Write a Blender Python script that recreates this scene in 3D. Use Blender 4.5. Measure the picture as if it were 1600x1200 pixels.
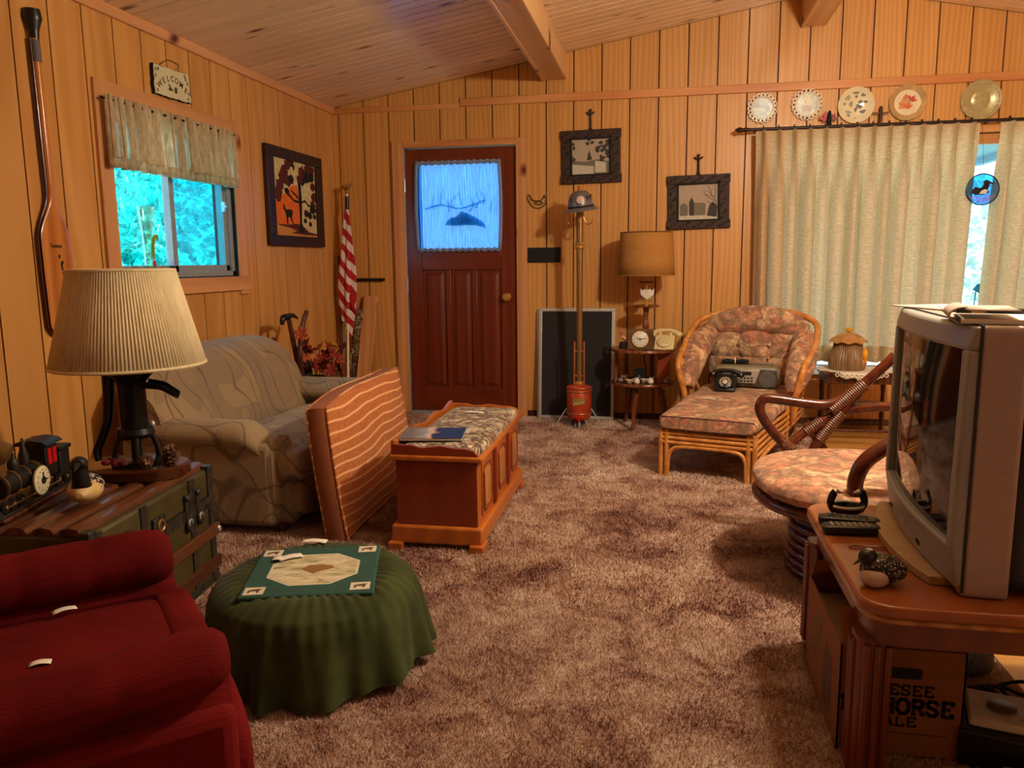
import bpy, math, random
import numpy as np
from mathutils import Vector, Matrix, Euler

# ------------------------------------------------------------------ scene, camera, light
for o in list(bpy.data.objects):
    bpy.data.objects.remove(o, do_unlink=True)
SC = bpy.context.scene
COL = SC.collection
SC.view_settings.view_transform = 'Standard'
SC.view_settings.look = 'None'
SC.view_settings.gamma = 1
SC.view_settings.use_curve_mapping = False
SC.view_settings.exposure = 0.0
random.seed(7)
rng = np.random.default_rng(7)
PI = math.pi


def srgb(r, g, b):
    def f(v):
        v /= 255.0
        return v / 12.92 if v <= 0.04045 else ((v + 0.055) / 1.055) ** 2.4
    return (f(r), f(g), f(b), 1.0)


cam_d = bpy.data.cameras.new('camera')
cam = bpy.data.objects.new('camera', cam_d)
COL.objects.link(cam)
cam_d.sensor_width = 36.0
cam_d.lens = 1235.9 / 1600 * 36.0
cam_d.clip_start = 0.05
_y, _p, _r = math.radians(10.899), math.radians(8.7915), math.radians(0.5377)
fw = Vector((-math.sin(_y) * math.cos(_p), math.cos(_y) * math.cos(_p), -math.sin(_p)))
rt = Vector((math.cos(_y), math.sin(_y), 0))
up = rt.cross(fw)
rt2 = rt * math.cos(_r) - up * math.sin(_r)
up2 = rt * math.sin(_r) + up * math.cos(_r)
cm = Matrix.Identity(4)
for i in range(3):
    cm[i][0], cm[i][1], cm[i][2] = rt2[i], up2[i], -fw[i]
cm[2][3] = 1.1927
cam.matrix_world = cm
SC.camera = cam

world = bpy.data.worlds.new('world')
SC.world = world
world.use_nodes = True
wn = world.node_tree.nodes
wn['Background'].inputs[0].default_value = (0.42, 0.76, 1.0, 1)
wn['Background'].inputs[1].default_value = 5.0

sun_d = bpy.data.lights.new('sun', 'SUN')
sun_d.energy = 9.0
sun_d.angle = 0.01
sun_d.color = (1, 0.96, 0.88)
sun = bpy.data.objects.new('sun', sun_d)
COL.objects.link(sun)
sun.rotation_euler = (math.radians(38), math.radians(22), 0)
sun['label'] = 'sun above the cottage'

LAMP_W = 225.0
LAMP_POS = (1.15, 2.8, 2.44)


# ------------------------------------------------------------------ mesh helpers
class MB:
    def __init__(s):
        s.v = []
        s.f = []

    def add(s, v, f, M=None):
        k = len(s.v)
        if M is not None:
            v = [tuple(M @ Vector(p)) for p in v]
        s.v += [tuple(p) for p in v]
        s.f += [tuple(i + k for i in q) for q in f]
        return s

    def box(s, x0, x1, y0, y1, z0, z1, M=None):
        v = [(x0, y0, z0), (x1, y0, z0), (x1, y1, z0), (x0, y1, z0),
             (x0, y0, z1), (x1, y0, z1), (x1, y1, z1), (x0, y1, z1)]
        return s.add(v, [(3, 2, 1, 0), (4, 5, 6, 7), (0, 1, 5, 4), (1, 2, 6, 5), (2, 3, 7, 6), (3, 0, 4, 7)], M)

    def hexa(s, v, M=None):
        return s.add(v, [(3, 2, 1, 0), (4, 5, 6, 7), (0, 1, 5, 4), (1, 2, 6, 5), (2, 3, 7, 6), (3, 0, 4, 7)], M)

    def loft(s, secs, caps=True, closed=False, M=None):
        n = len(secs[0])
        v = [p for q in secs for p in q]
        f = []
        m = len(secs)
        for i in range(m if closed else m - 1):
            a, b = i * n, ((i + 1) % m) * n
            for j in range(n):
                k = (j + 1) % n
                f.append((a + j, a + k, b + k, b + j))
        if caps and not closed:
            f.append(tuple(range(n - 1, -1, -1)))
            f.append(tuple(range((m - 1) * n, m * n)))
        return s.add(v, f, M)

    def lathe(s, prof, n=24, c=(0, 0, 0), M=None, sx=1, sy=1):
        secs = []
        for r, z in prof:
            r = max(r, 1e-4)
            secs.append([(c[0] + r * sx * math.cos(2 * PI * j / n), c[1] + r * sy * math.sin(2 * PI * j / n), c[2] + z) for j in range(n)])
        return s.loft(secs, True, False, M)

    def tube(s, pts, r, n=10, closed=False, sub=0, M=None, flat=1.0):
        P = [Vector(p) for p in pts]
        if not hasattr(r, '__len__'):
            r = [r] * len(P)
        r = list(r)
        if sub:
            Q = []
            R = []
            m = len(P)
            rg = range(m if closed else m - 1)
            for i in rg:
                if closed:
                    a, b, c_, d = P[(i - 1) % m], P[i], P[(i + 1) % m], P[(i + 2) % m]
                else:
                    a, b, c_, d = P[max(i - 1, 0)], P[i], P[i + 1], P[min(i + 2, m - 1)]
                for k in range(sub):
                    t = k / sub
                    Q.append(0.5 * ((2 * b) + (c_ - a) * t + (2 * a - 5 * b + 4 * c_ - d) * t * t + (3 * b - a - 3 * c_ + d) * t ** 3))
                    R.append(r[i] * (1 - t) + r[(i + 1) % m] * t)
            if not closed:
                Q.append(P[-1])
                R.append(r[-1])
            P, r = Q, R
        m = len(P)
        secs = []
        prev = None
        for i in range(m):
            if closed:
                t = P[(i + 1) % m] - P[(i - 1) % m]
            else:
                t = P[min(i + 1, m - 1)] - P[max(i - 1, 0)]
            if t.length < 1e-9:
                t = Vector((0, 0, 1))
            t.normalize()
            if prev is None:
                u = t.orthogonal().normalized()
            else:
                u = prev - t * prev.dot(t)
                if u.length < 1e-6:
                    u = t.orthogonal()
                u.normalize()
            prev = u
            w = t.cross(u)
            secs.append([tuple(P[i] + (u * math.cos(2 * PI * j / n) + w * math.sin(2 * PI * j / n) * flat) * r[i]) for j in range(n)])
        return s.loft(secs, True, closed, M)

    def cyl(s, p0, p1, r0, r1=None, n=14, M=None):
        return s.tube([p0, p1], [r0, r0 if r1 is None else r1], n, M=M)

    def sup(s, c, h, e1=1.0, e2=1.0, nu=24, nv=12, M=None):
        def sg(v, e):
            return math.copysign(abs(v) ** e, v)
        secs = []
        for i in range(nv + 1):
            a = -PI / 2 + PI * i / nv
            a = max(min(a, PI / 2 - 1e-3), -PI / 2 + 1e-3)
            ca, sa = sg(math.cos(a), e1), sg(math.sin(a), e1)
            secs.append([(c[0] + h[0] * ca * sg(math.cos(2 * PI * j / nu), e2), c[1] + h[1] * ca * sg(math.sin(2 * PI * j / nu), e2), c[2] + h[2] * sa) for j in range(nu)])
        return s.loft(secs, True, False, M)

    def prism(s, poly, z0, z1, M=None):
        n = len(poly)
        ar = sum(poly[i][0] * poly[(i + 1) % n][1] - poly[(i + 1) % n][0] * poly[i][1] for i in range(n))
        if ar < 0:
            poly = poly[::-1]
        v = [(x, y, z0) for x, y in poly] + [(x, y, z1) for x, y in poly]
        f = [tuple(range(n - 1, -1, -1)), tuple(range(n, 2 * n))] + [(i, (i + 1) % n, n + (i + 1) % n, n + i) for i in range(n)]
        return s.add(v, f, M)

    def grid(s, fn, nu, nv, closeu=False, M=None):
        v = [fn(i / nu, j / nv) for j in range(nv + 1) for i in range(nu if closeu else nu + 1)]
        w = nu if closeu else nu + 1
        f = []
        for j in range(nv):
            for i in range(nu):
                k = (i + 1) % w if closeu else i + 1
                f.append((j * w + i, j * w + k, (j + 1) * w + k, (j + 1) * w + i))
        return s.add(v, f, M)

    def torus(s, c, R, r, n=24, m=8, M=None, ax='z', sx=1, sy=1):
        pts = []
        for i in range(n):
            a = 2 * PI * i / n
            x, y = R * sx * math.cos(a), R * sy * math.sin(a)
            pts.append({'z': (c[0] + x, c[1] + y, c[2]), 'y': (c[0] + x, c[1], c[2] + y), 'x': (c[0], c[1] + x, c[2] + y)}[ax])
        return s.tube(pts, r, m, closed=True, M=M)

    def mesh(s, name, smooth=True, angle=38):
        me = bpy.data.meshes.new(name)
        me.from_pydata(s.v, [], s.f)
        me.update()
        if smooth:
            me.polygons.foreach_set('use_smooth', [True] * len(me.polygons))
            me.set_sharp_from_angle(angle=math.radians(angle))
        return me


def link(name, me, mat=None, parent=None, M=None):
    o = bpy.data.objects.new(name, me)
    COL.objects.link(o)
    if mat is not None and me is not None and not me.materials:
        me.materials.append(mat)
    if parent is not None:
        o.parent = parent
    if M is not None:
        o.matrix_local = M
    return o


def part(name, mb, mat, parent=None, bevel=0, seg=2, smooth=True, angle=38, M=None, solid=0):
    o = link(name, mb.mesh(name, smooth, angle), mat, parent, M)
    if solid:
        md = o.modifiers.new('solid', 'SOLIDIFY')
        md.thickness = solid
        md.offset = 0
    if bevel:
        md = o.modifiers.new('bevel', 'BEVEL')
        md.width = bevel
        md.segments = seg
        md.limit_method = 'ANGLE'
        md.angle_limit = math.radians(40)
    return o


def tag(o, label=None, cat=None, group=None, kind=None):
    if label:
        o['label'] = label
    if cat:
        o['category'] = cat
    if group:
        o['group'] = group
    if kind:
        o['kind'] = kind
    return o


def thing(name, label, cat, loc=(0, 0, 0), rz=0.0, group=None, M=None, rot=None):
    o = bpy.data.objects.new(name, None)
    COL.objects.link(o)
    o.empty_display_size = 0.05
    if M is not None:
        o.matrix_world = M
    else:
        o.location = loc
        o.rotation_euler = rot if rot else (0, 0, rz)
    return tag(o, label, cat, group)


def BW(x, z, y=6.0):   # frame on the back wall: x right, y up, z out into the room
    return Matrix(((1, 0, 0, x), (0, 0, -1, y), (0, 1, 0, z), (0, 0, 0, 1)))


def LW(y, z, x=-2.56):  # frame on the left wall: x along +Y, y up, z out into the room
    return Matrix(((0, 0, 1, x), (1, 0, 0, y), (0, 1, 0, z), (0, 0, 0, 1)))


def T(x, y, z):
    return Matrix.Translation((x, y, z))


def RZ(a):
    return Matrix.Rotation(a, 4, 'Z')


def RX(a):
    return Matrix.Rotation(a, 4, 'X')


def RY(a):
    return Matrix.Rotation(a, 4, 'Y')


def text_mb(body, size, depth=0.0008, bold=0.0, align='CENTER'):
    cu = bpy.data.curves.new('lettering', 'FONT')
    cu.body = body
    cu.size = size
    cu.extrude = depth
    cu.offset = bold
    cu.align_x = align
    cu.resolution_u = 3
    o = bpy.data.objects.new('lettering_tmp', cu)
    COL.objects.link(o)
    bpy.context.view_layer.update()
    dg = bpy.context.evaluated_depsgraph_get()
    me = bpy.data.meshes.new_from_object(o.evaluated_get(dg))
    mb = MB()
    mb.v = [tuple(v.co) for v in me.vertices]
    mb.f = [tuple(p.vertices) for p in me.polygons]
    bpy.data.objects.remove(o, do_unlink=True)
    bpy.data.curves.remove(cu)
    bpy.data.meshes.remove(me)
    return mb


# ------------------------------------------------------------------ materials
class NT:
    def __init__(s, name):
        s.m = bpy.data.materials.new(name)
        s.m.use_nodes = True
        s.n = s.m.node_tree.nodes
        s.l = s.m.node_tree.links
        s.b = s.n['Principled BSDF']
        s.out = s.n['Material Output']

    def node(s, t, ins=None, **kw):
        nd = s.n.new(t)
        for k, v in kw.items():
            setattr(nd, k, v)
        for k, v in (ins or {}).items():
            if isinstance(v, bpy.types.NodeSocket):
                s.l.new(v, nd.inputs[k])
            else:
                nd.inputs[k].default_value = v
        return nd

    def coord(s, rand=True, scale=(1, 1, 1), rot=(0, 0, 0)):
        tc = s.node('ShaderNodeTexCoord').outputs['Object']
        if rand:
            oi = s.node('ShaderNodeObjectInfo').outputs['Random']
            k = s.node('ShaderNodeMath', {0: oi, 1: 37.0}, operation='MULTIPLY').outputs[0]
            tc = s.node('ShaderNodeVectorMath', {0: tc, 1: k}, operation='ADD').outputs[0]
        return s.node('ShaderNodeMapping', {'Vector': tc, 'Scale': scale, 'Rotation': rot}).outputs[0]

    def noise(s, vec, scale, detail=4, rough=0.55, dist=0.0):
        return s.node('ShaderNodeTexNoise', {'Vector': vec, 'Scale': scale, 'Detail': detail, 'Roughness': rough, 'Distortion': dist}).outputs[0]

    def vor(s, vec, scale, feature='F1', out='Distance', rnd=1.0):
        return s.node('ShaderNodeTexVoronoi', {'Vector': vec, 'Scale': scale, 'Randomness': rnd}, feature=feature).outputs[out]

    def ramp(s, fac, stops, interp='LINEAR'):
        r = s.node('ShaderNodeValToRGB', {0: fac})
        r.color_ramp.interpolation = interp
        e = r.color_ramp.elements
        while len(e) > 1:
            e.remove(e[-1])
        for i, (p, c) in enumerate(stops):
            q = e[0] if i == 0 else e.new(p)
            q.position = p
            q.color = c
        return r.outputs[0]

    def mix(s, fac, a, b, blend='MIX'):
        m = s.node('ShaderNodeMix', {0: fac}, data_type='RGBA', blend_type=blend)
        for k, v in ((6, a), (7, b)):
            if isinstance(v, bpy.types.NodeSocket):
                s.l.new(v, m.inputs[k])
            else:
                m.inputs[k].default_value = v
        return m.outputs[2]

    def math(s, op, a, b=0.0, c=None):
        i = {0: a, 1: b}
        if c is not None:
            i[2] = c
        return s.node('ShaderNodeMath', i, operation=op).outputs[0]

    def bump(s, h, strength=0.3, dist=0.01):
        nb = s.node('ShaderNodeBump', {'Height': h, 'Strength': strength, 'Distance': dist})
        s.l.new(nb.outputs[0], s.b.inputs['Normal'])

    def done(s, col=None, rough=0.6, metal=0.0, spec=None, sheen=0.0, coat=0.0):
        if col is not None:
            if isinstance(col, bpy.types.NodeSocket):
                s.l.new(col, s.b.inputs['Base Color'])
            else:
                s.b.inputs['Base Color'].default_value = col
        if isinstance(rough, bpy.types.NodeSocket):
            s.l.new(rough, s.b.inputs['Roughness'])
        else:
            s.b.inputs['Roughness'].default_value = rough
        s.b.inputs['Metallic'].default_value = metal
        if spec is not None:
            s.b.inputs['Specular IOR Level'].default_value = spec
        if sheen:
            s.b.inputs['Sheen Weight'].default_value = sheen
        if coat:
            s.b.inputs['Coat Weight'].default_value = coat
            s.b.inputs['Coat Roughness'].default_value = 0.15
        return s.m


def plain(name, col, rough=0.5, metal=0.0, var=0.12, scale=30, bump=0.0, spec=None, sheen=0.0, coat=0.0):
    t = NT(name)
    v = t.coord()
    n = t.noise(v, scale, 3)
    d = tuple(c * (1 - var) for c in col[:3]) + (1,)
    l = tuple(min(1, c * (1 + var)) for c in col[:3]) + (1,)
    if bump:
        t.bump(n, bump, 0.004)
    return t.done(t.ramp(n, [(0.3, d), (0.7, l)]), rough, metal, spec, sheen, coat)


def wood(name, dark, light, stretch=(1, 1, 0.06), scale=14.0, rough=0.45, knots=None, coat=0.0, contrast=(0.25, 0.75), wave=0.5, spec=0.4, ws=0.33, wd=7.0, wds=1.2):
    t = NT(name)
    v = t.coord(True, stretch)
    n1 = t.noise(v, scale, 6, 0.6, 0.6)
    n2 = t.noise(v, scale * 0.35, 2, 0.5, 1.5)
    w = t.node('ShaderNodeTexWave', {'Vector': v, 'Scale': scale * ws, 'Distortion': wd, 'Detail': 2.5, 'Detail Scale': wds}, bands_direction='X').outputs['Fac']
    m = t.math('ADD', t.math('MULTIPLY', n1, 1 - wave), t.math('MULTIPLY', w, wave))
    col = t.ramp(m, [(contrast[0], dark), (contrast[1], light)])
    oi = t.node('ShaderNodeObjectInfo').outputs['Random']
    hv = t.node('ShaderNodeHueSaturation', {'Hue': 0.5, 'Saturation': 1.0, 'Value': t.math('ADD', t.math('MULTIPLY', oi, 0.16), 0.92), 'Color': col}).outputs[0]
    col = t.mix(t.math('MULTIPLY', n2, 0.35), hv, dark)
    if knots:
        kv = t.node('ShaderNodeSeparateXYZ', {0: t.coord(True)})
        ia, ib = knots[3]
        kc = t.node('ShaderNodeCombineXYZ', {0: t.math('MULTIPLY', kv.outputs[ia], knots[1][0]), 1: t.math('MULTIPLY', kv.outputs[ib], knots[1][1])}).outputs[0]
        d = t.node('ShaderNodeTexVoronoi', {'Vector': kc, 'Scale': knots[0], 'Randomness': 1.0}, voronoi_dimensions='2D').outputs['Distance']
        kf = t.ramp(d, [(0.03, (1, 1, 1, 1)), (0.075, (0.55, 0.55, 0.55, 1)), (0.13, (0, 0, 0, 1))])
        kf = t.math('MULTIPLY', kf, t.ramp(t.noise(t.coord(True), 2.3, 1), [(.47, (0, 0, 0, 1)), (.53, (1, 1, 1, 1))]))
        col = t.mix(kf, col, knots[2])
    t.bump(m, 0.08, 0.003)
    return t.done(col, rough, 0, spec, 0, coat)


def two(name, a, b, scale, stops=(0.4, 0.6), rough=0.8, stretch=(1, 1, 1), bump=0.2, detail=5, dist=0.5, sheen=0.0):
    t = NT(name)
    v = t.coord(True, stretch)
    n = t.noise(v, scale, detail, 0.6, dist)
    if bump:
        t.bump(n, bump, 0.004)
    return t.done(t.ramp(n, [(stops[0], a), (stops[1], b)]), rough, 0, None, sheen)


def fabric_floral(name, cols, scale=9.0, rough=0.85):
    t = NT(name)
    v = t.coord(True)
    d = t.noise(v, scale * 0.8, 3, 0.5, 1.2)
    vv = t.node('ShaderNodeVectorMath', {0: v, 1: t.node('ShaderNodeTexNoise', {'Vector': v, 'Scale': scale * 0.6, 'Detail': 2}).outputs[1]}, operation='ADD').outputs[0]
    c = t.vor(vv, scale, 'F1', 'Distance')
    cell = t.node('ShaderNodeSeparateColor', {0: t.vor(vv, scale, 'F1', 'Color')}).outputs[0]
    base = t.ramp(cell, [(i / len(cols), q) for i, q in enumerate(cols)], 'CONSTANT')
    edge = t.ramp(c, [(0.25, (1, 1, 1, 1)), (0.62, (0, 0, 0, 1))])
    g = t.ramp(d, [(0.35, cols[0]), (0.5, cols[-1]), (0.66, cols[1])])
    col = t.mix(t.math('MULTIPLY', edge, 0.75), g, base)
    fine = t.noise(v, scale * 6, 3, 0.6)
    col = t.mix(t.ramp(fine, [(0.42, (0.5, 0.5, 0.5, 1)), (0.6, (0, 0, 0, 1))]), col, cols[-1])
    t.bump(fine, 0.15, 0.003)
    return t.done(col, rough, 0, 0.2, 0.1)


def metal(name, col, rough=0.3, var=0.1):
    return plain(name, col, rough, 0.6, var, 40)


def glassy(name, tint=(1, 1, 1, 1), refl=0.06, rough=0.02):
    t = NT(name)
    tr = t.node('ShaderNodeBsdfTransparent', {0: tint})
    gl = t.node('ShaderNodeBsdfGlossy', {'Color': (1, 1, 1, 1), 'Roughness': rough})
    mx = t.node('ShaderNodeMixShader', {0: refl, 1: tr.outputs[0], 2: gl.outputs[0]})
    t.l.new(mx.outputs[0], t.out.inputs[0])
    return t.m


def cloth_thin(name, col, trans=0.5, clear=0.0, slub=None, col2=None):
    """thin cloth: diffuse + light passing through, with an optional open weave"""
    t = NT(name)
    v = t.coord(False, slub or (1, 1, 1))
    n = t.noise(v, 60, 4, 0.6)
    c = t.ramp(n, [(0.35, col2 or tuple(q * 0.75 for q in col[:3]) + (1,)), (0.65, col)])
    df = t.node('ShaderNodeBsdfDiffuse', {'Color': c})
    tl = t.node('ShaderNodeBsdfTranslucent', {'Color': c})
    mx = t.node('ShaderNodeMixShader', {0: trans, 1: df.outputs[0], 2: tl.outputs[0]})
    res = mx.outputs[0]
    if clear:
        tr = t.node('ShaderNodeBsdfTransparent', {0: (1, 1, 1, 1)})
        m2 = t.node('ShaderNodeMixShader', {0: clear, 1: res, 2: tr.outputs[0]})
        res = m2.outputs[0]
    t.l.new(res, t.out.inputs[0])
    return t.m


W_DARK, W_LIGHT = srgb(150, 88, 40), srgb(206, 142, 78)
M = {}
M['panel'] = wood('panel_wood', srgb(186, 126, 62), srgb(226, 172, 98), (1, 1, 0.10), 8, 0.42, coat=0.12, wave=0.36, contrast=(0.05, 1.0), ws=1.1, wd=26.0, wds=0.3)
M['groove'] = plain('groove_dark', srgb(70, 28, 18), 0.8)
M['ceil'] = wood('ceiling_pine', srgb(226, 194, 156), srgb(248, 224, 190), (0.05, 1, 1), 9, 0.32, knots=(4.2, (0.42, 1.25), srgb(64, 28, 14), (0, 1)), coat=0.3, wave=0.3, contrast=(0.0, 1.0))
M['trim'] = wood('trim_wood', srgb(192, 130, 80), srgb(220, 164, 108), (1, 1, 0.06), 12, 0.45, knots=(3.0, (1, .7), srgb(96, 40, 20), (0, 2)), wave=0.35)
M['trimx'] = wood('trim_wood_long', srgb(194, 124, 68), srgb(222, 158, 98), (0.06, 1, 1), 12, 0.45, knots=(3.2, (.7, 1), srgb(110, 48, 22), (0, 2)), wave=0.35)
M['trimy'] = wood('trim_wood_deep', srgb(192, 130, 80), srgb(220, 164, 108), (1, 0.06, 1), 12, 0.45, knots=(3.2, (.7, 1), srgb(96, 40, 20), (1, 2)), wave=0.35)
M['beam'] = wood('beam_wood', srgb(206, 158, 106), srgb(236, 194, 142), (1, 0.05, 1), 9, 0.4, knots=(3.5, (1, 0.6), srgb(90, 42, 20), (0, 1)), wave=0.3)
M['door'] = wood('door_mahogany', srgb(92, 32, 14), srgb(124, 52, 24), (1, 1, 0.06), 12, 0.3, coat=0.3, contrast=(0, 1))
M['doorx'] = wood('door_mahogany_rail', srgb(92, 32, 14), srgb(122, 50, 24), (0.06, 1, 1), 12, 0.3, coat=0.3, contrast=(0, 1))
M['brass'] = metal('brass', srgb(206, 160, 84), 0.28)
M['oldbrass'] = metal('aged_brass', srgb(150, 112, 58), 0.38)
M['copper'] = metal('copper_tube', srgb(190, 120, 84), 0.35)
M['steel'] = metal('steel', srgb(190, 190, 188), 0.3)
M['chrome'] = metal('chrome', srgb(220, 220, 220), 0.12)
M['pewter'] = plain('pewter_gold', srgb(178, 166, 120), 0.3, 0.2)  # pale gold tone set in the base colour
M['iron'] = plain('black_iron', srgb(16, 17, 18), 0.32, 0.3, 0.3)
M['black'] = plain('black_plastic', srgb(14, 14, 15), 0.35)
M['matte_black'] = plain('matte_black', srgb(10, 9, 9), 0.8)
M['white'] = plain('white_paper', srgb(232, 228, 216), 0.8, var=0.04)
M['alum'] = metal('aluminium_frame', srgb(196, 196, 190), 0.45)
M['glass'] = glassy('window_glass')
M['glass_blue'] = glassy('window_glass_screened', (0.35, 0.85, 0.95, 1), .10, .5)
M['vinyl'] = plain('grey_vinyl', srgb(140, 148, 150), 0.5)
M['darkwood'] = wood('dark_walnut', srgb(58, 26, 14), srgb(98, 50, 26), (1, 1, 0.08), 20, 0.35, coat=0.2)
M['maple'] = wood('maple_red_brown', srgb(96, 46, 20), srgb(140, 76, 36), (1, 1, 0.08), 20, 0.3, coat=0.3)


# ------------------------------------------------------------------ room shell
XL, XR, YB, YF = -2.56, 3.7, 6.0, -2.6
RIDGE = 1.1


def zc(x):
    return 2.375 + 0.17 * (x - XL) if x <= RIDGE else 2.375 + 0.17 * (RIDGE - XL) - 0.2 * (x - RIDGE)


def struct(o, label=None):
    o['kind'] = 'structure'
    if label:
        o['label'] = label
    return o


def cut_panel(a0, a1, z0, top, holes, d0, d1, axis):
    """a board between a0..a1 with rectangular holes, from depth d0 to d1"""
    mb = MB()
    cuts = sorted({a0, a1} | {h for q in holes for h in q[:2] if a0 < h < a1})
    for i in range(len(cuts) - 1):
        p, q = cuts[i], cuts[i + 1]
        m = (p + q) / 2
        segs = [(z0, None)]
        for h in holes:
            if h[0] < m < h[1]:
                new = []
                for s0, s1 in segs:
                    e = top(m) if s1 is None else s1
                    if h[3] <= s0 or h[2] >= e:
                        new.append((s0, s1))
                        continue
                    if h[2] > s0 + 1e-4:
                        new.append((s0, h[2]))
                    if h[3] < e - 1e-4:
                        new.append((h[3], s1))
                segs = new
        for s0, s1 in segs:
            ta, tb = (top(p), top(q)) if s1 is None else (s1, s1)
            if axis == 'x':
                mb.hexa([(p, d0, s0), (q, d0, s0), (q, d1, s0), (p, d1, s0), (p, d0, ta), (q, d0, tb), (q, d1, tb), (p, d1, ta)])
            else:
                mb.hexa([(d1, p, s0), (d1, q, s0), (d0, q, s0), (d0, p, s0), (d1, p, ta), (d1, q, tb), (d0, q, tb), (d0, p, ta)][::1])
    return mb


DOOR = (-1.985, -1.105, 0.0, 2.058)
PIC = (0.74, 3.35, 0.40, 2.02)
WIN = (3.40, 4.48, 1.12, 1.95)

wall_back = struct(part('wall_back', cut_panel(-2.75, 3.9, 0, lambda x: zc(x) + 0.06, [DOOR, PIC, (1.0999, 1.1, 9, 9)], 6.011, 6.15, 'x'), M['groove'], smooth=False))
g = 0.136 - 14 * 0.2032
while g < XR:
    a, b = max(g + 0.0045, XL), min(g + 0.2032 - 0.0045, XR)
    if b - a > 0.02:
        part('plank', cut_panel(a, b, 0, zc, [DOOR, PIC], 6.0, 6.012, 'x'), M['panel'], wall_back, smooth=False)
    g += 0.2032

wall_left = struct(part('wall_left', cut_panel(YF, 6.15, 0, lambda y: 2.45, [WIN], -2.571, -2.70, 'y'), M['groove'], smooth=False))
g = 4.1 - 33 * 0.2032
while g < YB:
    a, b = max(g + 0.004, YF), min(g + 0.2032 - 0.004, YB)
    if b - a > 0.02:
        part('plank', cut_panel(a, b, 0, lambda y: 2.378, [WIN], -2.56, -2.572, 'y'), M['panel'], wall_left, smooth=False)
    g += 0.2032

FILL_WIN = (-1.9, -0.9, 1.1, 2.0)  # unseen opening added behind the camera for cool fill light
struct(part('wall_right', cut_panel(YF, 6.15, 0, lambda y: 2.9, [FILL_WIN], XR + .1, XR, 'y'), M['panel'], smooth=False))
fill_win = struct(thing('fill_window', 'added window in the right wall behind the viewer for cool fill light', 'window'))
del fill_win['category']
fr = MB()
for a, b, c, d in ((FILL_WIN[0], FILL_WIN[0] + .06, FILL_WIN[2], FILL_WIN[3]), (FILL_WIN[1] - .06, FILL_WIN[1], FILL_WIN[2], FILL_WIN[3]), (FILL_WIN[0], FILL_WIN[1], FILL_WIN[2], FILL_WIN[2] + .06), (FILL_WIN[0], FILL_WIN[1], FILL_WIN[3] - .06, FILL_WIN[3])):
    fr.box(XR + .02, XR + .08, a, b, c, d)
part('window_frame', fr, M['vinyl'], fill_win, bevel=.004)
part('pane', MB().box(XR + .048, XR + .052, FILL_WIN[0] + .05, FILL_WIN[1] - .05, FILL_WIN[2] + .05, FILL_WIN[3] - .05), M['glass'], fill_win, smooth=False)
struct(part('wall_front', MB().box(-2.7, XR + 0.1, YF - 0.1, YF, 0, 3.2), M['panel'], smooth=False))

# ceiling: a backing per slope and boards running up the slope
ceil = MB()
ceil.hexa([(-2.8, YF - .1, zc(XL) - 0.041 + .06), (RIDGE, YF - .1, zc(RIDGE) + .06), (RIDGE, 6.4, zc(RIDGE) + .06), (-2.8, 6.4, zc(XL) - 0.041 + .06),
           (-2.8, YF - .1, zc(XL) + .2), (RIDGE, YF - .1, zc(RIDGE) + .25), (RIDGE, 6.4, zc(RIDGE) + .25), (-2.8, 6.4, zc(XL) + .2)])
ceil.hexa([(RIDGE, YF - .1, zc(RIDGE) + .06), (4.0, YF - .1, zc(4.0) + .06), (4.0, 6.4, zc(4.0) + .06), (RIDGE, 6.4, zc(RIDGE) + .06),
           (RIDGE, YF - .1, zc(RIDGE) + .25), (4.0, YF - .1, zc(4.0) + .25), (4.0, 6.4, zc(4.0) + .25), (RIDGE, 6.4, zc(RIDGE) + .25)])
ceiling = struct(part('ceiling', ceil, M['groove'], smooth=False))
BWD = 0.092
slL = MB().hexa([(XL - .02, 0, zc(XL) - .0034), (RIDGE, 0, zc(RIDGE)), (RIDGE, BWD - .009, zc(RIDGE)), (XL - .02, BWD - .009, zc(XL) - .0034),
                 (XL - .02, 0, zc(XL) + .06), (RIDGE, 0, zc(RIDGE) + .062), (RIDGE, BWD - .009, zc(RIDGE) + .062), (XL - .02, BWD - .009, zc(XL) + .06)]).mesh('ceiling_board', False)
slR = MB().hexa([(RIDGE, 0, zc(RIDGE)), (XR, 0, zc(XR)), (XR, BWD - .009, zc(XR)), (RIDGE, BWD - .009, zc(RIDGE)),
                 (RIDGE, 0, zc(RIDGE) + .062), (XR, 0, zc(XR) + .062), (XR, BWD - .009, zc(XR) + .062), (RIDGE, BWD - .009, zc(RIDGE) + .062)]).mesh('ceiling_board', False)
for me in (slL, slR):
    k = 0
    while YB - (k + 1) * BWD > YF - BWD:
        link('ceiling_board', me, M['ceil'], ceiling, T(0, YB - (k + 1) * BWD, 0))
        k += 1

for x0, x1, zb, lab in ((-0.905, -0.73, 2.50, 'pine ceiling beam running towards the door side of the back wall'), (0.886, 1.045, 2.76, 'pine ridge beam above the wall plates')):
    mb = MB().hexa([(x0, YF, zb), (x1, YF, zb), (x1, YB, zb), (x0, YB, zb), (x0, YF, zc(x0) + .01), (x1, YF, zc(x1) + .01), (x1, YB, zc(x1) + .01), (x0, YB, zc(x0) + .01)])
    bo = struct(part('ceiling_beam', mb, M['beam'], bevel=0.006))
    bo['label'] = lab
    sgn = 1
    part('edge_strip', MB().box(x0 - .004, x0 + .02, YF, YB - .002, zb - .006, zb + .012), M['beam'], bo, bevel=.003)

# trims
def trim(n, mb, mat, bevel=0.004):
    return struct(part('trim_%d' % n, mb, mat, bevel=bevel))


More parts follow.
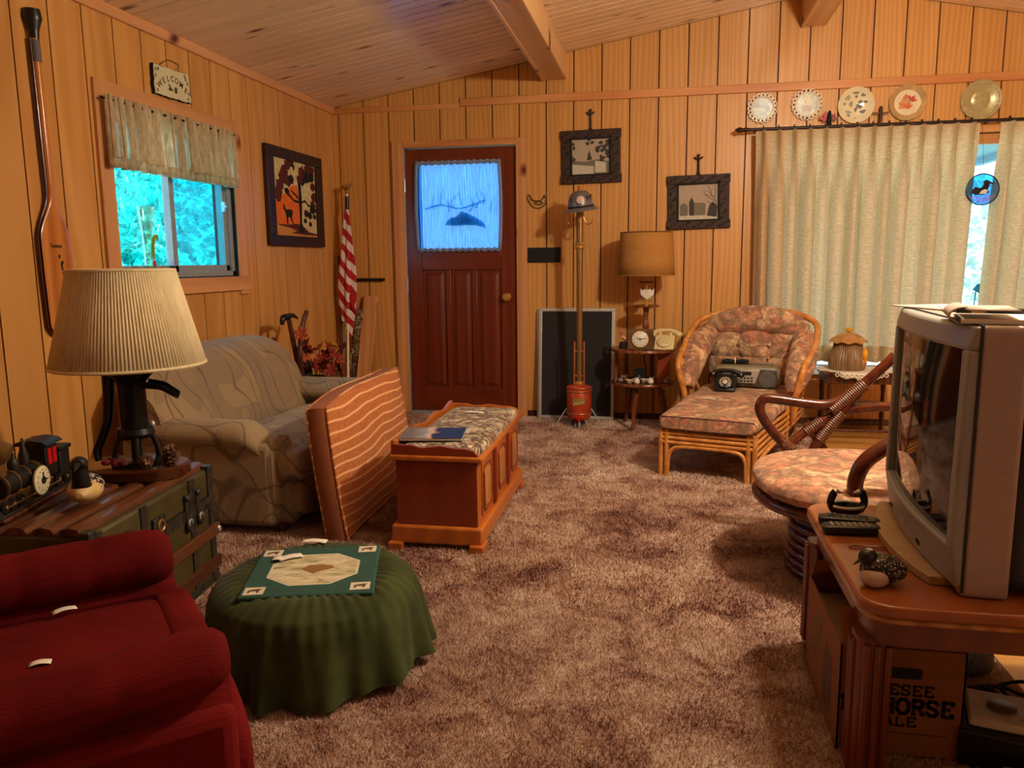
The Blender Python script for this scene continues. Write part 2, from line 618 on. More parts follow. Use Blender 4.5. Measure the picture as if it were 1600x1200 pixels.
trim(1, MB().prism([(0, 0), (0.012, 0), (0.03, 0.028), (0.032, 0.045), (0, 0.045)], 0, YB - YF, Matrix(((1, 0, 0, XL), (0, 0, 1, YF), (0, 1, 0, 2.335), (0, 0, 0, 1)))), M['trimy'], 0.003)
trim(2, MB().box(XL, -1.53, YB - .010, YB, 2.332, 2.372), M['trimx'])
trim(3, MB().box(-1.53, XR, YB - .018, YB, 2.345, 2.402), M['trimx'])
# door casing
trim(4, MB().box(-2.075, -1.982, YB - .02, YB, 0, 2.105), M['trim'])
trim(5, MB().box(-1.108, -1.03, YB - .02, YB, 0, 2.105), M['trim'])
trim(6, MB().box(-1.982, -1.108, YB - .02, YB, 2.055, 2.105), M['trimx'])
struct(part('baseboard_back', MB().box(-1.03, XR, YB - .012, YB, 0, .045), M['darkwood']))
# jambs of the left window
for n, (a, b, c, d) in enumerate([(3.31, 3.40, 1.01, 2.035), (4.48, 4.57, 1.01, 2.035)]):
    trim(7 + n, MB().box(XL, XL + .018, a, b, c, d), M['trim'])
trim(9, MB().box(XL, XL + .018, 3.40, 4.48, 1.95, 2.035), M['trimy'])
trim(10, MB().box(XL, XL + .022, 3.29, 4.59, 1.035, 1.12), M['trimy'])
# wide plank casing at the left of the picture window
trim(11, MB().box(.62, .735, YB - .02, YB, .33, 2.07), M['trim'])
trim(12, MB().box(.735, 3.4, YB - .02, YB, 2.02, 2.075), M['trimx'])

# floors
tc = NT('carpet')
v = tc.coord(False)
big = tc.noise(v, 1.6, 3, 0.6, 0.3)
mid = tc.noise(v, 4.6, 7, 0.72, 1.0)
fine = tc.noise(v, 140, 3, 0.7)
m1 = tc.math('ADD', tc.math('MULTIPLY', big, 0.35), tc.math('MULTIPLY', mid, 0.65))
m2 = tc.math('ADD', tc.math('MULTIPLY', m1, 0.72), tc.math('MULTIPLY', fine, 0.28))
CARPET = [(0.37, srgb(96, 56, 50)), (0.43, srgb(142, 98, 84)), (0.49, srgb(186, 150, 130)), (0.55, srgb(212, 184, 164)), (0.63, srgb(232, 216, 204))]
tc.bump(tc.noise(v, 260, 3, 0.8), 0.9, 0.012)
M['carpet'] = tc.done(tc.ramp(m2, CARPET), 0.95, 0, 0.05, 0.2)
M['laminate'] = wood('laminate', srgb(176, 120, 56), srgb(220, 168, 96), (0.06, 1, 1), 14, 0.18, coat=0.4)

floor = struct(part('floor', MB().box(-2.7, 1.0, YF - .1, 6.15, -.06, 0.0), M['carpet'], smooth=False))
wf = struct(part('floor_laminate', MB().box(1.0, XR + .1, YF - .1, 6.15, -.08, -.006), M['groove'], smooth=False))
lam = MB().box(0, 1.2, 0, .188, -.008, -.001).mesh('floor_plank', False)
k = 0
y = 0.6
row = 0
while y < 5.98:
    x = 1.004 - (row % 3) * 0.4
    while x < XR:
        x0, x1 = max(x, 1.004), min(x + 1.197, XR)
        if x1 - x0 > .02:
            if x1 - x0 > 1.19:
                link('floor_plank', lam, M['laminate'], wf, T(x0, y, 0))
            else:
                part('floor_plank', MB().box(0, x1 - x0, 0, .188, -.008, -.001), M['laminate'], wf, smooth=False, M=T(x0, y, 0))
        x += 1.2
    y += .19
    row += 1

# carpet pile: short fibres standing on the carpet floor, denser near the camera
def pile(n, y0, y1, hgt, wid):
    # uniform in view wedge
    Y = y0 + (y1 - y0) * rng.random(n)
    X0 = -0.70 * Y - 0.35
    X1 = np.minimum(0.50 * Y + 0.3, 0.995)
    X0 = np.maximum(X0, -2.55)
    X = X0 + (X1 - X0) * rng.random(n)
    a = rng.random(n) * 2 * np.pi
    ln = hgt * (0.6 + 0.7 * rng.random(n))
    lean = 0.9 * hgt * (rng.random((n, 2)) - 0.5) * 1.6
    w = wid * (0.7 + 0.6 * rng.random(n))
    v = np.zeros((n, 3, 3))
    v[:, 0, 0] = X - np.cos(a) * w
    v[:, 0, 1] = Y - np.sin(a) * w
    v[:, 1, 0] = X + np.cos(a) * w
    v[:, 1, 1] = Y + np.sin(a) * w
    v[:, 2, 0] = X + lean[:, 0]
    v[:, 2, 1] = Y + lean[:, 1]
    v[:, 2, 2] = ln
    return v.reshape(-1, 3)


pv = np.concatenate([pile(150000, 1.35, 2.6, .011, .0016), pile(130000, 2.6, 4.2, .012, .0026), pile(60000, 4.2, 5.95, .012, .004)])
pm = bpy.data.meshes.new('carpet_pile')
nv = len(pv)
pm.vertices.add(nv)
pm.vertices.foreach_set('co', pv.astype(np.float32).ravel())
pm.loops.add(nv)
pm.loops.foreach_set('vertex_index', np.arange(nv, dtype=np.int32))
pm.polygons.add(nv // 3)
pm.polygons.foreach_set('loop_start', np.arange(0, nv, 3, dtype=np.int32))
pm.update(calc_edges=True)
tp = NT('carpet_fibre')
v = tp.coord(False)
big = tp.noise(v, 1.6, 3, 0.6, 0.3)
mid = tp.noise(v, 4.6, 7, 0.72, 1.0)
fine = tp.noise(v, 140, 3, 0.7)
m1 = tp.math('ADD', tp.math('MULTIPLY', big, 0.35), tp.math('MULTIPLY', mid, 0.65))
m2 = tp.math('ADD', tp.math('MULTIPLY', m1, 0.72), tp.math('MULTIPLY', fine, 0.28))
M['fibre'] = tp.done(tp.ramp(m2, CARPET), 0.95, 0, 0.05)
link('carpet_pile', pm, M['fibre'], floor)['kind'] = 'stuff'

# ------------------------------------------------------------------ left window
w1 = struct(thing('window_1', 'sliding window in the left wall over the sofa', 'window'))
del w1['category']
fr = MB()
yo0, yo1, zo0, zo1 = WIN
for a, b, c, d in ((yo0, yo0 + .035, zo0, zo1), (yo1 - .035, yo1, zo0, zo1), (yo0, yo1, zo0, zo0 + .035), (yo0, yo1, zo1 - .035, zo1)):
    fr.box(-2.66, -2.575, a, b, c, d)
part('window_frame', fr, M['vinyl'], w1, bevel=.003)
for y0, y1, xx, gm in ((yo0 + .03, 3.95, -2.64, 'glass'), (3.89, yo1 - .03, -2.605, 'glass_blue')):
    sa = MB()
    for a, b, c, d in ((y0, y0 + .04, zo0 + .03, zo1 - .03), (y1 - .04, y1, zo0 + .03, zo1 - .03), (y0, y1, zo0 + .03, zo0 + .07), (y0, y1, zo1 - .07, zo1 - .03)):
        sa.box(xx - .012, xx + .012, a, b, c, d)
    s_ = part('sash', sa, M['vinyl'], w1, bevel=.003)
    part('pane', MB().box(xx - .002, xx + .002, y0 + .03, y1 - .03, zo0 + .06, zo1 - .06), M[gm], s_, smooth=False)
jm = MB()
for a, b, c, d in ((yo0 - .004, yo0 + .006, zo0, zo1), (yo1 - .006, yo1 + .004, zo0, zo1), (yo0, yo1, zo0 - .004, zo0 + .006)):
    jm.box(-2.68, -2.555, a, b, c, d)
part('jamb', jm, M['matte_black'], w1)
lt = MB().box(-2.6, -2.575, 4.40, 4.425, 1.50, 1.56)
lt.cyl((-2.585, 4.41, 1.53), (-2.565, 4.41, 1.53), .012)
part('latch', lt, M['steel'], w1, bevel=.003)

M['valance'] = cloth_thin('valance_lace', srgb(236, 218, 186), 0.4, 0.30, (1, 1.2, 0.3), srgb(190, 170, 136))
ns = 140


def val(u, vv):
    y = 3.33 + u * 1.12
    d = .034 * math.sin(u * 2 * PI * 15 + 1.3 * math.sin(u * 9)) * (0.5 + 0.5 * vv) + .008 * math.sin(u * 2 * PI * 37) * (1 - vv)
    return (-2.515 + d * .7, y + .006 * math.sin(u * 2 * PI * 15), 1.965 - vv * .325 + .002 * math.sin(u * 40) * vv)


vl = thing('window_valance', 'gathered sheer cream valance across the top of the left window', 'curtain', (0, 0, 0))
part('valance_cloth', MB().grid(val, 220, 14), M['valance'], vl, solid=.001)
part('hem_band', MB().grid(lambda u, q: tuple(Vector(val(u, .84 + q * .15)) + Vector((.0025, 0, 0))), 220, 2), M['valance'], vl, solid=.001)
M['valance2'] = cloth_thin('valance_gather', srgb(226, 204, 168), 0.3, 0.04, (1, 1.2, 0.3), srgb(190, 166, 130))
random.seed(31)
for k in range(17):
    u0 = (k + random.uniform(.1, .5)) / 17
    du = random.uniform(.45, .8) / 17
    part('gather_fold', MB().grid(lambda u, q: tuple(Vector(val(min(1, u0 + du * u * (.55 + .45 * q)), q * .86)) + Vector((.006 + .010 * math.sin(u * PI), 0, 0))), 6, 8), M['valance2'], vl)
part('curtain_rod', MB().tube([(-2.515, 3.315, 1.945), (-2.515, 4.46, 1.945)], .006, 8), M['matte_black'], vl)

# ------------------------------------------------------------------ door
d1 = struct(thing('door_1', 'mahogany entry door with curtained window and three tall panels', 'door'))
del d1['category']
DY0, DY1 = 6.012, 6.055
SX = [-1.977, -1.865, -1.235, -1.113]


def dbox(x0, x1, z0, z1, name, mat, y0=DY0, y1=DY1, bev=.004):
    return part(name, MB().box(x0, x1, y0, y1, z0, z1), M[mat], d1, bevel=bev)


dbox(SX[0], SX[1], .02, 2.05, 'stile', 'door')
dbox(SX[2], SX[3], .02, 2.05, 'stile', 'door')
dbox(SX[1], SX[2], 1.94, 2.05, 'rail', 'doorx')
dbox(SX[1], SX[2], 1.135, 1.29, 'rail', 'doorx', DY0 - .006)
dbox(SX[1], SX[2], .02, .205, 'rail', 'doorx')
for a, b in ((-1.675, -1.635), (-1.465, -1.425)):
    dbox(a, b, .205, 1.135, 'muntin', 'door')
for a, b in ((-1.865, -1.675), (-1.635, -1.465), (-1.425, -1.235)):
    pm_ = MB().box(a, b, 6.03, 6.05, .205, 1.135)
    pm_.hexa([(a + .02, 6.03, .225), (b - .02, 6.03, .225), (b - .045, 6.018, .25), (a + .045, 6.018, .25),
              (a + .02, 6.03, 1.115), (b - .02, 6.03, 1.115), (b - .045, 6.018, 1.09), (a + .045, 6.018, 1.09)])
    part('panel', pm_, M['door'], d1, smooth=False)
part('window_pane', MB().box(SX[1], SX[2], 6.032, 6.036, 1.29, 1.94), M['glass'], d1, smooth=False)
kn = MB()
kn.lathe([(.028, 0), (.03, .006), (.014, .01), (.012, .03), (.026, .042), (.03, .056), (.024, .068), (.0, .072)], 20, (0, 0, 0), BW(-1.187, .925, DY0))
part('knob', kn, M['brass'], d1)
for z in (1.78, 1.02, .28):
    hg = part('hinge', MB().cyl((-1.98, 5.985, z - .05), (-1.98, 5.985, z + .05), .008), M['steel'], d1)
part('threshold', MB().box(SX[0] - .0, SX[3], 5.96, 6.08, 0.0, .018), M['vinyl'], d1, bevel=.004)
part('latch_plate', MB().box(-1.15, -1.113, 6.008, 6.012, .86, .98), M['door'], d1)

M['sheer'] = cloth_thin('sheer_door', srgb(70, 180, 245), 0.75, 0.07, (6, 1, .1), srgb(14, 112, 215))  # white cloth; the blue daylight cast is put into its colour
M['sheerband'] = cloth_thin('sheer_band', srgb(190, 205, 225), 0.5, 0.05)


def shf(u, q):
    pinch = 0.012 * math.sin(q * PI)
    x = -1.888 + u * .655
    x = x + (pinch if u > .5 else -pinch * .3)
    d = .006 * math.sin(u * 2 * PI * 26 + 2 * math.sin(u * 11)) + .004 * math.sin(u * 2 * PI * 61)
    return (x, 5.990 + d, 1.94 - q * .655)


cu = thing('door_curtain', 'sheer white gathered curtain with painted blue daylight over the door window', 'curtain')
part('sheer_cloth', MB().grid(shf, 260, 8), M['sheer'], cu)
for z0, z1, nm in ((1.925, 1.955, 'ruffle'), (1.275, 1.30, 'ruffle')):
    part(nm, MB().grid(lambda u, q: (-1.893 + u * .665, 5.984 + .005 * math.sin(u * 2 * PI * 40 + q), z0 + q * (z1 - z0) + .004 * math.sin(u * 83)), 200, 2), M['sheerband'], cu, solid=.001)
for s_, xx in ((-1, -1.880), (1, -1.236)):
    part('side_hem', MB().grid(lambda u, q: (xx + (u - .5) * .026 + s_ * .012 * math.sin(q * PI), 5.981, 1.94 - q * .65), 2, 12), M['sheerband'], cu, solid=.001)
for z in (1.938, 1.288):
    part('curtain_rod', MB().tube([(-1.9, 5.992, z), (-1.222, 5.992, z)], .004, 8), M['brass'], cu)

# ornament hanging behind the sheer: bare branches over a grey winged board
orn = thing('window_ornament', 'grey board with bare twigs seen through the sheer door curtain', 'ornament')
part('board', MB().prism([(-1.68, 1.48), (-1.63, 1.53), (-1.58, 1.54), (-1.55, 1.58), (-1.49, 1.56), (-1.43, 1.53), (-1.37, 1.49), (-1.35, 1.45), (-1.42, 1.47), (-1.5, 1.475), (-1.6, 1.47)], 0, .006,
                         Matrix(((1, 0, 0, 0), (0, 0, -1, 6.030), (0, 1, 0, 0), (0, 0, 0, 1)))), plain('grey_board', srgb(165, 158, 172), .8), orn)
random.seed(3)
for i in range(9):
    x = -1.76 + i * .055
    z = 1.6 + .03 * math.sin(i * 2.1)
    pts = [(x, 6.026, z), (x + random.uniform(-.03, .04), 6.026, z + .05), (x + random.uniform(-.05, .06), 6.026, z + .12)]
    part('twig', MB().tube(pts, [.005, .004, .002], 6, sub=3), M['darkwood'], orn)
part('branch', MB().tube([(-1.83, 6.026, 1.6), (-1.7, 6.026, 1.63), (-1.55, 6.026, 1.6), (-1.35, 6.026, 1.66)], .006, 6, sub=4), M['darkwood'], orn)

# ------------------------------------------------------------------ picture window
w2 = struct(thing('window_2', 'wide picture window behind the long drapes', 'window'))
del w2['category']
fr = MB()
x0, x1, z0, z1 = PIC
for a, b, c, d in ((x0, x0 + .06, z0, z1), (x1 - .06, x1, z0, z1), (x0, x1, z1 - .07, z1), (x0, x1, z0, z0 + .03)):
    fr.box(a, b, 6.03, 6.10, c, d)
part('window_frame', fr, M['trimx'], w2, bevel=.004)
part('mullion', MB().box(1.36, 1.40, 6.035, 6.095, z0, z1), M['vinyl'], w2, bevel=.003)
part('mullion', MB().box(2.72, 2.76, 6.035, 6.095, z0, z1), M['vinyl'], w2, bevel=.003)
for a, b in ((x0 + .06, 1.36), (1.40, 2.72), (2.76, x1 - .06)):
    part('pane', MB().box(a, b, 6.06, 6.064, z0 + .03, z1 - .07), M['glass'], w2, smooth=False)
part('window_sill', MB().box(.66, 3.42, 5.94, 6.03, .37, .40), plain('sill_white', srgb(205, 212, 220), .25), w2, bevel=.004)

# ------------------------------------------------------------------ outside
M['grass'] = two('lakeside_ground', srgb(150, 176, 140), srgb(200, 206, 186), 3)
struct(part('ground_outside', MB().box(-40, 40, -20, 60, -.5, -.35), M['grass'], smooth=False))
M['soffit'] = plain('porch_soffit', srgb(120, 160, 190), .7)
pr_ = thing('porch_roof', 'blue porch roof beyond the picture window', 'roof')
part('soffit', MB().box(.2, 5.2, 6.2, 8.6, 2.12, 2.18), M['soffit'], pr_)
for i in range(5):
    part('rafter', MB().box(.5 + i * .8, .56 + i * .8, 6.2, 8.55, 2.06, 2.12), M['soffit'], pr_)

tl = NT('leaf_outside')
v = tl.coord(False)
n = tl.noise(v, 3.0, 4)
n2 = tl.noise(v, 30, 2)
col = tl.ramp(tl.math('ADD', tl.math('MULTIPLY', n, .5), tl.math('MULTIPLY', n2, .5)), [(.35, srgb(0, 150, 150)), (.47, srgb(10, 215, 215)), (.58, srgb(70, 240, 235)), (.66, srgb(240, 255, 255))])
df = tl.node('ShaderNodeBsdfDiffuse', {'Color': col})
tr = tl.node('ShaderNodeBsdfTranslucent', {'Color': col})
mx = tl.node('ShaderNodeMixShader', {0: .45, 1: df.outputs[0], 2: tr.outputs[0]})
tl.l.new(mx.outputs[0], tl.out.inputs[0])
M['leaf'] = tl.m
M['bark'] = two('bark_outside', srgb(70, 90, 90), srgb(120, 140, 138), 12, stretch=(1, 1, .2))


def leaf_cloud(n, c, h, size):
    p = rng.normal(size=(n, 3))
    p /= np.linalg.norm(p, axis=1)[:, None]
    p *= (rng.random(n) ** 0.4)[:, None]
    ctr = np.array(c) + p * np.array(h)
    a = rng.normal(size=(n, 3))
    a /= np.linalg.norm(a, axis=1)[:, None]
    b = np.cross(a, rng.normal(size=(n, 3)))
    b /= np.linalg.norm(b, axis=1)[:, None]
    s = size * (0.6 + 0.8 * rng.random(n))[:, None]
    q = np.stack([ctr - a * s, ctr + b * s * .5, ctr + a * s, ctr - b * s * .5], 1).reshape(-1, 3)
    me = bpy.data.meshes.new('foliage')
    k = len(q)
    me.vertices.add(k)
    me.vertices.foreach_set('co', q.astype(np.float32).ravel())
    me.loops.add(k)
    me.loops.foreach_set('vertex_index', np.arange(k, dtype=np.int32))
    me.polygons.add(k // 4)
    me.polygons.foreach_set('loop_start', np.arange(0, k, 4, dtype=np.int32))
    me.update(calc_edges=True)
    return me


for i, (x, y, r, h, lab) in enumerate([(-5.6, 7.2, 1.7, 3.2, 'bright leafy tree outside the near pane of the left window'),
                                        (-6.0, 10.9, 1.7, 3.4, 'bright leafy tree seen through the far pane of the left window'),
                                        (-9.8, 12.6, 2.2, 4.2, 'large pale tree standing farthest behind the left window')]):
    t = thing('garden_tree', lab, 'tree', (x, y, -.36), group='trees outside the left window')
    fo = link('foliage', leaf_cloud(26000, (0, 0, h * .62), (r, r, h * .62), .055), M['leaf'], t)
    fo['kind'] = 'stuff'
    part('trunk', MB().tube([(0, 0, 0), (.05, .03, h * .4), (-.04, 0, h * .8)], [.14, .1, .05], 10, sub=3), M['bark'], t)
for i, (x, y, r, h, lab) in enumerate([(5.2, 13.0, 1.2, 3.2, 'pale leafy bush beyond the gap in the drapes')]):
    t = thing('garden_bush', lab, 'bush', (x, y, -.36))
    fo = link('foliage', leaf_cloud(1500, (0, 0, h * .5), (r, r, h * .45), .10), plain('pale_leaf', srgb(190, 200, 196), .8), t)
    fo['kind'] = 'stuff'
    part('stem', MB().tube([(0, 0, 0), (.03, 0, h * .6)], [.06, .02], 8), M['bark'], t)


# ------------------------------------------------------------------ ceiling lamp (just above the frame)
cl = thing('ceiling_lamp', 'warm glass bowl lamp hung from the right ceiling slope', 'lamp', LAMP_POS)
part('rod', MB().cyl((0, 0, .05), (0, 0, zc(LAMP_POS[0]) - LAMP_POS[2] - .01), .01), M['brass'], cl)
part('ceiling_cap', MB().lathe([(.07, 0), (.07, .02), (.02, .05)][::-1], 20, (0, 0, zc(LAMP_POS[0]) - LAMP_POS[2] - .055)), M['brass'], cl)
te = NT('lamp_bulb_glow')
te.b.inputs['Emission Color'].default_value = (1, .66, .32, 1)
te.b.inputs['Emission Strength'].default_value = 12
part('bulb', MB().sup((0, 0, -.02), (.035, .035, .05)), te.done((1, .9, .7, 1), .4), cl)
part('socket', MB().lathe([(.02, .03), (.028, .05), (.02, .08)], 20), M['brass'], cl)
ld = bpy.data.lights.new('lamp_light', 'POINT')
ld.energy = LAMP_W
ld.color = (1, .85, .64)
ld.shadow_soft_size = .09
lo = bpy.data.objects.new('lamp_light', ld)
COL.objects.link(lo)
lo.parent = cl
lo.location = (0, 0, -.12)

# ------------------------------------------------------------------ left wall things
# paddle
M['paddle'] = wood('paddle_wood', srgb(170, 98, 38), srgb(204, 130, 58), (1, .06, 1), 14, .25, coat=.5)
M['paddle_edge_shadow'] = wood('paddle_edge_and_shadow', srgb(40, 10, 8), srgb(74, 22, 14), (1, .06, 1), 14, .3, coat=.4)
pd = thing('canoe_paddle', 'long varnished wooden paddle hung upright on the left wall', 'paddle', M=LW(2.985, .885) @ Matrix.Rotation(0.016, 4, 'Z'))


def paddle_w(t):
    if t < .06:
        return .080 * math.sqrt(max(0, 1 - ((.06 - t) / .06) ** 2)) + .001
    if t < .34:
        return .080 + .003 * math.sin((t - .06) * 8)
    if t < .50:
        s_ = (t - .34) / .16
        return .0665 * (1 - s_) ** 2 * (1 + 2 * s_) + .0165
    return .0165


secs = []
for i in range(61):
    t = i / 60
    y = t * 1.22
    w = paddle_w(t)
    th = .006 if t < .4 else .006 + .0085 * min(1, (t - .4) / .12)
    secs.append([(w * math.copysign(abs(math.cos(a)) ** .8, math.cos(a)), y, .028 + th * math.sin(a)) for a in [2 * PI * k / 16 for k in range(16)]])
part('blade', MB().loft(secs), M['paddle'], pd)
part('edge_and_shadow', MB().loft([[(x * 1.04 - .006, yy, z * .55 + .004) for x, yy, z in s_] for s_ in secs]), M['paddle_edge_shadow'], pd)  # dark sheet behind the blade: its edge plus a painted wall shadow
part('grip', MB().tube([(0, 1.21, .028), (0, 1.25, .028), (0, 1.30, .028), (0, 1.335, .028)], [.017, .020, .036, .030], 14, sub=4, flat=.7), M['black'], pd)
part('sleeve', MB().cyl((0, 1.13, .028), (0, 1.215, .028), .0185), plain('grey_tape', srgb(90, 86, 92), .6), pd)
lt = text_mb('Temaga', .021, .0004, .0004)
part('lettering', lt, M['matte_black'], pd, smooth=False, M=T(-.012, .385, .0352))
lt = text_mb('Road', .021, .0004, .0008)
part('lettering', lt, M['matte_black'], pd, smooth=False, M=T(.022, .215, .0352))
lp = MB().prism([(-.004, .35), (.003, .356), (.008, .35), (.004, .343), (.001, .338), (-.004, .342)], .0345, .0358)
lp.prism([(.004, .318), (.012, .33), (.022, .326), (.02, .318), (.014, .312), (.016, .29), (.010, .288), (.006, .3)], .0345, .0358)
lp.prism([(.010, .285), (.013, .285), (.017, .245), (.014, .245)], .0345, .0358)
part('loon_print', lp, M['matte_black'], pd, smooth=False)
part('wall_hook', MB().box(-.012, .012, 1.0, 1.03, 0, .02), M['steel'], pd, bevel=.002)

# welcome sign
M['slate'] = plain('cream_slate', srgb(206, 200, 160), .7, var=.06)
ws = thing('welcome_sign', 'cream slate welcome sign hung on wire above the left window', 'sign', M=LW(3.905, 2.125) @ RZ(0.04))
random.seed(5)
pl = []
for a, b, n in (((-.155, -.07), (.155, -.075), 14), ((.155, -.075), (.15, .07), 8), ((.15, .07), (-.15, .072), 14), ((-.15, .072), (-.155, -.07), 8)):
    for k in range(n):
        t = k / n
        pl.append((a[0] + (b[0] - a[0]) * t + random.uniform(-.004, .004), a[1] + (b[1] - a[1]) * t + random.uniform(-.003, .003)))
part('slab_edge', MB().prism([(x * 1.02, y * 1.03) for x, y in pl], .004, .02), M['matte_black'], ws, smooth=False)
part('slab_face', MB().prism(pl, .02, .023), M['slate'], ws, smooth=False)
M['sign_ink'] = plain('sign_brown_ink', srgb(74, 58, 44), .8)
word = 'WELCOME'
for i, ch in enumerate(word):
    a = (i - 3) / 3.0
    part('letter', text_mb(ch, .042, .0006, .0005), M['sign_ink'], ws, smooth=False, M=T(a * .105, .010 - .040 * a * a, .0235) @ RZ(-a * .6))
bd = MB().sup((-.022, -.033, .0235), (.022, .006, .001), 1, 1, 14, 6).prism([(-.03, -.03), (-.012, -.03), (-.03, -.008), (-.04, -.004)], .0228, .0242)
bd.prism([(.01, -.045), (.032, -.045), (.036, -.02), (.024, -.012), (.012, -.02)], .0228, .0242)
part('bird_motif', bd, M['sign_ink'], ws)
fl = MB()
for x, y in ((-.135, .05), (-.115, .055), (.12, .04), (.135, .02), (-.135, -.05), (.13, -.058), (-.14, .02), (.14, -.03), (.115, .055)):
    for k in range(4):
        fl.sup((x + .006 * math.cos(k * 1.57), y + .006 * math.sin(k * 1.57), .0235), (.004, .004, .0008), 1, 1, 8, 4)
part('flower_motif', fl, M['sign_ink'], ws)
part('hanging_wire', MB().tube([(-.10, .07, .012), (-.08, .078, .01), (.0, .118, .005), (.09, .11, .008), (.075, .085, .012), (.08, .068, .014)], .0018, 6, sub=3), M['iron'], ws)

# deer picture
dp = thing('deer_picture', 'dark framed picture of a deer under a tree at sunset', 'picture', M=LW(5.283, 1.638))
FW, FH = .425, .325
M['darkframe'] = wood('dark_frame', srgb(30, 16, 12), srgb(58, 32, 24), (1, 1, 1), 10, .5)
for a, b, c, d in ((-FW, FW, FH - .07, FH), (-FW, FW, -FH, -FH + .07), (-FW, -FW + .10, -FH + .07, FH - .07), (FW - .10, FW, -FH + .07, FH - .07)):
    part('frame_side', MB().box(a, b, c, d, .004, .032), M['darkframe'], dp, bevel=.004)
part('picture_panel', MB().box(-FW + .08, FW - .08, -FH + .05, FH - .05, .004, .014), plain('cream_velvet', srgb(206, 186, 128), .9), dp, smooth=False)


def uv(px, py):
    # position inside the picture, from the slanted view of it
    t0 = 225 + (px - 140) * (105 / 438.0)
    t = (py - t0) / (992 - t0)
    xl = 140 + 50 * t
    xr = 578 + 34 * t
    u = (px - xl) / (xr - xl)
    W, H = 2 * (FW - .10), 2 * (FH - .07)
    return (-W / 2 + u * W, H / 2 - t * H)


def shape(name, pts, mat, z, par=dp):
    return part(name, MB().prism([uv(*p) for p in pts], .0141, z), mat, par, smooth=False)


def blobs(name, cs, mat, z):
    mb = MB()
    for x, y, r in cs:
        c = uv(x, y)
        pts = [(c[0] + r * 1.35 * (1 + .22 * math.sin(k * 2.7 + x)) * math.cos(2 * PI * k / 13), c[1] + r * (1 + .22 * math.cos(k * 3.1 + y)) * math.sin(2 * PI * k / 13)) for k in range(13)]
        mb.prism(pts, .0141, z)
        z += .00006
    return part(name, mb, mat, dp, smooth=False)


v_or, v_tan = plain('orange_velvet', srgb(222, 108, 30), .9), plain('tan_velvet', srgb(196, 134, 62), .9)
v_red, v_blk = plain('dark_red_velvet', srgb(84, 26, 16), .9), plain('black_velvet', srgb(20, 12, 12), .9)
shape('sunset', [(165, 640), (270, 590), (330, 510), (390, 500), (420, 700), (430, 890), (185, 885)], v_or, .0146)
shape('ground', [(186, 885), (612, 965), (612, 994), (191, 990)], v_tan, .0147)
shape('ground_shadow', [(190, 880), (300, 885), (400, 870), (470, 900), (520, 945), (612, 962), (612, 975), (480, 975), (340, 965), (400, 940), (330, 915), (250, 900)], v_red, .0150)
blobs('red_leaves', [(290, 310, .035), (260, 370, .04), (250, 430, .045), (320, 300, .04), (220, 500, .04), (210, 570, .04), (210, 625, .03), (300, 460, .04), (440, 380, .04), (500, 350, .035), (545, 370, .035), (560, 520, .03), (575, 620, .035), (420, 450, .035), (560, 690, .03)], v_red, .0151)
blobs('black_leaves', [(330, 450, .032), (345, 330, .022), (490, 430, .04), (540, 430, .035), (450, 470, .03), (290, 560, .022), (560, 730, .035), (490, 770, .026), (530, 790, .026), (480, 840, .018), (535, 870, .018), (580, 800, .018)], v_blk, .0156)
shape('tree_trunk', [(400, 480), (425, 480), (440, 640), (445, 860), (480, 960), (420, 950), (425, 850), (412, 640)], v_blk, .0166)
shape('branch', [(260, 540), (275, 545), (360, 640), (420, 655), (420, 675), (370, 668), (300, 600)], v_blk, .0166)
shape('branch', [(330, 545), (400, 610), (412, 640), (400, 632), (335, 565)], v_blk, .0166)
shape('branch', [(440, 660), (470, 640), (520, 690), (560, 700), (555, 712), (500, 700), (465, 662), (440, 678)], v_blk, .0166)
shape('deer', [(262, 685), (268, 690), (272, 720), (282, 740), (318, 736), (345, 742), (350, 775), (343, 800), (345, 830), (362, 870), (352, 872), (335, 835), (322, 808), (304, 818), (308, 880), (298, 880), (290, 820), (282, 780), (268, 745), (256, 730), (258, 705)], v_blk, .0160)
cr = MB()
for x, y, r in ((330, 350, .022), (355, 395, .02), (470, 520, .025), (505, 540, .02), (490, 590, .025), (525, 620, .02), (455, 600, .02), (475, 700, .03), (410, 300, .03)):
    c = uv(x, y)
    cr.prism([(c[0] + r * 1.1 * math.cos(k * .9) * (1 + .3 * math.sin(k * 2)), c[1] + r * .8 * math.sin(k * .9)) for k in range(7)], .0141, .0169)
part('sky_gap', cr, plain('cream_velvet_gap', srgb(212, 198, 150), .9), dp, smooth=False)

# glass vase standing on the window ledge, painted with a bird and a flower
gv = thing('painted_vase', 'clear glass vase painted with leaf and red flower on the window ledge', 'vase', (-2.535, 3.60, 1.121))
part('glass_body', MB().lathe([(.028, 0), (.032, .02), (.026, .10), (.033, .24), (.045, .36), (.043, .36), (.031, .24), (.024, .1), (.026, .02), (.0, .012)], 20), glassy('vase_glass', (.8, .95, .9, 1), .12), gv)
part('painted_leaf', MB().tube([(.034, -.012, .10), (.036, -.022, .15), (.040, -.014, .20), (.042, .006, .215), (.040, .016, .19)], [.004, .009, .010, .008, .003], 8, sub=4), plain('leaf_paint', srgb(150, 160, 40), .5), gv)
part('painted_flower', MB().sup((.028, -.004, .08), (.006, .014, .016), 1, 1, 10, 6), plain('red_paint', srgb(200, 40, 30), .5), gv)

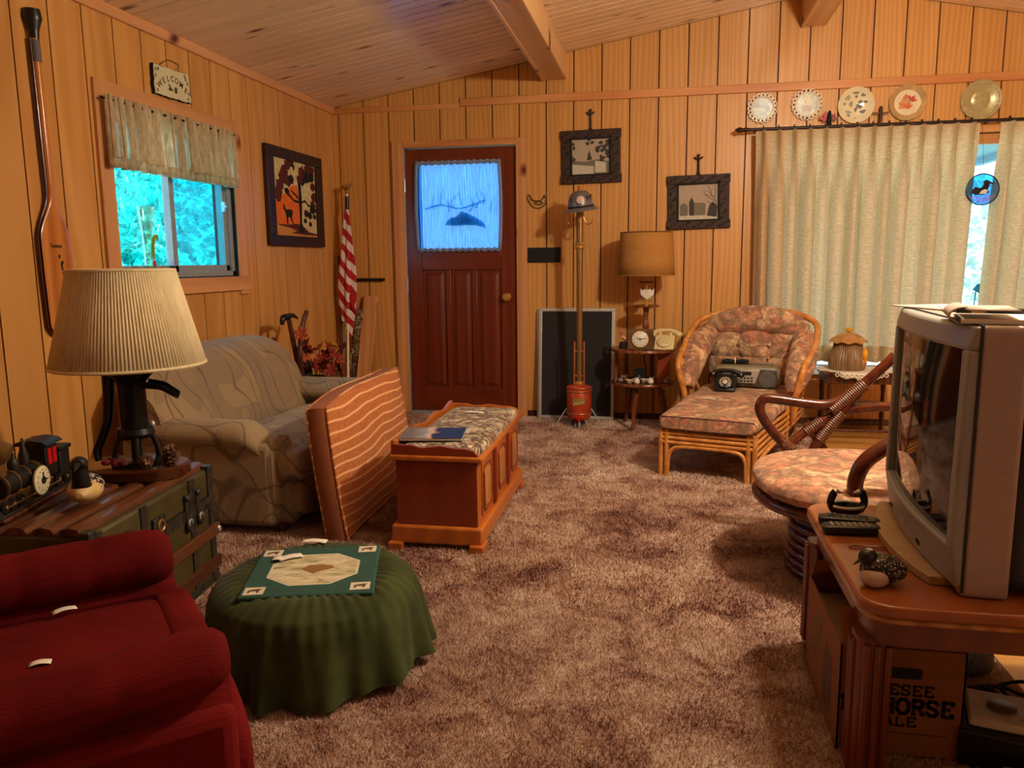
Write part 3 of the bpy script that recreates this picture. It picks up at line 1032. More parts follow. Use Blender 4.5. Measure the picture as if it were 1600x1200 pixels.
# ------------------------------------------------------------------ trunk
tk = thing('steamer_trunk', 'old olive green trunk with wooden slats and metal straps', 'trunk', (-1.855, 2.20, 0), math.radians(6.3))
TX, TY, TH = .25, .375, .465
M['olive'] = two('olive_canvas', srgb(54, 46, 18), srgb(76, 66, 28), 8, (.3, .7), .55)
M['strap'] = two('dark_strap', srgb(28, 26, 24), srgb(62, 58, 52), 40, (.35, .65), .4)
M['slat'] = wood('trunk_slat', srgb(66, 34, 18), srgb(104, 60, 32), (1, .06, 1), 18, .35, coat=.2)
part('body', MB().box(-TX, TX, -TY, TY, .012, .335), M['olive'], tk, bevel=.006)
part('lid', MB().box(-TX, TX, -TY, TY, .34, TH - .02), M['olive'], tk, bevel=.012)
for i in range(6):
    x = -TX + .05 + i * .079
    part('top_slat', MB().prism([(-.034, 0), (.034, 0), (.026, .018), (0, .024), (-.026, .018)], -TY, TY, T(x, 0, TH - .021) @ RX(PI / 2)), M['slat'], tk)
for z0, z1 in ((.19, .235), (.065, .11)):
    part('front_slat', MB().box(TX, TX + .018, -TY, TY + .01, z0, z1), M['slat'], tk, bevel=.004)
for y in (-TY + .04, -TY + .28, TY - .16, TY - .02):
    part('strap', MB().box(TX - .002, TX + .005, y - .019, y + .019, .012, TH - .022), M['strap'], tk)
part('lid_band', MB().box(TX - .001, TX + .006, -TY, TY, .305, .345), M['strap'], tk)
part('base_band', MB().box(TX - .001, TX + .005, -TY, TY, .012, .04), M['strap'], tk)
for sy in (-1, 1):
    part('end_band', MB().box(-TX, TX + .004, sy * TY - .004, sy * TY + .004, .29, .345), M['strap'], tk)
    for sx in (-1, 1):
        for z in (.03, .33, TH - .03):
            part('corner_cap', MB().box(min(sx * (TX - .03), sx * (TX + .007)), max(sx * (TX - .03), sx * (TX + .007)), min(sy * (TY - .03), sy * (TY + .007)), max(sy * (TY - .03), sy * (TY + .007)), z - .022, z + .022), M['strap'], tk, bevel=.004)
    part('slat_stud', MB().sup((TX + .018, sy * TY * .98 + .008, .21), (.008, .012, .014)), M['steel'], tk)
part('shaded_end', MB().box(-TX + .03, TX - .03, -TY - .006, -TY + .002, .05, .28), M['matte_black'], tk)  # black sheet that paints the shade on the trunk's near end
lk = part('lock', MB().box(TX, TX + .012, -.055, .02, .285, .385), M['strap'], tk, bevel=.003)
part('lock_ring', MB().torus((TX + .014, -.018, .355), .018, .005, ax='x'), M['oldbrass'], lk)
for y in (-.2, .17, .25):
    ht = part('hasp', MB().box(TX, TX + .010, y - .014, y + .014, .27, .40).sup((TX + .012, y, .39), (.008, .016, .012)).sup((TX + .012, y, .29), (.01, .018, .022)), M['strap'], tk, bevel=.002)
    part('hasp_loop', MB().torus((TX + .016, y, .30), .012, .004, ax='x'), M['steel'], ht)

TT = TH + .003
# pump lamp
pb = thing('pump_lamp', 'black hand-pump table lamp with pleated cream shade on wooden base', 'lamp', (-1.81, 2.415, TT), math.radians(8))
secs = [[(.195 * math.copysign(abs(math.cos(a)) ** .75, math.cos(a)) - .02, .125 * math.copysign(abs(math.sin(a)) ** .8, math.sin(a)), z) for a in [2 * PI * k / 28 for k in range(28)]] for z in (0, .03)]
secs.append([(x * .95, y * .93, .038) for x, y, z in secs[1]])
part('wooden_base', MB().loft(secs), wood('lamp_base_wood', srgb(60, 26, 12), srgb(112, 58, 28), (.06, 1, 1), 14, .25, coat=.4), pb)
part('flange', MB().lathe([(.085, 0), (.085, .012), (.07, .018), (.0, .018)], 28, (0, 0, .038)), M['iron'], pb)
for k in range(4):
    a = k * PI / 2 + .5
    part('pump_leg', MB().tube([(.072 * math.cos(a), .072 * math.sin(a), .05), (.066 * math.cos(a), .066 * math.sin(a), .09), (.055 * math.cos(a), .055 * math.sin(a), .125), (.04 * math.cos(a), .04 * math.sin(a), .145)], [.013, .008, .009, .014], 8, sub=3), M['iron'], pb)
part('pump_body', MB().lathe([(.018, .05), (.018, .12), (.055, .13), (.064, .145), (.058, .165), (.046, .17), (.044, .31), (.05, .33), (.07, .35), (.076, .365), (.070, .372), (.058, .36), (.02, .352), (.0, .352)], 28), M['iron'], pb)
part('collar_bolt', MB().sup((.058, .01, .175), (.01, .01, .012)), M['steel'], pb)
# spout
sp = []
for t in range(9):
    s_ = t / 8
    w = .036 - .012 * s_
    cx, cz = .045 + .115 * s_, .322 - .018 * s_ - .028 * max(0, s_ - .55) * 2
    h = .030 - .008 * s_
    sp.append([(cx, w * math.cos(PI + PI * k / 10), cz + h * math.sin(PI + PI * k / 10) + .01) for k in range(11)] + [(cx, (w - .005) * math.cos(2 * PI - PI * k / 10), cz + (h - .005) * math.sin(2 * PI - PI * k / 10) + .01) for k in range(11)])
part('spout', MB().loft(sp), M['iron'], pb)
part('handle', MB().tube([(-.055, -.0, .44), (-.075, -.005, .36), (-.08, -.01, .27), (-.085, -.02, .19), (-.105, -.03, .13), (-.118, -.04, .09), (-.112, -.045, .055)], [.026, .022, .018, .015, .014, .014, .012], 12, sub=5, flat=.6), M['iron'], pb)
part('handle_bracket', MB().box(-.075, -.04, -.02, .02, .36, .45), M['iron'], pb, bevel=.005)
part('lamp_stem', MB().cyl((0, 0, .35), (0, 0, .62), .006), M['iron'], pb)
part('socket', MB().lathe([(.016, .56), (.018, .60), (.014, .63)], 14), M['brass'], pb)
M['shade_pleat'] = cloth_thin('pleated_shade', srgb(240, 226, 188), .12, 0, (1, 1, .1), srgb(224, 208, 166))
np_ = 130


def shade(u, q):
    a = 2 * PI * u
    r = .246 - (.246 - .166) * q + .0025 * math.cos(a * np_) * 1.0
    return (r * math.cos(a), r * math.sin(a), .385 + q * .325)


shd = part('lamp_shade', MB().grid(shade, np_ * 4, 2, True), M['shade_pleat'], pb, solid=.002)
part('shade_trim', MB().torus((0, 0, .387), .246, .006, 60, 6), M['shade_pleat'], shd)
part('shade_trim', MB().torus((0, 0, .708), .166, .006, 60, 6), M['shade_pleat'], shd)
fin = MB()
for k in range(3):
    a = k * 2.094
    fin.cyl((0, 0, .66), (.165 * math.cos(a), .165 * math.sin(a), .70), .002, n=6)
part('shade_spider', fin.cyl((0, 0, .60), (0, 0, .68), .004), M['brass'], shd)


def pinecone(loc, s_, lab, tilt):
    t = thing('pine_cone', lab, 'pine cone', loc, rot=(tilt, 0, 1.0), group='pine cones on the lamp base')
    core = MB().lathe([(.004, -.04), (.016, -.02), (.018, 0), (.012, .02), (.003, .04)], 10)
    part('core', core, M['darkwood'], t)
    sc_ = MB()
    for k in range(60):
        z = -.036 + .072 * k / 60
        r = .030 * math.sqrt(max(.05, 1 - (z / .046) ** 2))
        a = k * 2.39996
        c, d = math.cos(a), math.sin(a)
        tx = (-d, c)
        sc_.add([(.3 * r * c - .004 * tx[0], .3 * r * d - .004 * tx[1], z), (.3 * r * c + .004 * tx[0], .3 * r * d + .004 * tx[1], z), (r * c + .007 * tx[0], r * d + .007 * tx[1], z + .008), (r * c - .007 * tx[0], r * d - .007 * tx[1], z + .008), (1.08 * r * c, 1.08 * r * d, z + .003)],
                [(0, 1, 2, 3), (3, 2, 4), (0, 4, 1), (1, 4, 2), (0, 3, 4)])
    q = part('scales', sc_, two('cone_scale', srgb(64, 30, 18), srgb(170, 120, 80), 60, (.45, .7), .5), t, smooth=False)
    q['kind'] = 'stuff'
    t.scale = (s_, s_, s_)
    return t


pinecone((-1.675, 2.405, TT + .066), 1.0, 'round open pine cone beside the pump lamp foot', .5)
pinecone((-1.735, 2.355, TT + .058), .75, 'smaller dark pine cone close against the pump lamp flange', 1.2)
dk = thing('dried_flowers', 'dark red dried petals heaped under the pump lamp legs', 'dried flowers', (-1.83, 2.345, TT + .039))
random.seed(2)
for i in range(9):
    part('petal', MB().sup((random.uniform(-.05, .06), random.uniform(-.025, .02), .012 + random.uniform(0, .008)), (.018, .014, .010), .8, 1, 10, 6), plain('dry_red_%d' % i, srgb(70 + 8 * i, 20 + i, 24), .8), dk)

# train clock
tr = thing('train_clock', 'small black locomotive clock with red cab on the trunk', 'clock', (-1.94, 2.06, TT), math.radians(90 + 6 + 8))
# local x = towards the tender (back), chimney at -x
M['gun'] = plain('bronze_black', srgb(34, 30, 26), .5, .3, .3)
M['gold_old'] = metal('old_gold', srgb(130, 100, 56), .35)
part('base_plate', MB().box(-.22, .20, -.05, .05, 0, .018), M['gun'], tr, bevel=.004)
part('ballast', MB().box(-.23, .21, -.058, .058, 0, .01), M['slat'], tr, bevel=.003)
part('boiler', MB().cyl((-.16, 0, .085), (.06, 0, .085), .034, n=20), M['gun'], tr)
for x in (-.15, -.09, -.03, .03):
    part('boiler_band', MB().torus((x, 0, .085), .035, .003, ax='x'), M['gold_old'], tr)
part('chimney', MB().lathe([(.018, .11), (.016, .15), (.03, .165), (.042, .19), (.04, .205), (.022, .215), (.0, .215)], 18, (-.13, 0, 0)), M['gold_old'], tr)
part('steam_dome', MB().lathe([(.016, .11), (.018, .135), (.012, .15), (.004, .158), (.006, .166), (.0, .17)], 14, (-.06, 0, 0)), M['gun'], tr)
part('sand_dome', MB().lathe([(.014, .11), (.016, .145), (.008, .17), (.003, .2), (0, .2)], 14, (.0, 0, 0)), M['gun'], tr)
cb = part('cab', MB().box(.05, .12, -.04, .04, .06, .165), M['gun'], tr, bevel=.003)
part('cab_roof', MB().prism([(-.055, 0), (.055, 0), (.04, .012), (0, .018), (-.04, .012)], 0, .1, T(.035, 0, .165) @ RZ(PI / 2) @ RX(PI / 2)), M['gun'], cb)
for k in (0, 1):
    part('cab_window', MB().box(.06 + k * .03, .082 + k * .03, -.0425, .0425, .10, .15), plain('cab_red', srgb(190, 20, 24), .4), cb)
part('tender', MB().box(.135, .20, -.04, .04, .04, .13), M['gun'], tr, bevel=.006)
part('tender_rim', MB().box(.13, .205, -.045, .045, .125, .14), M['gun'], tr, bevel=.004)
part('cowcatcher', MB().prism([(-.05, 0), (.05, 0), (.015, .05), (-.015, .05)], 0, .03, T(-.235, 0, .012) @ RZ(PI / 2) @ RX(PI / 2) @ RY(0)), M['gun'], tr)
for x, r in ((-.19, .018), (-.15, .018), (-.11, .018), (.11, .02), (.16, .018), (.19, .018)):
    for s_ in (-1, 1):
        wh = part('wheel', MB().cyl((x, s_ * .034, .018 + r), (x, s_ * .044, .018 + r), r, n=18), M['gun'], tr)
        part('hub', MB().sup((x, s_ * .046, .018 + r), (.007, .004, .007)), M['gold_old'], wh)
dial = part('clock_dial', MB().lathe([(.044, 0), (.046, .006), (.040, .010), (0, .010)], 28, (0, 0, 0), T(-.0, -.043, .066) @ RX(PI / 2)), plain('dial_cream', srgb(216, 206, 170), .5, var=.04), tr)
part('dial_rim', MB().torus((0, -.046, .066), .044, .004, 28, 6, ax='y'), M['gold_old'], dial)
hm = MB().cyl((0, 0, 0), (0, 0, .002), .012)
hm.box(-.002, .002, 0, .026, 0, .002)
hm.box(0, .022, -.002, .002, 0, .002)
for k in range(12):
    a = k * PI / 6
    hm.box(.033 * math.cos(a) - .0015, .033 * math.cos(a) + .0015, .033 * math.sin(a) - .0015, .033 * math.sin(a) + .0015, 0, .0012)
part('hands_and_marks', hm, M['matte_black'], dial, smooth=False, M=T(0, -.0535, .066) @ RX(PI / 2))
part('side_rod', MB().cyl((-.19, -.048, .036), (.11, -.048, .036), .003, n=8), M['gold_old'], tr)
part('bell_wire', MB().tube([(.0, 0, .17), (.02, 0, .19), (.045, 0, .185), (.06, 0, .195)], .002, 6, sub=3), M['gold_old'], tr)
part('headlamp', MB().cyl((-.19, 0, .13), (-.165, 0, .13), .016).box(-.18, -.16, -.008, .008, .09, .12), plain('lamp_red', srgb(150, 30, 20), .4), tr)


# loon decoys
def speckle(name, base, dot, scale, thr):
    t = NT(name)
    v = t.coord(False)
    d = t.vor(v, scale)
    return t.done(t.mix(t.ramp(d, [(thr, (1, 1, 1, 1)), (thr + .06, (0, 0, 0, 1))]), base, dot), .45)


M['loon_back'] = speckle('loon_back', srgb(34, 30, 30), srgb(206, 190, 160), 95, .38)
M['loon_head'] = plain('loon_head', srgb(20, 18, 20), .4)
M['loon_breast'] = plain('loon_breast', srgb(206, 176, 116), .5, var=.1)
lo_ = thing('loon_decoy', 'carved loon decoy with cream breast sitting on the trunk', 'decoy', (-1.745, 2.075, TT), math.radians(-62))
secs = []
for i in range(17):
    t = i / 16
    x = -.085 + .17 * t
    r = math.sin(PI * min(1, max(0, t * .93 + .05))) ** .6
    secs.append([(x, .05 * r * math.cos(a), .04 + .004 * t + (.042 * r * math.sin(a) if math.sin(a) > 0 else .038 * r * math.sin(a))) for a in [2 * PI * k / 20 for k in range(20)]])
part('body', MB().loft(secs), M['loon_breast'], lo_)
part('wings', MB().loft([[(x - .012, y * 1.03, max(z, .045) + .003) for x, y, z in s_] for s_ in secs[1:12]]), M['loon_back'], lo_)
hd = part('neck_and_head', MB().tube([(.035, 0, .05), (.05, 0, .085), (.052, 0, .115), (.055, 0, .135), (.075, 0, .139)], [.034, .025, .024, .026, .014], 16, sub=4), M['loon_head'], lo_)
part('bill', MB().tube([(.075, 0, .137), (.10, 0, .132), (.118, 0, .128)], [.010, .006, .001], 10, sub=2), M['loon_head'], hd)
part('collar', MB().torus((.040, 0, .075), .027, .003, 20, 6), M['loon_back'], lo_)

# ------------------------------------------------------------------ red armchair
rc = thing('red_armchair', 'dark red corduroy armchair cut off at the lower left corner', 'armchair', (-1.254, 1.22, 0), math.radians(42))
tr_ = NT('red_corduroy')
v = tr_.coord(False)
n = tr_.noise(v, 5, 4)
rib = tr_.node('ShaderNodeTexWave', {'Vector': v, 'Scale': 60.0, 'Distortion': 1.0, 'Detail': 1.0}, bands_direction='Y').outputs['Fac']
tr_.bump(rib, .2, .002)
M['red'] = tr_.done(tr_.mix(tr_.math('MULTIPLY', rib, .25), tr_.ramp(n, [(.3, srgb(84, 12, 13)), (.7, srgb(112, 22, 20))]), srgb(60, 6, 9)), .9, 0, .1, 0)


def arm_sec(x, y, r, z, zl, w):
    pts = []
    for k in range(15):
        a = -0.35 * PI + (1.7 * PI) * k / 14
        pts.append((x, y + r * math.cos(a), z + r * .85 * math.sin(a)))
    pts += [(x, y - w, zl + .1), (x, y - w, zl), (x, y + w, zl), (x, y + w, zl + .1)]
    return pts


for s_ in (-1, 1):
    secs = []
    for i in range(45):
        t = i / 44
        x = -.40 + .76 * t
        ruche = 1 - .05 * max(0, math.cos(t * 2 * PI * 5.2)) ** 8
        endr = min(1, math.sqrt(max(0.02, 1 - ((t - .93) / .07) ** 2)) if t > .93 else 1)
        r = (.066 if s_ < 0 else .082) * ruche * (0.55 + .45 * endr)
        secs.append([(x, s_ * (.335) + yy * s_, zz) for _, yy, zz in arm_sec(0, 0, r, (.462 + .040 * t if s_ < 0 else .462 + .012 * t), .30, .055 * (0.6 + .4 * endr))])
    ar = part('arm', MB().loft(secs), M['red'], rc)
    pn = part('side_panel', MB().box(-.40, .365, s_ * .335 - .065, s_ * .335 + .065, .05, .43), M['red'], rc, bevel=.03, seg=4)
part('base', MB().box(-.40, .36, -.28, .28, .08, .30), M['red'], rc, bevel=.02)
part('seat_cushion', MB().sup((.0, 0, .335), (.385, .30, .085), .6, .25, 40, 16), M['red'], rc)
part('front_panel', MB().sup((.345, 0, .22), (.055, .385, .19), .45, .3, 30, 16), M['red'], rc)
part('backrest', MB().sup((-.37, 0, .58), (.12, .37, .36), .5, .35, 30, 18, RY(-.18) @ T(.08, 0, .0)), M['red'], rc)
part('pillow_button', MB().sup((-.2, .08, .62), (.02, .02, .02)), M['red'], rc)
for sx in (-.33, .33):
    for sy in (-.3, .3):
        part('foot', MB().lathe([(.02, 0), (.026, .03), (.03, .055)], 12, (sx, sy, 0)), M['darkwood'], rc)
part('recline_lever', MB().tube([(.10, -.41, .14), (.17, -.42, .19), (.22, -.42, .225)], [.006, .006, .008], 8, sub=3), M['oldbrass'], rc)


def slip(name, label, loc, w, d, rz, tilt=(0, 0), group='white paper price slips'):
    mb = MB().grid(lambda u, q: ((u - .5) * w, (q - .5) * d, .004 * math.sin(u * PI) + .0015), 6, 3)
    o = part(name, mb, M['white'], None, solid=.0006)
    o.location = loc
    o.rotation_euler = (tilt[0], tilt[1], rz)
    return tag(o, label, 'paper', group)


slip('paper_slip', 'white paper slip on the seat of the red armchair', (-1.325, 1.475, .418), .05, .022, .9)
slip('paper_slip', 'white paper slip tucked at the left edge behind the near red arm', (-1.19, 1.25, .42), .04, .02, .6)

# ------------------------------------------------------------------ green ottoman
ot = thing('green_ottoman', 'round low ottoman with gathered green velvet skirt and printed top', 'ottoman', (-1.025, 2.13, 0), math.radians(17))
tg = NT('green_velvet')
v = tg.coord(False)
n = tg.noise(v, 7, 3)
M['green'] = tg.done(tg.ramp(n, [(.3, srgb(42, 50, 20)), (.7, srgb(66, 74, 36))]), .85, 0, .15, .08)
SQ = .185


def skirt(u, q):
    a = 2 * PI * u
    fold = math.sin(a * 13 + 1.8 * math.sin(a * 3)) + .4 * math.sin(a * 23 + 1)
    # start on the square print edge, run over the rounded top, hang to the hem
    c, d = math.cos(a), math.sin(a)
    sq = SQ / max(abs(c), abs(d))
    R = .30
    if q < .35:
        t = q / .35
        r = sq + (R - sq) * t
        z = .272 + .006 * math.sin(t * PI) - .035 * max(0, (r - .20) / .10) ** 2
        amp = .0035 * (1 - .8 * t)
        return (r * c, r * d, z + amp * math.sin(a * 46 + math.sin(a * 5)))
    t = (q - .35) / .65
    r = R + .010 * min(1, t * 6) + .035 * t + fold * (.018 * t) + .002 * math.sin(a * 46 + math.sin(a * 5)) * (1 - t) ** 3
    z = .237 - t * (.212 + .012 * math.sin(a * 3))
    return (r * c, r * d, z)


part('velvet_skirt', MB().grid(skirt, 420, 40, True), M['green'], ot)
part('body', MB().lathe([(.26, .035), (.28, .06), (.285, .22), (.26, .25), (.0, .25)], 36), M['matte_black'], ot)
for k in range(4):
    a = k * PI / 2 + .78
    part('foot', MB().cyl((.2 * math.cos(a), .2 * math.sin(a), 0), (.2 * math.cos(a), .2 * math.sin(a), .04), .02), M['darkwood'], ot)
part('printed_top', MB().box(-SQ - .004, SQ + .004, -SQ - .004, SQ + .004, .255, .2775), plain('teal_print', srgb(36, 76, 66), .9, var=.15), ot, bevel=.006)
tt = NT('landscape_print')
v = tt.coord(False, (1, 2.5, 1))
n = tt.noise(v, 14, 5, .6, .4)
M['print'] = tt.done(tt.ramp(n, [(.3, srgb(108, 108, 70)), (.45, srgb(186, 176, 138)), (.6, srgb(214, 206, 178)), (.72, srgb(150, 146, 100))]), .9)
oc = [(-.055, -.115), (.055, -.115), (.125, -.05), (.125, .05), (.055, .115), (-.055, .115), (-.125, .05), (-.125, -.05)]
pt = part('printed_scene', MB().prism(oc, .277, .2785), M['print'], ot, smooth=False)
part('scene_border', MB().prism([(x * 1.06, y * 1.06) for x, y in oc], .2765, .2781), plain('pale_border', srgb(200, 196, 176), .9), pt, smooth=False)
part('deer_print', MB().prism([(-.04, .0), (-.02, .03), (.02, .03), (.05, .02), (.06, 0), (.02, -.02), (.0, -.04), (-.02, -.02)], .2785, .2790), plain('deer_brown', srgb(140, 100, 56), .9), pt, smooth=False)
for i, (sx, sy) in enumerate(((-1, -1), (1, -1), (1, 1), (-1, 1))):
    c = part('corner_square', MB().box(sx * .148 - .028, sx * .148 + .028, sy * .148 - .026, sy * .148 + .026, .277, .2788), plain('corner_cream_%d' % i, srgb(206, 198, 176), .9, var=.04), ot, smooth=False)
    part('animal_print', MB().prism([(sx * .148 + a, sy * .148 + b) for a, b in ((-.018, -.012), (-.012, -.012), (-.010, -.002), (.006, -.002), (.008, -.013), (.013, -.013), (.015, .004), (.02, .012), (.012, .013), (-.008, .009), (-.017, .005))], .2788, .2793), plain('animal_brown_%d' % i, srgb(92, 62, 44), .9), c, smooth=False)
slip('paper_slip', 'folded white paper slip at the back rim of the green ottoman', (-1.125, 2.345, .280), .085, .03, .17)
slip('paper_slip', 'white paper slip beside the printed scene on the green ottoman', (-1.135, 2.195, .2815), .075, .035, .75)
slip('paper_slip', 'small crumpled paper slip next to a corner animal print', (-1.165, 2.175, .2815), .04, .03, .2)


# ------------------------------------------------------------------ sofa
ts = NT('sofa_jacquard')
v = ts.coord(False)
wv = ts.node('ShaderNodeVectorMath', {0: v, 1: ts.node('ShaderNodeVectorMath', {0: ts.node('ShaderNodeTexNoise', {'Vector': v, 'Scale': 2.2, 'Detail': 1}).outputs[1], 1: (.55, .55, .55)}, operation='MULTIPLY').outputs[0]}, operation='ADD').outputs[0]
w1_ = ts.node('ShaderNodeTexWave', {'Vector': wv, 'Scale': 2.4, 'Distortion': 5.0, 'Detail': 1.0, 'Detail Scale': .8}, wave_type='RINGS').outputs['Fac']
w2_ = ts.node('ShaderNodeTexWave', {'Vector': wv, 'Scale': 1.9, 'Distortion': 7.0, 'Detail': 1.0, 'Detail Scale': .6}, bands_direction='DIAGONAL').outputs['Fac']
cell = ts.node('ShaderNodeSeparateColor', {0: ts.vor(wv, 6.0, 'F1', 'Color')}).outputs[0]
line = ts.math('MAXIMUM', ts.ramp(w1_, [(.985, (0, 0, 0, 1)), (.996, (1, 1, 1, 1))]), ts.ramp(w2_, [(.988, (0, 0, 0, 1)), (.997, (1, 1, 1, 1))]))
stri = ts.node('ShaderNodeTexWave', {'Vector': v, 'Scale': 45.0, 'Distortion': 3.0, 'Detail': 2.0}, bands_direction='Y').outputs['Fac']
base = ts.ramp(cell, [(0, srgb(138, 116, 92)), (.35, srgb(150, 128, 98)), (.6, srgb(130, 112, 94)), (.85, srgb(154, 132, 100))], 'CONSTANT')
base = ts.mix(ts.math('MULTIPLY', stri, .4), base, srgb(170, 148, 114))
n = ts.noise(v, 90, 3)
ts.bump(n, .25, .003)
M['sofa'] = ts.done(ts.mix(ts.math('MULTIPLY', line, .55), base, srgb(72, 58, 50)), .9, 0, .15, .15)

sf = thing('loveseat', 'taupe patterned loveseat with rolled arms against the left wall', 'sofa', (0, 0, 0))
part('base', MB().box(-2.42, -1.60, 3.14, 4.52, .04, .27), M['sofa'], sf, bevel=.03, seg=3)
part('base_front', MB().sup((-1.60, 3.83, .165), (.05, .68, .125), .5, .25, 30, 14), M['sofa'], sf)
part('side_panel', MB().box(-2.40, -1.665, 3.09, 3.20, .04, .42), M['sofa'], sf, bevel=.03, seg=3)
part('side_panel', MB().box(-2.40, -1.665, 4.45, 4.56, .04, .42), M['sofa'], sf, bevel=.03, seg=3)
for yc, s_ in ((3.19, -1), (4.46, 1)):
    secs = []
    for i in range(25):
        t = i / 24
        x = -2.38 + .66 * t
        r = .092
        drop = 0
        if t > .86:
            k = (t - .86) / .14
            drop = .13 * k * k
            r = .092 - .035 * k * k
        if t < .08:
            r *= .8
        pts = [(x + drop * .5, yc + s_ * .02 + r * 1.08 * math.cos(a), .435 - drop + r * .78 * math.sin(a)) for a in [2 * PI * j / 22 for j in range(22)]]
        secs.append(pts)
    part('arm', MB().loft(secs), M['sofa'], sf)
    part('arm_front', MB().sup((-1.685, yc, .27), (.035, .10, .17), .5, .4, 20, 12, None), M['sofa'], sf)
# back with a rounded crown
secs = []
for i in range(31):
    t = i / 30
    y = 3.10 + 1.42 * t
    e = (abs(2 * t - 1)) ** 5
    top = .80 - .17 * e - .015 * (1 - t)
    pts = []
    for a in [2 * PI * j / 26 for j in range(26)]:
        ca, sa = math.cos(a), math.sin(a)
        xx = math.copysign(abs(ca) ** .6, ca) * (.115 - .045 * e)
        zz = math.copysign(abs(sa) ** .55, sa)
        z = .30 + (top - .30) * (zz + 1) / 2
        x = -2.20 - (z - .3) * .32 + xx
        pts.append((x, y, z))
    secs.append(pts)
part('backrest', MB().loft(secs), M['sofa'], sf)
part('seat_cushion', MB().sup((-1.83, 3.83, .315), (.27, .545, .075), .5, .22, 40, 14), M['sofa'], sf)
for yc in (3.24, 4.42):
    part('cushion_ear', MB().sup((-1.605, yc - (.02 if yc < 3.8 else -.02), .312), (.068, .12, .072), .6, .5, 22, 12), M['sofa'], sf)
for x in (-2.34, -1.68):
    for y in (3.18, 4.48):
        part('foot', MB().box(x - .03, x + .03, y - .03, y + .03, 0, .05), M['darkwood'], sf)

# ------------------------------------------------------------------ striped cushion
t2 = NT('striped_orange_cloth')
v = t2.coord(False)
sep = t2.node('ShaderNodeSeparateXYZ', {0: v})
warp = t2.noise(v, 1.6, 2)
zz = t2.math('ADD', sep.outputs[2], t2.math('MULTIPLY', warp, .10))
fr_ = t2.math('FRACT', t2.math('MULTIPLY', zz, 21.0))
stripe = t2.ramp(fr_, [(.0, (0, 0, 0, 1)), (.40, (0, 0, 0, 1)), (.45, (1, 1, 1, 1)), (.60, (1, 1, 1, 1)), (.65, (0, 0, 0, 1))])
nn = t2.noise(v, 60, 3)
t2.bump(nn, .2, .002)
M['stripe'] = t2.done(t2.mix(stripe, t2.ramp(nn, [(.35, srgb(168, 98, 54)), (.65, srgb(192, 118, 68))]), srgb(230, 176, 126)), .85, 0, .15, .15)
cs = thing('striped_cushion', 'rust orange cushion with pale stripes leaning on the loveseat', 'cushion', (-1.435, 3.62, 0.003), M=T(-1.43, 3.61, .312) @ RZ(math.radians(2)) @ RY(math.radians(-7)))


def cush(u, q):
    pass


body = MB()
NY, NZ = 30, 18
def face(sgn):
    def f(u, q):
        a, b = 2 * u - 1, 2 * q - 1
        puff = (1 - abs(a) ** 3.0) * (1 - abs(b) ** 3.0)
        y = a * .53 * (1 - .03 * b * b)
        z = b * .305 * (1 - .06 * a * a) + .02 * a - .01 * math.sin(a * 3)
        return (sgn * (.045 + .035 * puff), y, z)
    return f
body.grid(face(1), NY, NZ)
body.grid(face(-1), NZ * 0 + NY, NZ)
rim = [(i / NY, 0) for i in range(NY)] + [(1, j / NZ) for j in range(NZ)] + [(1 - i / NY, 1) for i in range(NY)] + [(0, 1 - j / NZ) for j in range(NZ)]
pa, pb_ = [face(1)(*r) for r in rim], [face(-1)(*r) for r in rim]
mid_ = [(0, p[1] * 1.018, p[2] * 1.02) for p in pa]
part('cushion_body', body, M['stripe'], cs)
part('side_band', MB().loft([pa, [(.028, m[1], m[2]) for m in mid_], [(-.028, m[1], m[2]) for m in mid_], pb_], caps=False), plain('rust_cloth', srgb(150, 88, 50), .85), cs)
for sgn in (1, -1):
    part('piping', MB().tube([(p[0] + .001 * sgn, p[1] * 1.004, p[2] * 1.005) for p in [face(sgn)(*r) for r in rim]], .005, 6, closed=True), M['stripe'], cs)

# ------------------------------------------------------------------ cedar chest
ch = thing('cedar_chest', 'honey oak blanket chest with tapestry padded lid', 'chest', (-.922, 3.565, 0), math.radians(.6))
M['oak'] = wood('honey_oak', srgb(156, 80, 26), srgb(194, 112, 44), (1, .07, 1), 9, .35, coat=.3, contrast=(0, 1))
M['oakv'] = wood('honey_oak_upright', srgb(156, 80, 26), srgb(194, 112, 44), (1, 1, .07), 9, .35, coat=.3, contrast=(0, 1))
M['red_and_shaded_oak'] = wood('red_wood_and_shaded_end', srgb(122, 46, 20), srgb(142, 58, 26), (1, 1, .1), 8, .35, coat=.3, contrast=(0, 1))  # red wood parts, and the chest end with shade in its colour
M['tapestry'] = fabric_floral('tapestry', [srgb(216, 196, 158), srgb(232, 218, 184), srgb(130, 66, 58), srgb(92, 80, 72), srgb(184, 126, 98), srgb(64, 46, 44)], 14)
CX, CY = .175, .485
part('body', MB().box(-CX, CX, -CY, CY, .09, .38), M['oak'], ch, bevel=.004)
part('shaded_end', MB().box(-CX + .001, CX - .001, -CY - .006, -CY + .002, .10, .375), M['red_and_shaded_oak'], ch, bevel=.003)  # near end in darker red: shade put into the wood colour
part('plinth', MB().box(-CX - .022, CX + .022, -CY - .022, CY + .022, .02, .10), M['oak'], ch, bevel=.012, seg=3)
for x in (-CX, CX):
    for y in (-CY, CY):
        part('foot', MB().box(x - .03, x + .03, y - .05, y + .05, 0, .03), M['oak'], ch, bevel=.003)
part('lid_rim', MB().box(-CX - .022, CX + .026, -CY - .022, CY + .02, .378, .402), M['oak'], ch, bevel=.008, seg=3)
part('padded_lid', MB().sup((.012, 0, .405), (CX - .0, CY - .012, .042), .5, .16, 44, 12), M['tapestry'], ch)


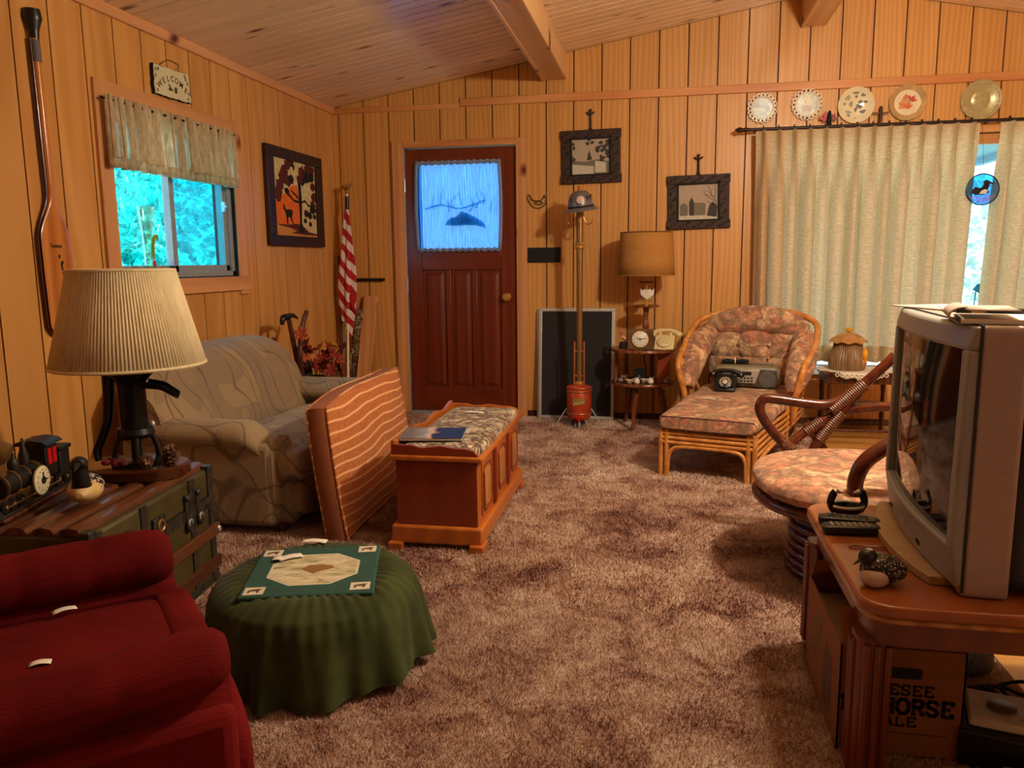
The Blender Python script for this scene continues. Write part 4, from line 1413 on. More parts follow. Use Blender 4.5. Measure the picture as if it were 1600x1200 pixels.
def scal(n, a, b, h0, amp, k):
    pts = [(a, 0)] + [(a + (b - a) * i / n, h0 + amp * math.cos(2 * PI * k * i / n)) for i in range(n + 1)] + [(b, 0)]
    return pts


for sy in (-1, 1):
    pts = [(-CX - .015, 0), (-CX - .015, .046), (-.10, .044), (-.06, .034), (-.02, .038), (.02, .044), (.08, .036), (.13, .034), (.165, .026), (.185, .0)]
    part('end_gallery', MB().prism(pts, -.009, .009, T(0, sy * (CY + .004), .400) @ RX(PI / 2)), M['red_and_shaded_oak'] if sy < 0 else M['oak'], ch, bevel=.003)  # near gallery darker than the far one, its shade painted in
pts = [(-CY, 0)] + [(-CY + 2 * CY * i / 40, .050 + .010 * math.cos(2 * PI * i / 40 * 3)) for i in range(41)] + [(CY, 0)]
part('back_gallery', MB().prism(pts, -.009, .009, T(-CX - .012, 0, .400) @ RZ(PI / 2) @ RX(PI / 2)), M['oak'], ch, bevel=.003)
for i in range(3):
    y = -CY + .165 + i * .325
    fp = part('front_panel', MB().box(CX - .001, CX + .006, y - .095, y + .095, .125, .355), M['oakv'], ch, bevel=.002)
    oct_ = [(-.085, -.075), (-.06, -.10), (.06, -.10), (.085, -.075), (.085, .075), (.06, .10), (-.06, .10), (-.085, .075)]
    Mx = Matrix(((0, 0, 1, CX + .0), (1, 0, 0, y), (0, 1, 0, .24), (0, 0, 0, 1)))
    fr2 = MB()
    oi = [(a * .86, b * .9) for a, b in oct_]
    for k in range(8):
        a, b, c, d = oct_[k], oct_[(k + 1) % 8], oi[(k + 1) % 8], oi[k]
        fr2.hexa([(a[0], a[1], .004), (b[0], b[1], .004), (c[0], c[1], .004), (d[0], d[1], .004), (a[0], a[1], .012), (b[0], b[1], .012), (c[0], c[1], .009), (d[0], d[1], .009)], Mx)
    part('panel_moulding', fr2, M['red_and_shaded_oak'], fp, smooth=False)
    part('raised_field', MB().prism([(a * .72, b * .82) for a, b in oct_], .004, .010, Mx), wood('field_burl_%d' % i, srgb(150, 92, 44), srgb(186, 128, 66), (1, 1, .3), 20, .35), fp, smooth=False)
for y in (-CY + .3275, -CY + .6525):
    part('divider', MB().box(CX - .001, CX + .014, y - .016, y + .016, .11, .375).box(CX, CX + .018, y - .006, y + .006, .13, .36), M['red_and_shaded_oak'], ch, bevel=.003)

bk = thing('glossy_magazine', 'glossy book with dark blue and pale cover lying on the chest', 'book', (-.975, 3.245, .4475), math.radians(8), M=T(-.975, 3.245, .4478) @ RZ(math.radians(8)) @ RX(math.radians(2)))
tb = NT('magazine_cover')
v = tb.coord(False)
sx_ = tb.node('ShaderNodeSeparateXYZ', {0: v}).outputs[0]
n = tb.noise(v, 14, 3)
cvr = tb.ramp(tb.math('ADD', tb.math('MULTIPLY', sx_, 4.0), tb.math('ADD', tb.math('MULTIPLY', n, .5), .25)), [(.1, srgb(110, 104, 100)), (.36, srgb(150, 146, 140)), (.42, srgb(206, 190, 180)), (.5, srgb(190, 140, 110)), (.56, srgb(30, 32, 48)), (1, srgb(20, 26, 44))])
M['magazine'] = tb.done(cvr, .4)
part('cover', MB().box(-.135, .135, -.095, .095, .010, .012), M['magazine'], bk, bevel=.0008)
part('back_cover', MB().box(-.135, .135, -.095, .095, 0, .002), M['black'], bk)
part('pages', MB().box(-.133, .133, -.093, .093, .002, .010), M['white'], bk)
slip('paper_slip', 'white paper slip near the far end of the chest lid', (-.925, 3.78, .4475), .10, .03, .1)

# ------------------------------------------------------------------ corner behind the sofa
fs = thing('flag_stand', 'rolled red and white striped flag leaning in the wall corner', 'flag', (-2.43, 5.86, 0))
P0, P1 = Vector((-2.455 + 2.43, 5.84 - 5.86, 0)), Vector((.02, .02, 1.73))
part('pole', MB().cyl(P0, P1, .010, .009), M['white'], fs)
part('pole_tip', MB().cyl((.017, .02, 1.60), (.02, .02, 1.70), .016), M['black'], fs)
eg = MB().sup((.02, .02, 1.735), (.014, .014, .02)).tube([(-.03, .02, 1.785), (-.005, .02, 1.765), (.02, .02, 1.755), (.045, .02, 1.78), (.06, .02, 1.80)], [.004, .010, .014, .010, .003], 8, sub=3).sup((.02, .02, 1.78), (.010, .010, .014))
part('eagle_finial', eg, M['oldbrass'], fs)
tf = NT('flag_stripes')
v = tf.coord(False)
s3 = tf.node('ShaderNodeSeparateXYZ', {0: v})
dg_ = tf.math('ADD', tf.math('MULTIPLY', s3.outputs[2], 7.5), tf.math('MULTIPLY', s3.outputs[0], 9.0))
dg_ = tf.math('ADD', dg_, tf.math('MULTIPLY', tf.noise(v, 4, 2), 1.1))
M['flag'] = tf.done(tf.ramp(tf.math('FRACT', dg_), [(0, srgb(176, 24, 40)), (.5, srgb(222, 206, 196))], 'CONSTANT'), .85)


def flagf(u, q):
    a = 2 * PI * u
    z = 1.60 - q * .92
    w = .016 + .040 * min(1, q * 1.9) - .026 * max(0, q - .75) / .25
    fold = 1 + .30 * math.sin(a * 5 + q * 3) + .12 * math.sin(a * 9 + 2)
    return (-.002 + .02 * (1 - q) - .012 * q + w * fold * math.cos(a), .005 + w * .55 * fold * math.sin(a), z + .02 * math.sin(a * 2) * q - .05 * q * math.cos(a))


part('flag_cloth', MB().grid(flagf, 60, 30, True), M['flag'], fs)
part('flag_tail', MB().grid(lambda u, q: (.02 + u * .055 + .005 * math.sin(q * 9), -.01 - .012 * math.sin(u * 5), 1.0 - q * .12 - u * .10), 6, 6), plain('flag_red', srgb(166, 20, 38), .85), fs, solid=.002)

tbk = NT('birch_bark')
v = tbk.coord(True, (1, 1, 1.6))
n = tbk.noise(v, 28, 5, .7, 1.0)
tbk.bump(n, .6, .006)
M['birch'] = tbk.done(tbk.ramp(n, [(.38, srgb(52, 38, 24)), (.5, srgb(104, 82, 54)), (.6, srgb(176, 158, 128))]), .9)
dw = thing('driftwood_log', 'mottled bark log standing on end behind the flag', 'log', (-2.43, 5.90, 0))
secs = []
for i in range(22):
    t = i / 21
    r = .055 * (1 - .25 * t)
    secs.append([(.01 + .05 * t + r * (1 + .15 * math.sin(3 * a + 5 * t)) * math.cos(a), .02 + .035 * t * .6 + r * .8 * (1 + .12 * math.sin(2 * a + 7 * t)) * math.sin(a), .83 * t) for a in [2 * PI * j / 18 for j in range(18)]])
part('log_body', MB().loft(secs), M['birch'], dw)
part('carved_word', MB().tube([(.0, -.047, .36), (.012, -.05, .40), (.0, -.048, .43), (.015, -.05, .45), (.01, -.048, .48), (.028, -.046, .50), (.022, -.044, .53)], .003, 6, sub=4), plain('pale_carving', srgb(196, 176, 130), .8), dw)
rd = tag(part('wooden_rod', MB().cyl((-2.485, 5.80, 0), (-2.525, 5.955, 1.25), .012), M['darkwood']), 'thin dark rod in the corner beside the flag', 'rod')
lb = thing('lumber_board', 'orange pine board leaning on the wall left of the door', 'board', (0, 0, 0))
part('board', MB().box(-.055, .055, -.019, .019, 0, .945, T(-2.345, 5.82, .002) @ RX(math.radians(-9.5)) @ RY(math.radians(4.0))), M['trim'], lb, bevel=.003)
part('end_grain', MB().box(-.052, .052, -.016, .016, .943, .9465, T(-2.345, 5.82, .002) @ RX(math.radians(-9.5)) @ RY(math.radians(4.0))), M['beam'], lb)
bb = thing('black_wall_bar', 'narrow black bar mounted on the wall between flag and door', 'bar', (0, 0, 0))
part('bar', MB().box(-2.44, -2.165, 5.972, 5.996, 1.052, 1.074), M['matte_black'], bb, bevel=.006)
for x in (-2.40, -2.2):
    part('bracket', MB().box(x - .01, x + .01, 5.985, 6.0, 1.046, 1.06), M['matte_black'], bb)

# walking sticks and autumn flowers in a crock behind the sofa arm
cr_ = thing('umbrella_crock', 'dark crock holding sticks and flowers behind the loveseat', 'crock', (-2.30, 4.86, 0))
part('crock_body', MB().lathe([(.11, 0), (.13, .05), (.14, .25), (.12, .42), (.11, .44), (.10, .43), (.12, .25), (.10, .05), (0, .03)], 28), plain('crock_glaze', srgb(50, 34, 26), .3), cr_)
part('crock_rim', MB().torus((0, 0, .44), .108, .010, 28, 8), plain('crock_rim_glaze', srgb(70, 46, 34), .3), cr_)
M['stick'] = two('stick_bark', srgb(52, 24, 18), srgb(96, 52, 38), 30, (.4, .65), .4, stretch=(1, 1, .3))
c1 = thing('walking_cane', 'brown cane with curved black horn handle behind the loveseat', 'cane', (-2.33, 4.83, .04))
part('shaft', MB().tube([(.03, .04, 0), (.0, -.05, .4), (-.015, -.145, .80)], .016, 10, sub=4), M['stick'], c1)
part('horn_handle', MB().tube([(-.02, -.235, .775), (-.018, -.215, .815), (-.015, -.16, .82), (-.013, -.10, .825), (-.01, -.03, .80)], [.012, .022, .02, .016, .005], 10, sub=4), M['iron'], c1)
c2 = tag(part('walking_stick', MB().tube([(-2.32, 4.86, .04), (-2.30, 4.73, .5), (-2.29, 4.70, .62), (-2.29, 4.76, .80), (-2.285, 4.82, .885)], [.02, .019, .018, .016, .015], 10, sub=4), M['stick']), 'bent dark walking stick standing right of the horn cane', 'stick')
c3 = tag(part('short_stick', MB().tube([(-2.36, 4.80, .04), (-2.38, 4.60, .5), (-2.37, 4.52, .74)], [.014, .013, .014], 10, sub=3), M['stick']), 'short dark stick end poking up left of the horn cane', 'stick')
fb = thing('autumn_flowers', 'bunch of dark red and yellow silk flowers behind the loveseat arm', 'flowers', (-2.25, 4.90, .04))
random.seed(11)
reds = [plain('petal_red_%d' % i, c, .7) for i, c in enumerate((srgb(120, 22, 22), srgb(150, 44, 28), srgb(96, 14, 20), srgb(170, 70, 30)))]
yel = plain('petal_yellow', srgb(222, 160, 30), .7)
for i in range(30):
    px, py, pz = random.uniform(-.10, .10), random.uniform(-.16, .16), random.uniform(.44, .60)
    if i < 4:
        px, py, pz = -.03, -.12 - .02 * i, .60 + .035 * i
    mat = yel if i in (20, 21) else reds[i % 4]
    if i in (20, 21):
        px, py, pz = .02 + .02 * (i - 20), .14, .60 - .06 * (i - 20)
    fl = MB()
    for k in range(6):
        a = k * PI / 3 + i
        fl.sup((0, 0, 0), (.030, .015, .006), 1, 1, 10, 6, RZ(a) @ T(.026, 0, .008) @ RY(-.35))
    fl.sup((0, 0, .006), (.010, .010, .008), 1, 1, 8, 6)
    fq = part('flower', fl, mat, fb, smooth=False, M=T(px, py, pz) @ Euler((random.uniform(-1, 1), random.uniform(.2, 1.4), random.uniform(-3, 3))).to_matrix().to_4x4())
    part('stem', MB().tube([(0, 0, 0), (px * .5, py * .4, pz * .5), (px, py, pz)], .003, 5, sub=2), plain('stem_green_%d' % i, srgb(54, 60, 30), .8), fb)

# ------------------------------------------------------------------ back wall hangings
M['carved'] = two('carved_dark_wood', srgb(24, 10, 6), srgb(64, 32, 16), 40, (.38, .68), .65, bump=.6)
gpaper = plain('photo_sky', srgb(168, 150, 130), .7, var=.05)
gdark = plain('photo_dark', srgb(46, 44, 38), .7)
gmid = plain('photo_mid', srgb(106, 98, 84), .7)
glight = plain('photo_light', srgb(190, 180, 160), .7)


def carved_frame(name, label, cx, cz, rot, art):
    t = thing(name, label, 'picture', M=BW(cx, cz) @ RZ(rot), group='carved picture frames')
    a, b = .222, .19
    for i, (x0, x1, y0, y1) in enumerate(((-a, a, b - .062, b), (-a - .002, a + .002, -b, -b + .062), (-a + .006, -a + .08, -b + .05, b - .05), (a - .08, a - .006, -b + .05, b - .05))):
        sd = part('frame_side', MB().box(x0, x1, y0, y1, .003, .028 if i < 2 else .024), M['carved'], t, bevel=.004)
        cv = MB()
        L = max(x1 - x0, y1 - y0)
        nb = int(L / .042)
        for k in range(nb):
            u = (k + .5) / nb
            if i < 2:
                c = (x0 + (x1 - x0) * u, (y0 + y1) / 2 + .012 * math.sin(k * PI))
                cv.tube([(c[0] - .02, c[1] - .014, .028), (c[0] - .004, c[1] + .015 * (1 if k % 2 else -1), .033), (c[0] + .016, c[1] + .01, .029)], [.003, .006, .003], 6, sub=3)
            else:
                c = ((x0 + x1) / 2, y0 + (y1 - y0) * u)
                cv.tube([(c[0] - .016, c[1] - .018, .024), (c[0] + .016 * (1 if k % 2 else -1), c[1], .029), (c[0] + .01, c[1] + .016, .025)], [.003, .006, .003], 6, sub=3)
        part('carving', cv, M['carved'], sd)
    part('inner_edge', MB().box(-.150, -.138, -.136, .136, .01, .032).box(.138, .150, -.136, .136, .01, .032).box(-.15, .15, .124, .136, .01, .032).box(-.15, .15, -.136, -.124, .01, .032), M['matte_black'], t, bevel=.002)
    part('photo', MB().box(-.14, .14, -.128, .128, .004, .012), gpaper, t, smooth=False)
    art(t)
    hg = MB().tube([(0, b - .005, .014), (0, b + .015, .014), (0, b + .09, .014), (0, b + .125, .014)], [.022, .009, .007, .009], 8, sub=3)
    hg.tube([(-.030, b + .125, .014), (-.012, b + .112, .016), (.012, b + .112, .016), (.030, b + .125, .014)], [.005, .007, .007, .005], 8, sub=3)
    hg.sup((0, b + .135, .014), (.011, .012, .008))
    part('hanger_finial', hg, M['carved'], t)
    return t


def pp(t, name, pts, mat, z0=.012, z=.0126):
    part(name, MB().prism(pts, z0, z), mat, t, smooth=False)


def art1(t):
    pp(t, 'riverbank', [(-.14, -.128), (.14, -.128), (.14, -.04), (.05, -.02), (-.05, -.035), (-.14, -.02)], gmid)
    pp(t, 'white_wall', [(.03, -.115), (.11, -.115), (.11, -.045), (.03, -.03)], glight, z=.0131)
    pp(t, 'water', [(-.14, -.128), (.02, -.128), (.02, -.07), (-.14, -.05)], glight, z=.0129)
    pp(t, 'spire', [(-.03, -.025), (-.02, .02), (-.012, .045), (-.004, .02), (.01, -.02)], gdark, z=.0133)
    mb = MB()
    random.seed(4)
    for k in range(46):
        x, y = random.uniform(-.03, .135), random.uniform(.03, .12)
        if x < .04 and y < .09:
            continue
        r = random.uniform(.008, .018)
        mb.prism([(x + r * math.cos(j * 1.26) * (1 + .3 * math.sin(j * 2 + k)), y + r * .8 * math.sin(j * 1.26)) for j in range(5)], .012, .0131 + .00002 * k)
    for k in range(12):
        x, y = random.uniform(.07, .13), random.uniform(-.03, .05)
        r = random.uniform(.008, .018)
        mb.prism([(x + r * math.cos(j * 1.26), y + r * .8 * math.sin(j * 1.26)) for j in range(5)], .012, .0136 + .00002 * k)
    for k in range(8):
        x, y = random.uniform(-.135, -.115), random.uniform(-.02, .10)
        r = random.uniform(.006, .013)
        mb.prism([(x + r * math.cos(j * 1.26), y + r * .8 * math.sin(j * 1.26)) for j in range(5)], .012, .0136 + .00002 * k)
    part('tree_leaves', mb, gdark, t, smooth=False)


def art2(t):
    pp(t, 'snow_ground', [(-.14, -.128), (.14, -.128), (.14, -.085), (-.14, -.08)], glight)
    pp(t, 'house', [(-.06, -.095), (.05, -.095), (.05, -.01), (-.005, -.005), (-.035, -.005), (-.05, .02), (-.06, 0)], gmid, z=.0129)
    pp(t, 'tower', [(-.065, -.095), (-.03, -.095), (-.03, .0), (-.047, .035), (-.065, .0)], gdark, z=.0131)
    pp(t, 'low_house', [(-.13, -.095), (-.075, -.095), (-.075, -.02), (-.1, -.005), (-.13, -.02)], gmid, z=.0129)
    for pts in ([(.135, -.06), (.12, .0), (.09, .05), (.05, .085)], [(.12, .0), (.07, .03), (.03, .06)], [(.11, .02), (.12, .07), (.11, .11)], [(.09, .05), (.08, .09), (.06, .115)], [(.125, -.03), (.08, -.01), (.05, .02)], [(.10, .04), (.06, .045), (.035, .085)]):
        part('bare_branch', MB().tube([(x, y, .0125) for x, y in pts], [.003] * (len(pts) - 1) + [.001], 5, sub=3, flat=.3), gdark, t)
    pp(t, 'bush', [(.06, -.10), (.13, -.11), (.13, -.03), (.10, .0), (.075, -.03)], gdark, z=.0127)


carved_frame('carved_frame', 'carved dark frame with riverside photo beside the door', -.548, 1.948, math.radians(1.0), art1)
carved_frame('carved_frame', 'carved dark frame with bare tree and house, above the tan lampshade', .228, 1.606, math.radians(1.2), art2)

M['rodw'] = plain('rusty_wire', srgb(84, 62, 34), .6)
wc = thing('wire_chicken', 'small bent wire chicken outline on the wall beside the door', 'ornament', M=BW(-.95, 1.634))
part('wire_outline', MB().tube([(-.084, .030, .008), (-.074, .036, .008), (-.072, .048, .008), (-.060, .052, .008), (-.050, .044, .008), (-.046, .028, .008), (-.030, .012, .008), (.0, .006, .008), (.030, .012, .008), (.048, .030, .008), (.056, .050, .008), (.062, .034, .008), (.074, .036, .008), (.068, .018, .008), (.070, -.002, .008), (.056, -.026, .008), (.022, -.046, .008), (-.016, -.044, .008), (-.044, -.024, .008), (-.058, .0, .008), (-.068, .020, .008)], .0042, 6, closed=True, sub=2), M['rodw'], wc)
part('wire_wing', MB().tube([(-.02, -.01, .010), (.02, -.02, .010), (.045, -.012, .010), (.02, .004, .010)], .004, 6, closed=True, sub=3), M['rodw'], wc)
part('wall_nail', MB().cyl((0, 0, 0), (0, 0, .008), .003), M['steel'], wc)
bp = thing('black_wall_plate', 'plain black rectangular plate on the wall right of the door', 'plate', M=BW(-.897, 1.240))
part('plate', MB().box(-.125, .125, -.056, .056, 0, .010), M['matte_black'], bp, bevel=.001)
part('plate_lip', MB().box(-.121, .121, -.052, .052, .010, .012), M['matte_black'], bp)

# ------------------------------------------------------------------ extinguisher coat stand and helmet
ex = thing('extinguisher_coat_stand', 'coat stand made from a red fire extinguisher with brass pole', 'coat stand', (-.595, 5.68, 0))
M['extred'] = two('copper_red_tank', srgb(150, 50, 26), srgb(186, 78, 40), 7, (.35, .65), .25)
tank = part('tank', MB().lathe([(.0, .035), (.05, .038), (.082, .06), (.09, .09), (.09, .245), (.087, .25), (.092, .256), (.092, .268), (.087, .274), (.092, .28), (.090, .292), (.07, .302), (.0, .304)], 32), M['extred'], ex)
for z in (.262, .286, .10):
    part('tank_band', MB().torus((0, 0, z), .091, .003, 32, 6), M['copper'], tank)
lbm = MB().grid(lambda u, q: (.0915 * math.sin(-.45 + u * 1.0 ), -.0915 * math.cos(-.45 + u * 1.0), .165 + q * (.055 - .02 * u) + .012 * u), 10, 4)
part('gold_label', lbm, plain('label_gold', srgb(150, 122, 62), .4), tank)
part('label_script', MB().tube([(.0935 * math.sin(a), -.0935 * math.cos(a), .18 + .012 * math.sin(a * 26) + .02 * a) for a in [-.35 + .85 * k / 24 for k in range(25)]], .0022, 5), plain('label_ink', srgb(214, 196, 130), .5), tank)
part('spigot', MB().prism([(-.035, .03), (.035, .03), (.0, -.012)], 0, .02, T(.01, -.095, .055) @ RX(PI / 2)), plain('bright_red', srgb(170, 24, 18), .3), tank, bevel=.004)
part('pole', MB().tube([(0, 0, .30), (0, 0, .8), (0, 0, 1.10), (0, 0, 1.56)], [.021, .021, .022, .027], 16), M['oldbrass'], ex)
part('pole_collar', MB().lathe([(.03, 1.275), (.036, 1.285), (.03, 1.30), (.036, 1.31), (.03, 1.32)], 18), M['brass'], ex)
part('pole_foot', MB().lathe([(.03, .30), (.036, .315), (.024, .33)], 18), M['brass'], ex)
for sx in (-1, 1):
    part('side_tube', MB().tube([(sx * .036, -.012, .30), (sx * .034, -.012, .62)], .007, 8), M['copper'], ex)
for z in (.37, .55):
    part('cross_bar', MB().cyl((-.036, -.012, z), (.036, -.012, z), .005, n=8), M['copper'], ex)
for a in (PI * 1.02, -PI * .02, PI * .6, PI * .4):
    c, d = math.cos(a), math.sin(a)
    part('prop_leg', MB().cyl((.088 * c, .088 * d, .13), (.172 * c, .172 * d, .0), .005, .006, 8), M['steel'], ex)
for a in (-1.45, -1.85, -.6, -2.6, 1.2, 2.1):
    c, d = math.cos(a), math.sin(a)
    part('claw_foot', MB().tube([(.05 * c, .05 * d, .05), (.07 * c, .07 * d, .03), (.082 * c, .082 * d, 0)], [.012, .009, .008], 8, sub=2), plain('foot_grey', srgb(120, 116, 108), .45, .3), ex)
for a in (PI, 0, -PI / 2, PI / 2):
    c, d = math.cos(a), math.sin(a)
    part('coat_hook', MB().tube([(.024 * c, .024 * d, 1.50), (.045 * c, .045 * d, 1.455), (.075 * c, .075 * d, 1.452), (.092 * c, .092 * d, 1.485)], .005, 8, sub=4), M['copper'], ex)
hl = thing('fire_helmet', 'grey metal fire helmet resting on top of the brass pole', 'helmet', M=T(-.595 + .012, 5.66, 1.545) @ RY(math.radians(-6)) @ RX(math.radians(6)))
M['helmet'] = plain('helmet_grey', srgb(120, 118, 124), .3, .4)
part('dome', MB().lathe([(.088, .02), (.090, .035), (.086, .07), (.072, .105), (.045, .13), (.0, .136)], 30, sx=1, sy=1.2), M['helmet'], hl)
part('brim', MB().lathe([(.086, .022), (.10, .016), (.124, .0), (.128, -.006), (.122, -.006), (.098, .010), (.06, .012)], 36, sx=1, sy=1.3), M['helmet'], hl)
part('band', MB().torus((0, 0, .027), .0895, .005, 36, 6, sy=1.2), M['matte_black'], hl)
for a in (-2.3, -1.57 + .75, -.5, .4, 1.4, 2.6):
    part('vent_slot', MB().sup((.083 * math.cos(a), .083 * 1.2 * math.sin(a), .075), (.006, .006, .024)), M['matte_black'], hl)
part('badge', MB().lathe([(.026, 0), (.028, .004), (.022, .008), (0, .009)], 20, (0, 0, 0), T(.012, -.103, .072) @ RX(PI / 2 - .35)), plain('badge_pink', srgb(214, 186, 176), .35), hl)
part('top_knob', MB().lathe([(.016, .13), (.012, .145), (.006, .15), (.010, .16), (.0, .168)], 14), M['copper'], hl)

# window screens leaning on the wall
M['mesh_dark'] = plain('insect_mesh', srgb(30, 24, 24), .8, var=.1)


def screen(label, xc, y0, z1, w, lean, off):
    t = thing('window_screen', label, 'window screen', M=T(xc, y0, 0.002) @ RX(math.radians(-lean)), group='window screens')
    for a, b, c, d in ((-w, -w + .025, .025, z1 - .025), (w - .025, w, .025, z1 - .025), (-w, w, 0, .025), (-w, w, z1 - .025, z1)):
        part('frame_side', MB().box(a, b, -.008, .008, c, d), M['alum'], t, bevel=.003)
    part('mesh_panel', MB().box(-w + .02, w - .02, -.002, .002, .02, z1 - .02), M['mesh_dark'], t, smooth=False)


screen('dark window screen leaning behind the brass coat stand', -.645, 5.905, .842, .288, 4.2, 0)
screen('second window screen tucked behind the front one', -.665, 5.945, .825, .285, 2.6, 0)

# ------------------------------------------------------------------ tiered lamp table
lt_ = thing('lamp_table', 'two tier maple table with built in lamp and tan drum shade', 'lamp table', (-.14, 5.72, 0))


def disc(r, z0, z1, n=36):
    return MB().lathe([(r * .9, z0), (r, z0 + .006), (r, z1 - .006), (r * .985, z1), (r * .94, z1 - .004), (0, z1 - .004)], n)


part('table_top', disc(.226, .548, .572), M['maple'], lt_)
part('lower_shelf', disc(.226, .312, .336), M['maple'], lt_)
turn = [(.012, 0), (.016, .02), (.011, .03), (.018, .07), (.012, .12), (.016, .14), (.010, .17), (.013, .214)]
for a in (2.4, 1.2, .35):
    part('turned_post', MB().lathe(turn, 14, (.17 * math.cos(a), .17 * math.sin(a), .335)), M['maple'], lt_)
part('side_panel', MB().box(.10, .19, -.075, -.06, .334, .55), M['red_and_shaded_oak'], lt_, bevel=.003)
part('front_post', MB().lathe(turn, 14, (-.19, -.02, .335)), M['maple'], lt_)
for a in (-1.9, .25, 2.3, -.35):
    c, d = math.cos(a), math.sin(a)
    ax = Vector((.19 * c, .19 * d, 0)) - Vector((.13 * c, .13 * d, .315))
    rs = [.014, .018, .024, .016, .024, .018, .020, .016, .012, .014, .012]
    part('leg', MB().tube([Vector((.13 * c, .13 * d, .315)) + ax * (k / 10) for k in range(11)], rs, 12), M['maple'], lt_)
part('spindle', MB().lathe([(.02, .57), (.014, .60), (.014, .70), (.022, .715), (.026, .735), (.018, .76), (.014, .79), (.02, .83), (.022, .86)], 18, (.015, .02, 0)), M['maple'], lt_)
part('tray', MB().lathe([(.085, .862), (.095, .868), (.095, .876), (.085, .872), (0, .872)], 28, (.015, .02, 0)), M['maple'], lt_)
part('lamp_stem', MB().cyl((.015, .02, .87), (.015, .02, 1.02), .012, .009), M['brass'], lt_)
part('switch_key', MB().tube([(.025, .015, .905), (.055, .01, .908), (.06, .01, .892)], .004, 6, sub=2), M['brass'], lt_)
eag = MB().prism([(-.045, .02), (-.05, .07), (-.035, .05), (-.02, .062), (0, .055), (.02, .064), (.035, .052), (.052, .07), (.046, .02), (.02, .0), (.0, -.015), (-.02, .0)], -.008, .008, T(.02, .0, .93) @ RX(PI / 2))
part('glass_eagle', eag, plain('milk_glass', srgb(220, 216, 200), .25), lt_, bevel=.003)
part('small_disc', MB().lathe([(.05, 1.035), (.056, 1.04), (.05, 1.045), (0, 1.045)], 24, (.015, .02, 0)), M['darkwood'], lt_)
M['tan_shade'] = cloth_thin('tan_linen_shade', srgb(182, 132, 72), .08, 0, (1, 1, 3), srgb(162, 114, 60))
ds = part('lamp_shade', MB().grid(lambda u, q: ((.20 - .018 * q) * math.cos(2 * PI * u) + .01, (.20 - .018 * q) * math.sin(2 * PI * u), 1.088 + .30 * q), 48, 3, True), M['tan_shade'], lt_, solid=.003)
part('shade_trim', MB().torus((.01, 0, 1.386), .182, .004, 48, 6), M['darkwood'], ds)
part('shade_trim', MB().torus((.01, 0, 1.09), .20, .004, 48, 6), M['tan_shade'], ds)
part('shade_wire', MB().tube([(.015, .02, 1.02), (-.01, .02, 1.05), (.04, .02, 1.08), (.01, 0, 1.25)], .003, 6, sub=3).cyl((-.17, 0, 1.25), (.19, 0, 1.25), .003, n=6), M['brass'], lt_)
part('lamp_cord', MB().tube([(.0, .06, .55), (.005, .08, .48), (.02, .09, .40), (.01, .1, .34)], .004, 6, sub=3), M['matte_black'], lt_)

ck = thing('mantel_clock', 'square brown clock with round white dial on the lamp table', 'clock', (-.158, 5.645, .5725), math.radians(0))
part('case', MB().box(-.09, .09, -.022, .03, 0, .142), wood('clock_case', srgb(78, 56, 38), srgb(112, 84, 58), (.1, 1, 1), 20, .4), ck, bevel=.004)
cf = part('dial', MB().lathe([(.057, 0), (.060, .006), (.054, .010), (0, .010)], 32, (0, 0, 0), T(-.002, -.022, .073) @ RX(PI / 2)), plain('white_dial', srgb(226, 222, 208), .4, var=.03), ck)
part('dial_rim', MB().torus((-.002, -.030, .073), .058, .003, 32, 6, ax='y'), M['brass'], cf)
hm = MB()
for k in range(12):
    a = k * PI / 6
    hm.box(-.0015, .0015, .042, .050, 0, .0012, RZ(a))
hm.box(-.0022, .0022, -.006, .030, 0, .0015, RZ(1.2)).box(-.0018, .0018, -.008, .042, .0015, .0025, RZ(-1.35)).cyl((0, 0, 0), (0, 0, .004), .006)
part('hands_and_marks', hm, M['matte_black'], cf, smooth=False, M=T(-.002, -.0325, .073) @ RX(PI / 2))


def rotary(name, label, loc, rz, body, dialc, s_=1.0):
    t = thing(name, label, 'telephone', loc, rz, 'rotary telephones')
    prof = [(-.085, 0), (.085, 0), (.085, .022), (.06, .04), (.022, .095), (.0, .105), (-.06, .105), (-.075, .08), (-.085, .03)]
    part('body', MB().prism(prof, -.075, .075, Matrix(((0, 0, 1, 0), (-1, 0, 0, 0), (0, 1, 0, 0), (0, 0, 0, 1)))), body, t, bevel=.012, seg=3)
    Md = T(0, -.058, .063) @ RX(math.radians(52))
    dl = part('dial', MB().lathe([(.048, 0), (.05, .006), (.046, .009), (0, .009)], 28, (0, 0, 0), Md), body, t)
    fg = MB()
    for k in range(10):
        a = -.6 + k * .52
        fg.torus((.034 * math.cos(a), .034 * math.sin(a), .010), .0075, .0022, 12, 5)
    part('finger_wheel', fg, dialc, dl, M=Md)
    part('dial_centre', MB().lathe([(.018, .009), (.018, .013), (0, .013)], 18), dialc, dl, M=Md)
    part('cradle', MB().box(-.05, -.03, .005, .055, .10, .125).box(.03, .05, .005, .055, .10, .125), body, t, bevel=.005)
    hs = MB().tube([(-.095, .03, .118), (-.05, .03, .138), (0, .03, .142), (.05, .03, .138), (.095, .03, .118)], [.020, .015, .013, .015, .020], 12, sub=4)
    hs.lathe([(.024, -.015), (.030, 0), (.024, .016)], 16, (-.10, .03, .112)).lathe([(.024, -.015), (.030, 0), (.024, .016)], 16, (.10, .03, .112))
    part('handset', hs, body, t)
    t.scale = (s_, s_, s_)
    return t


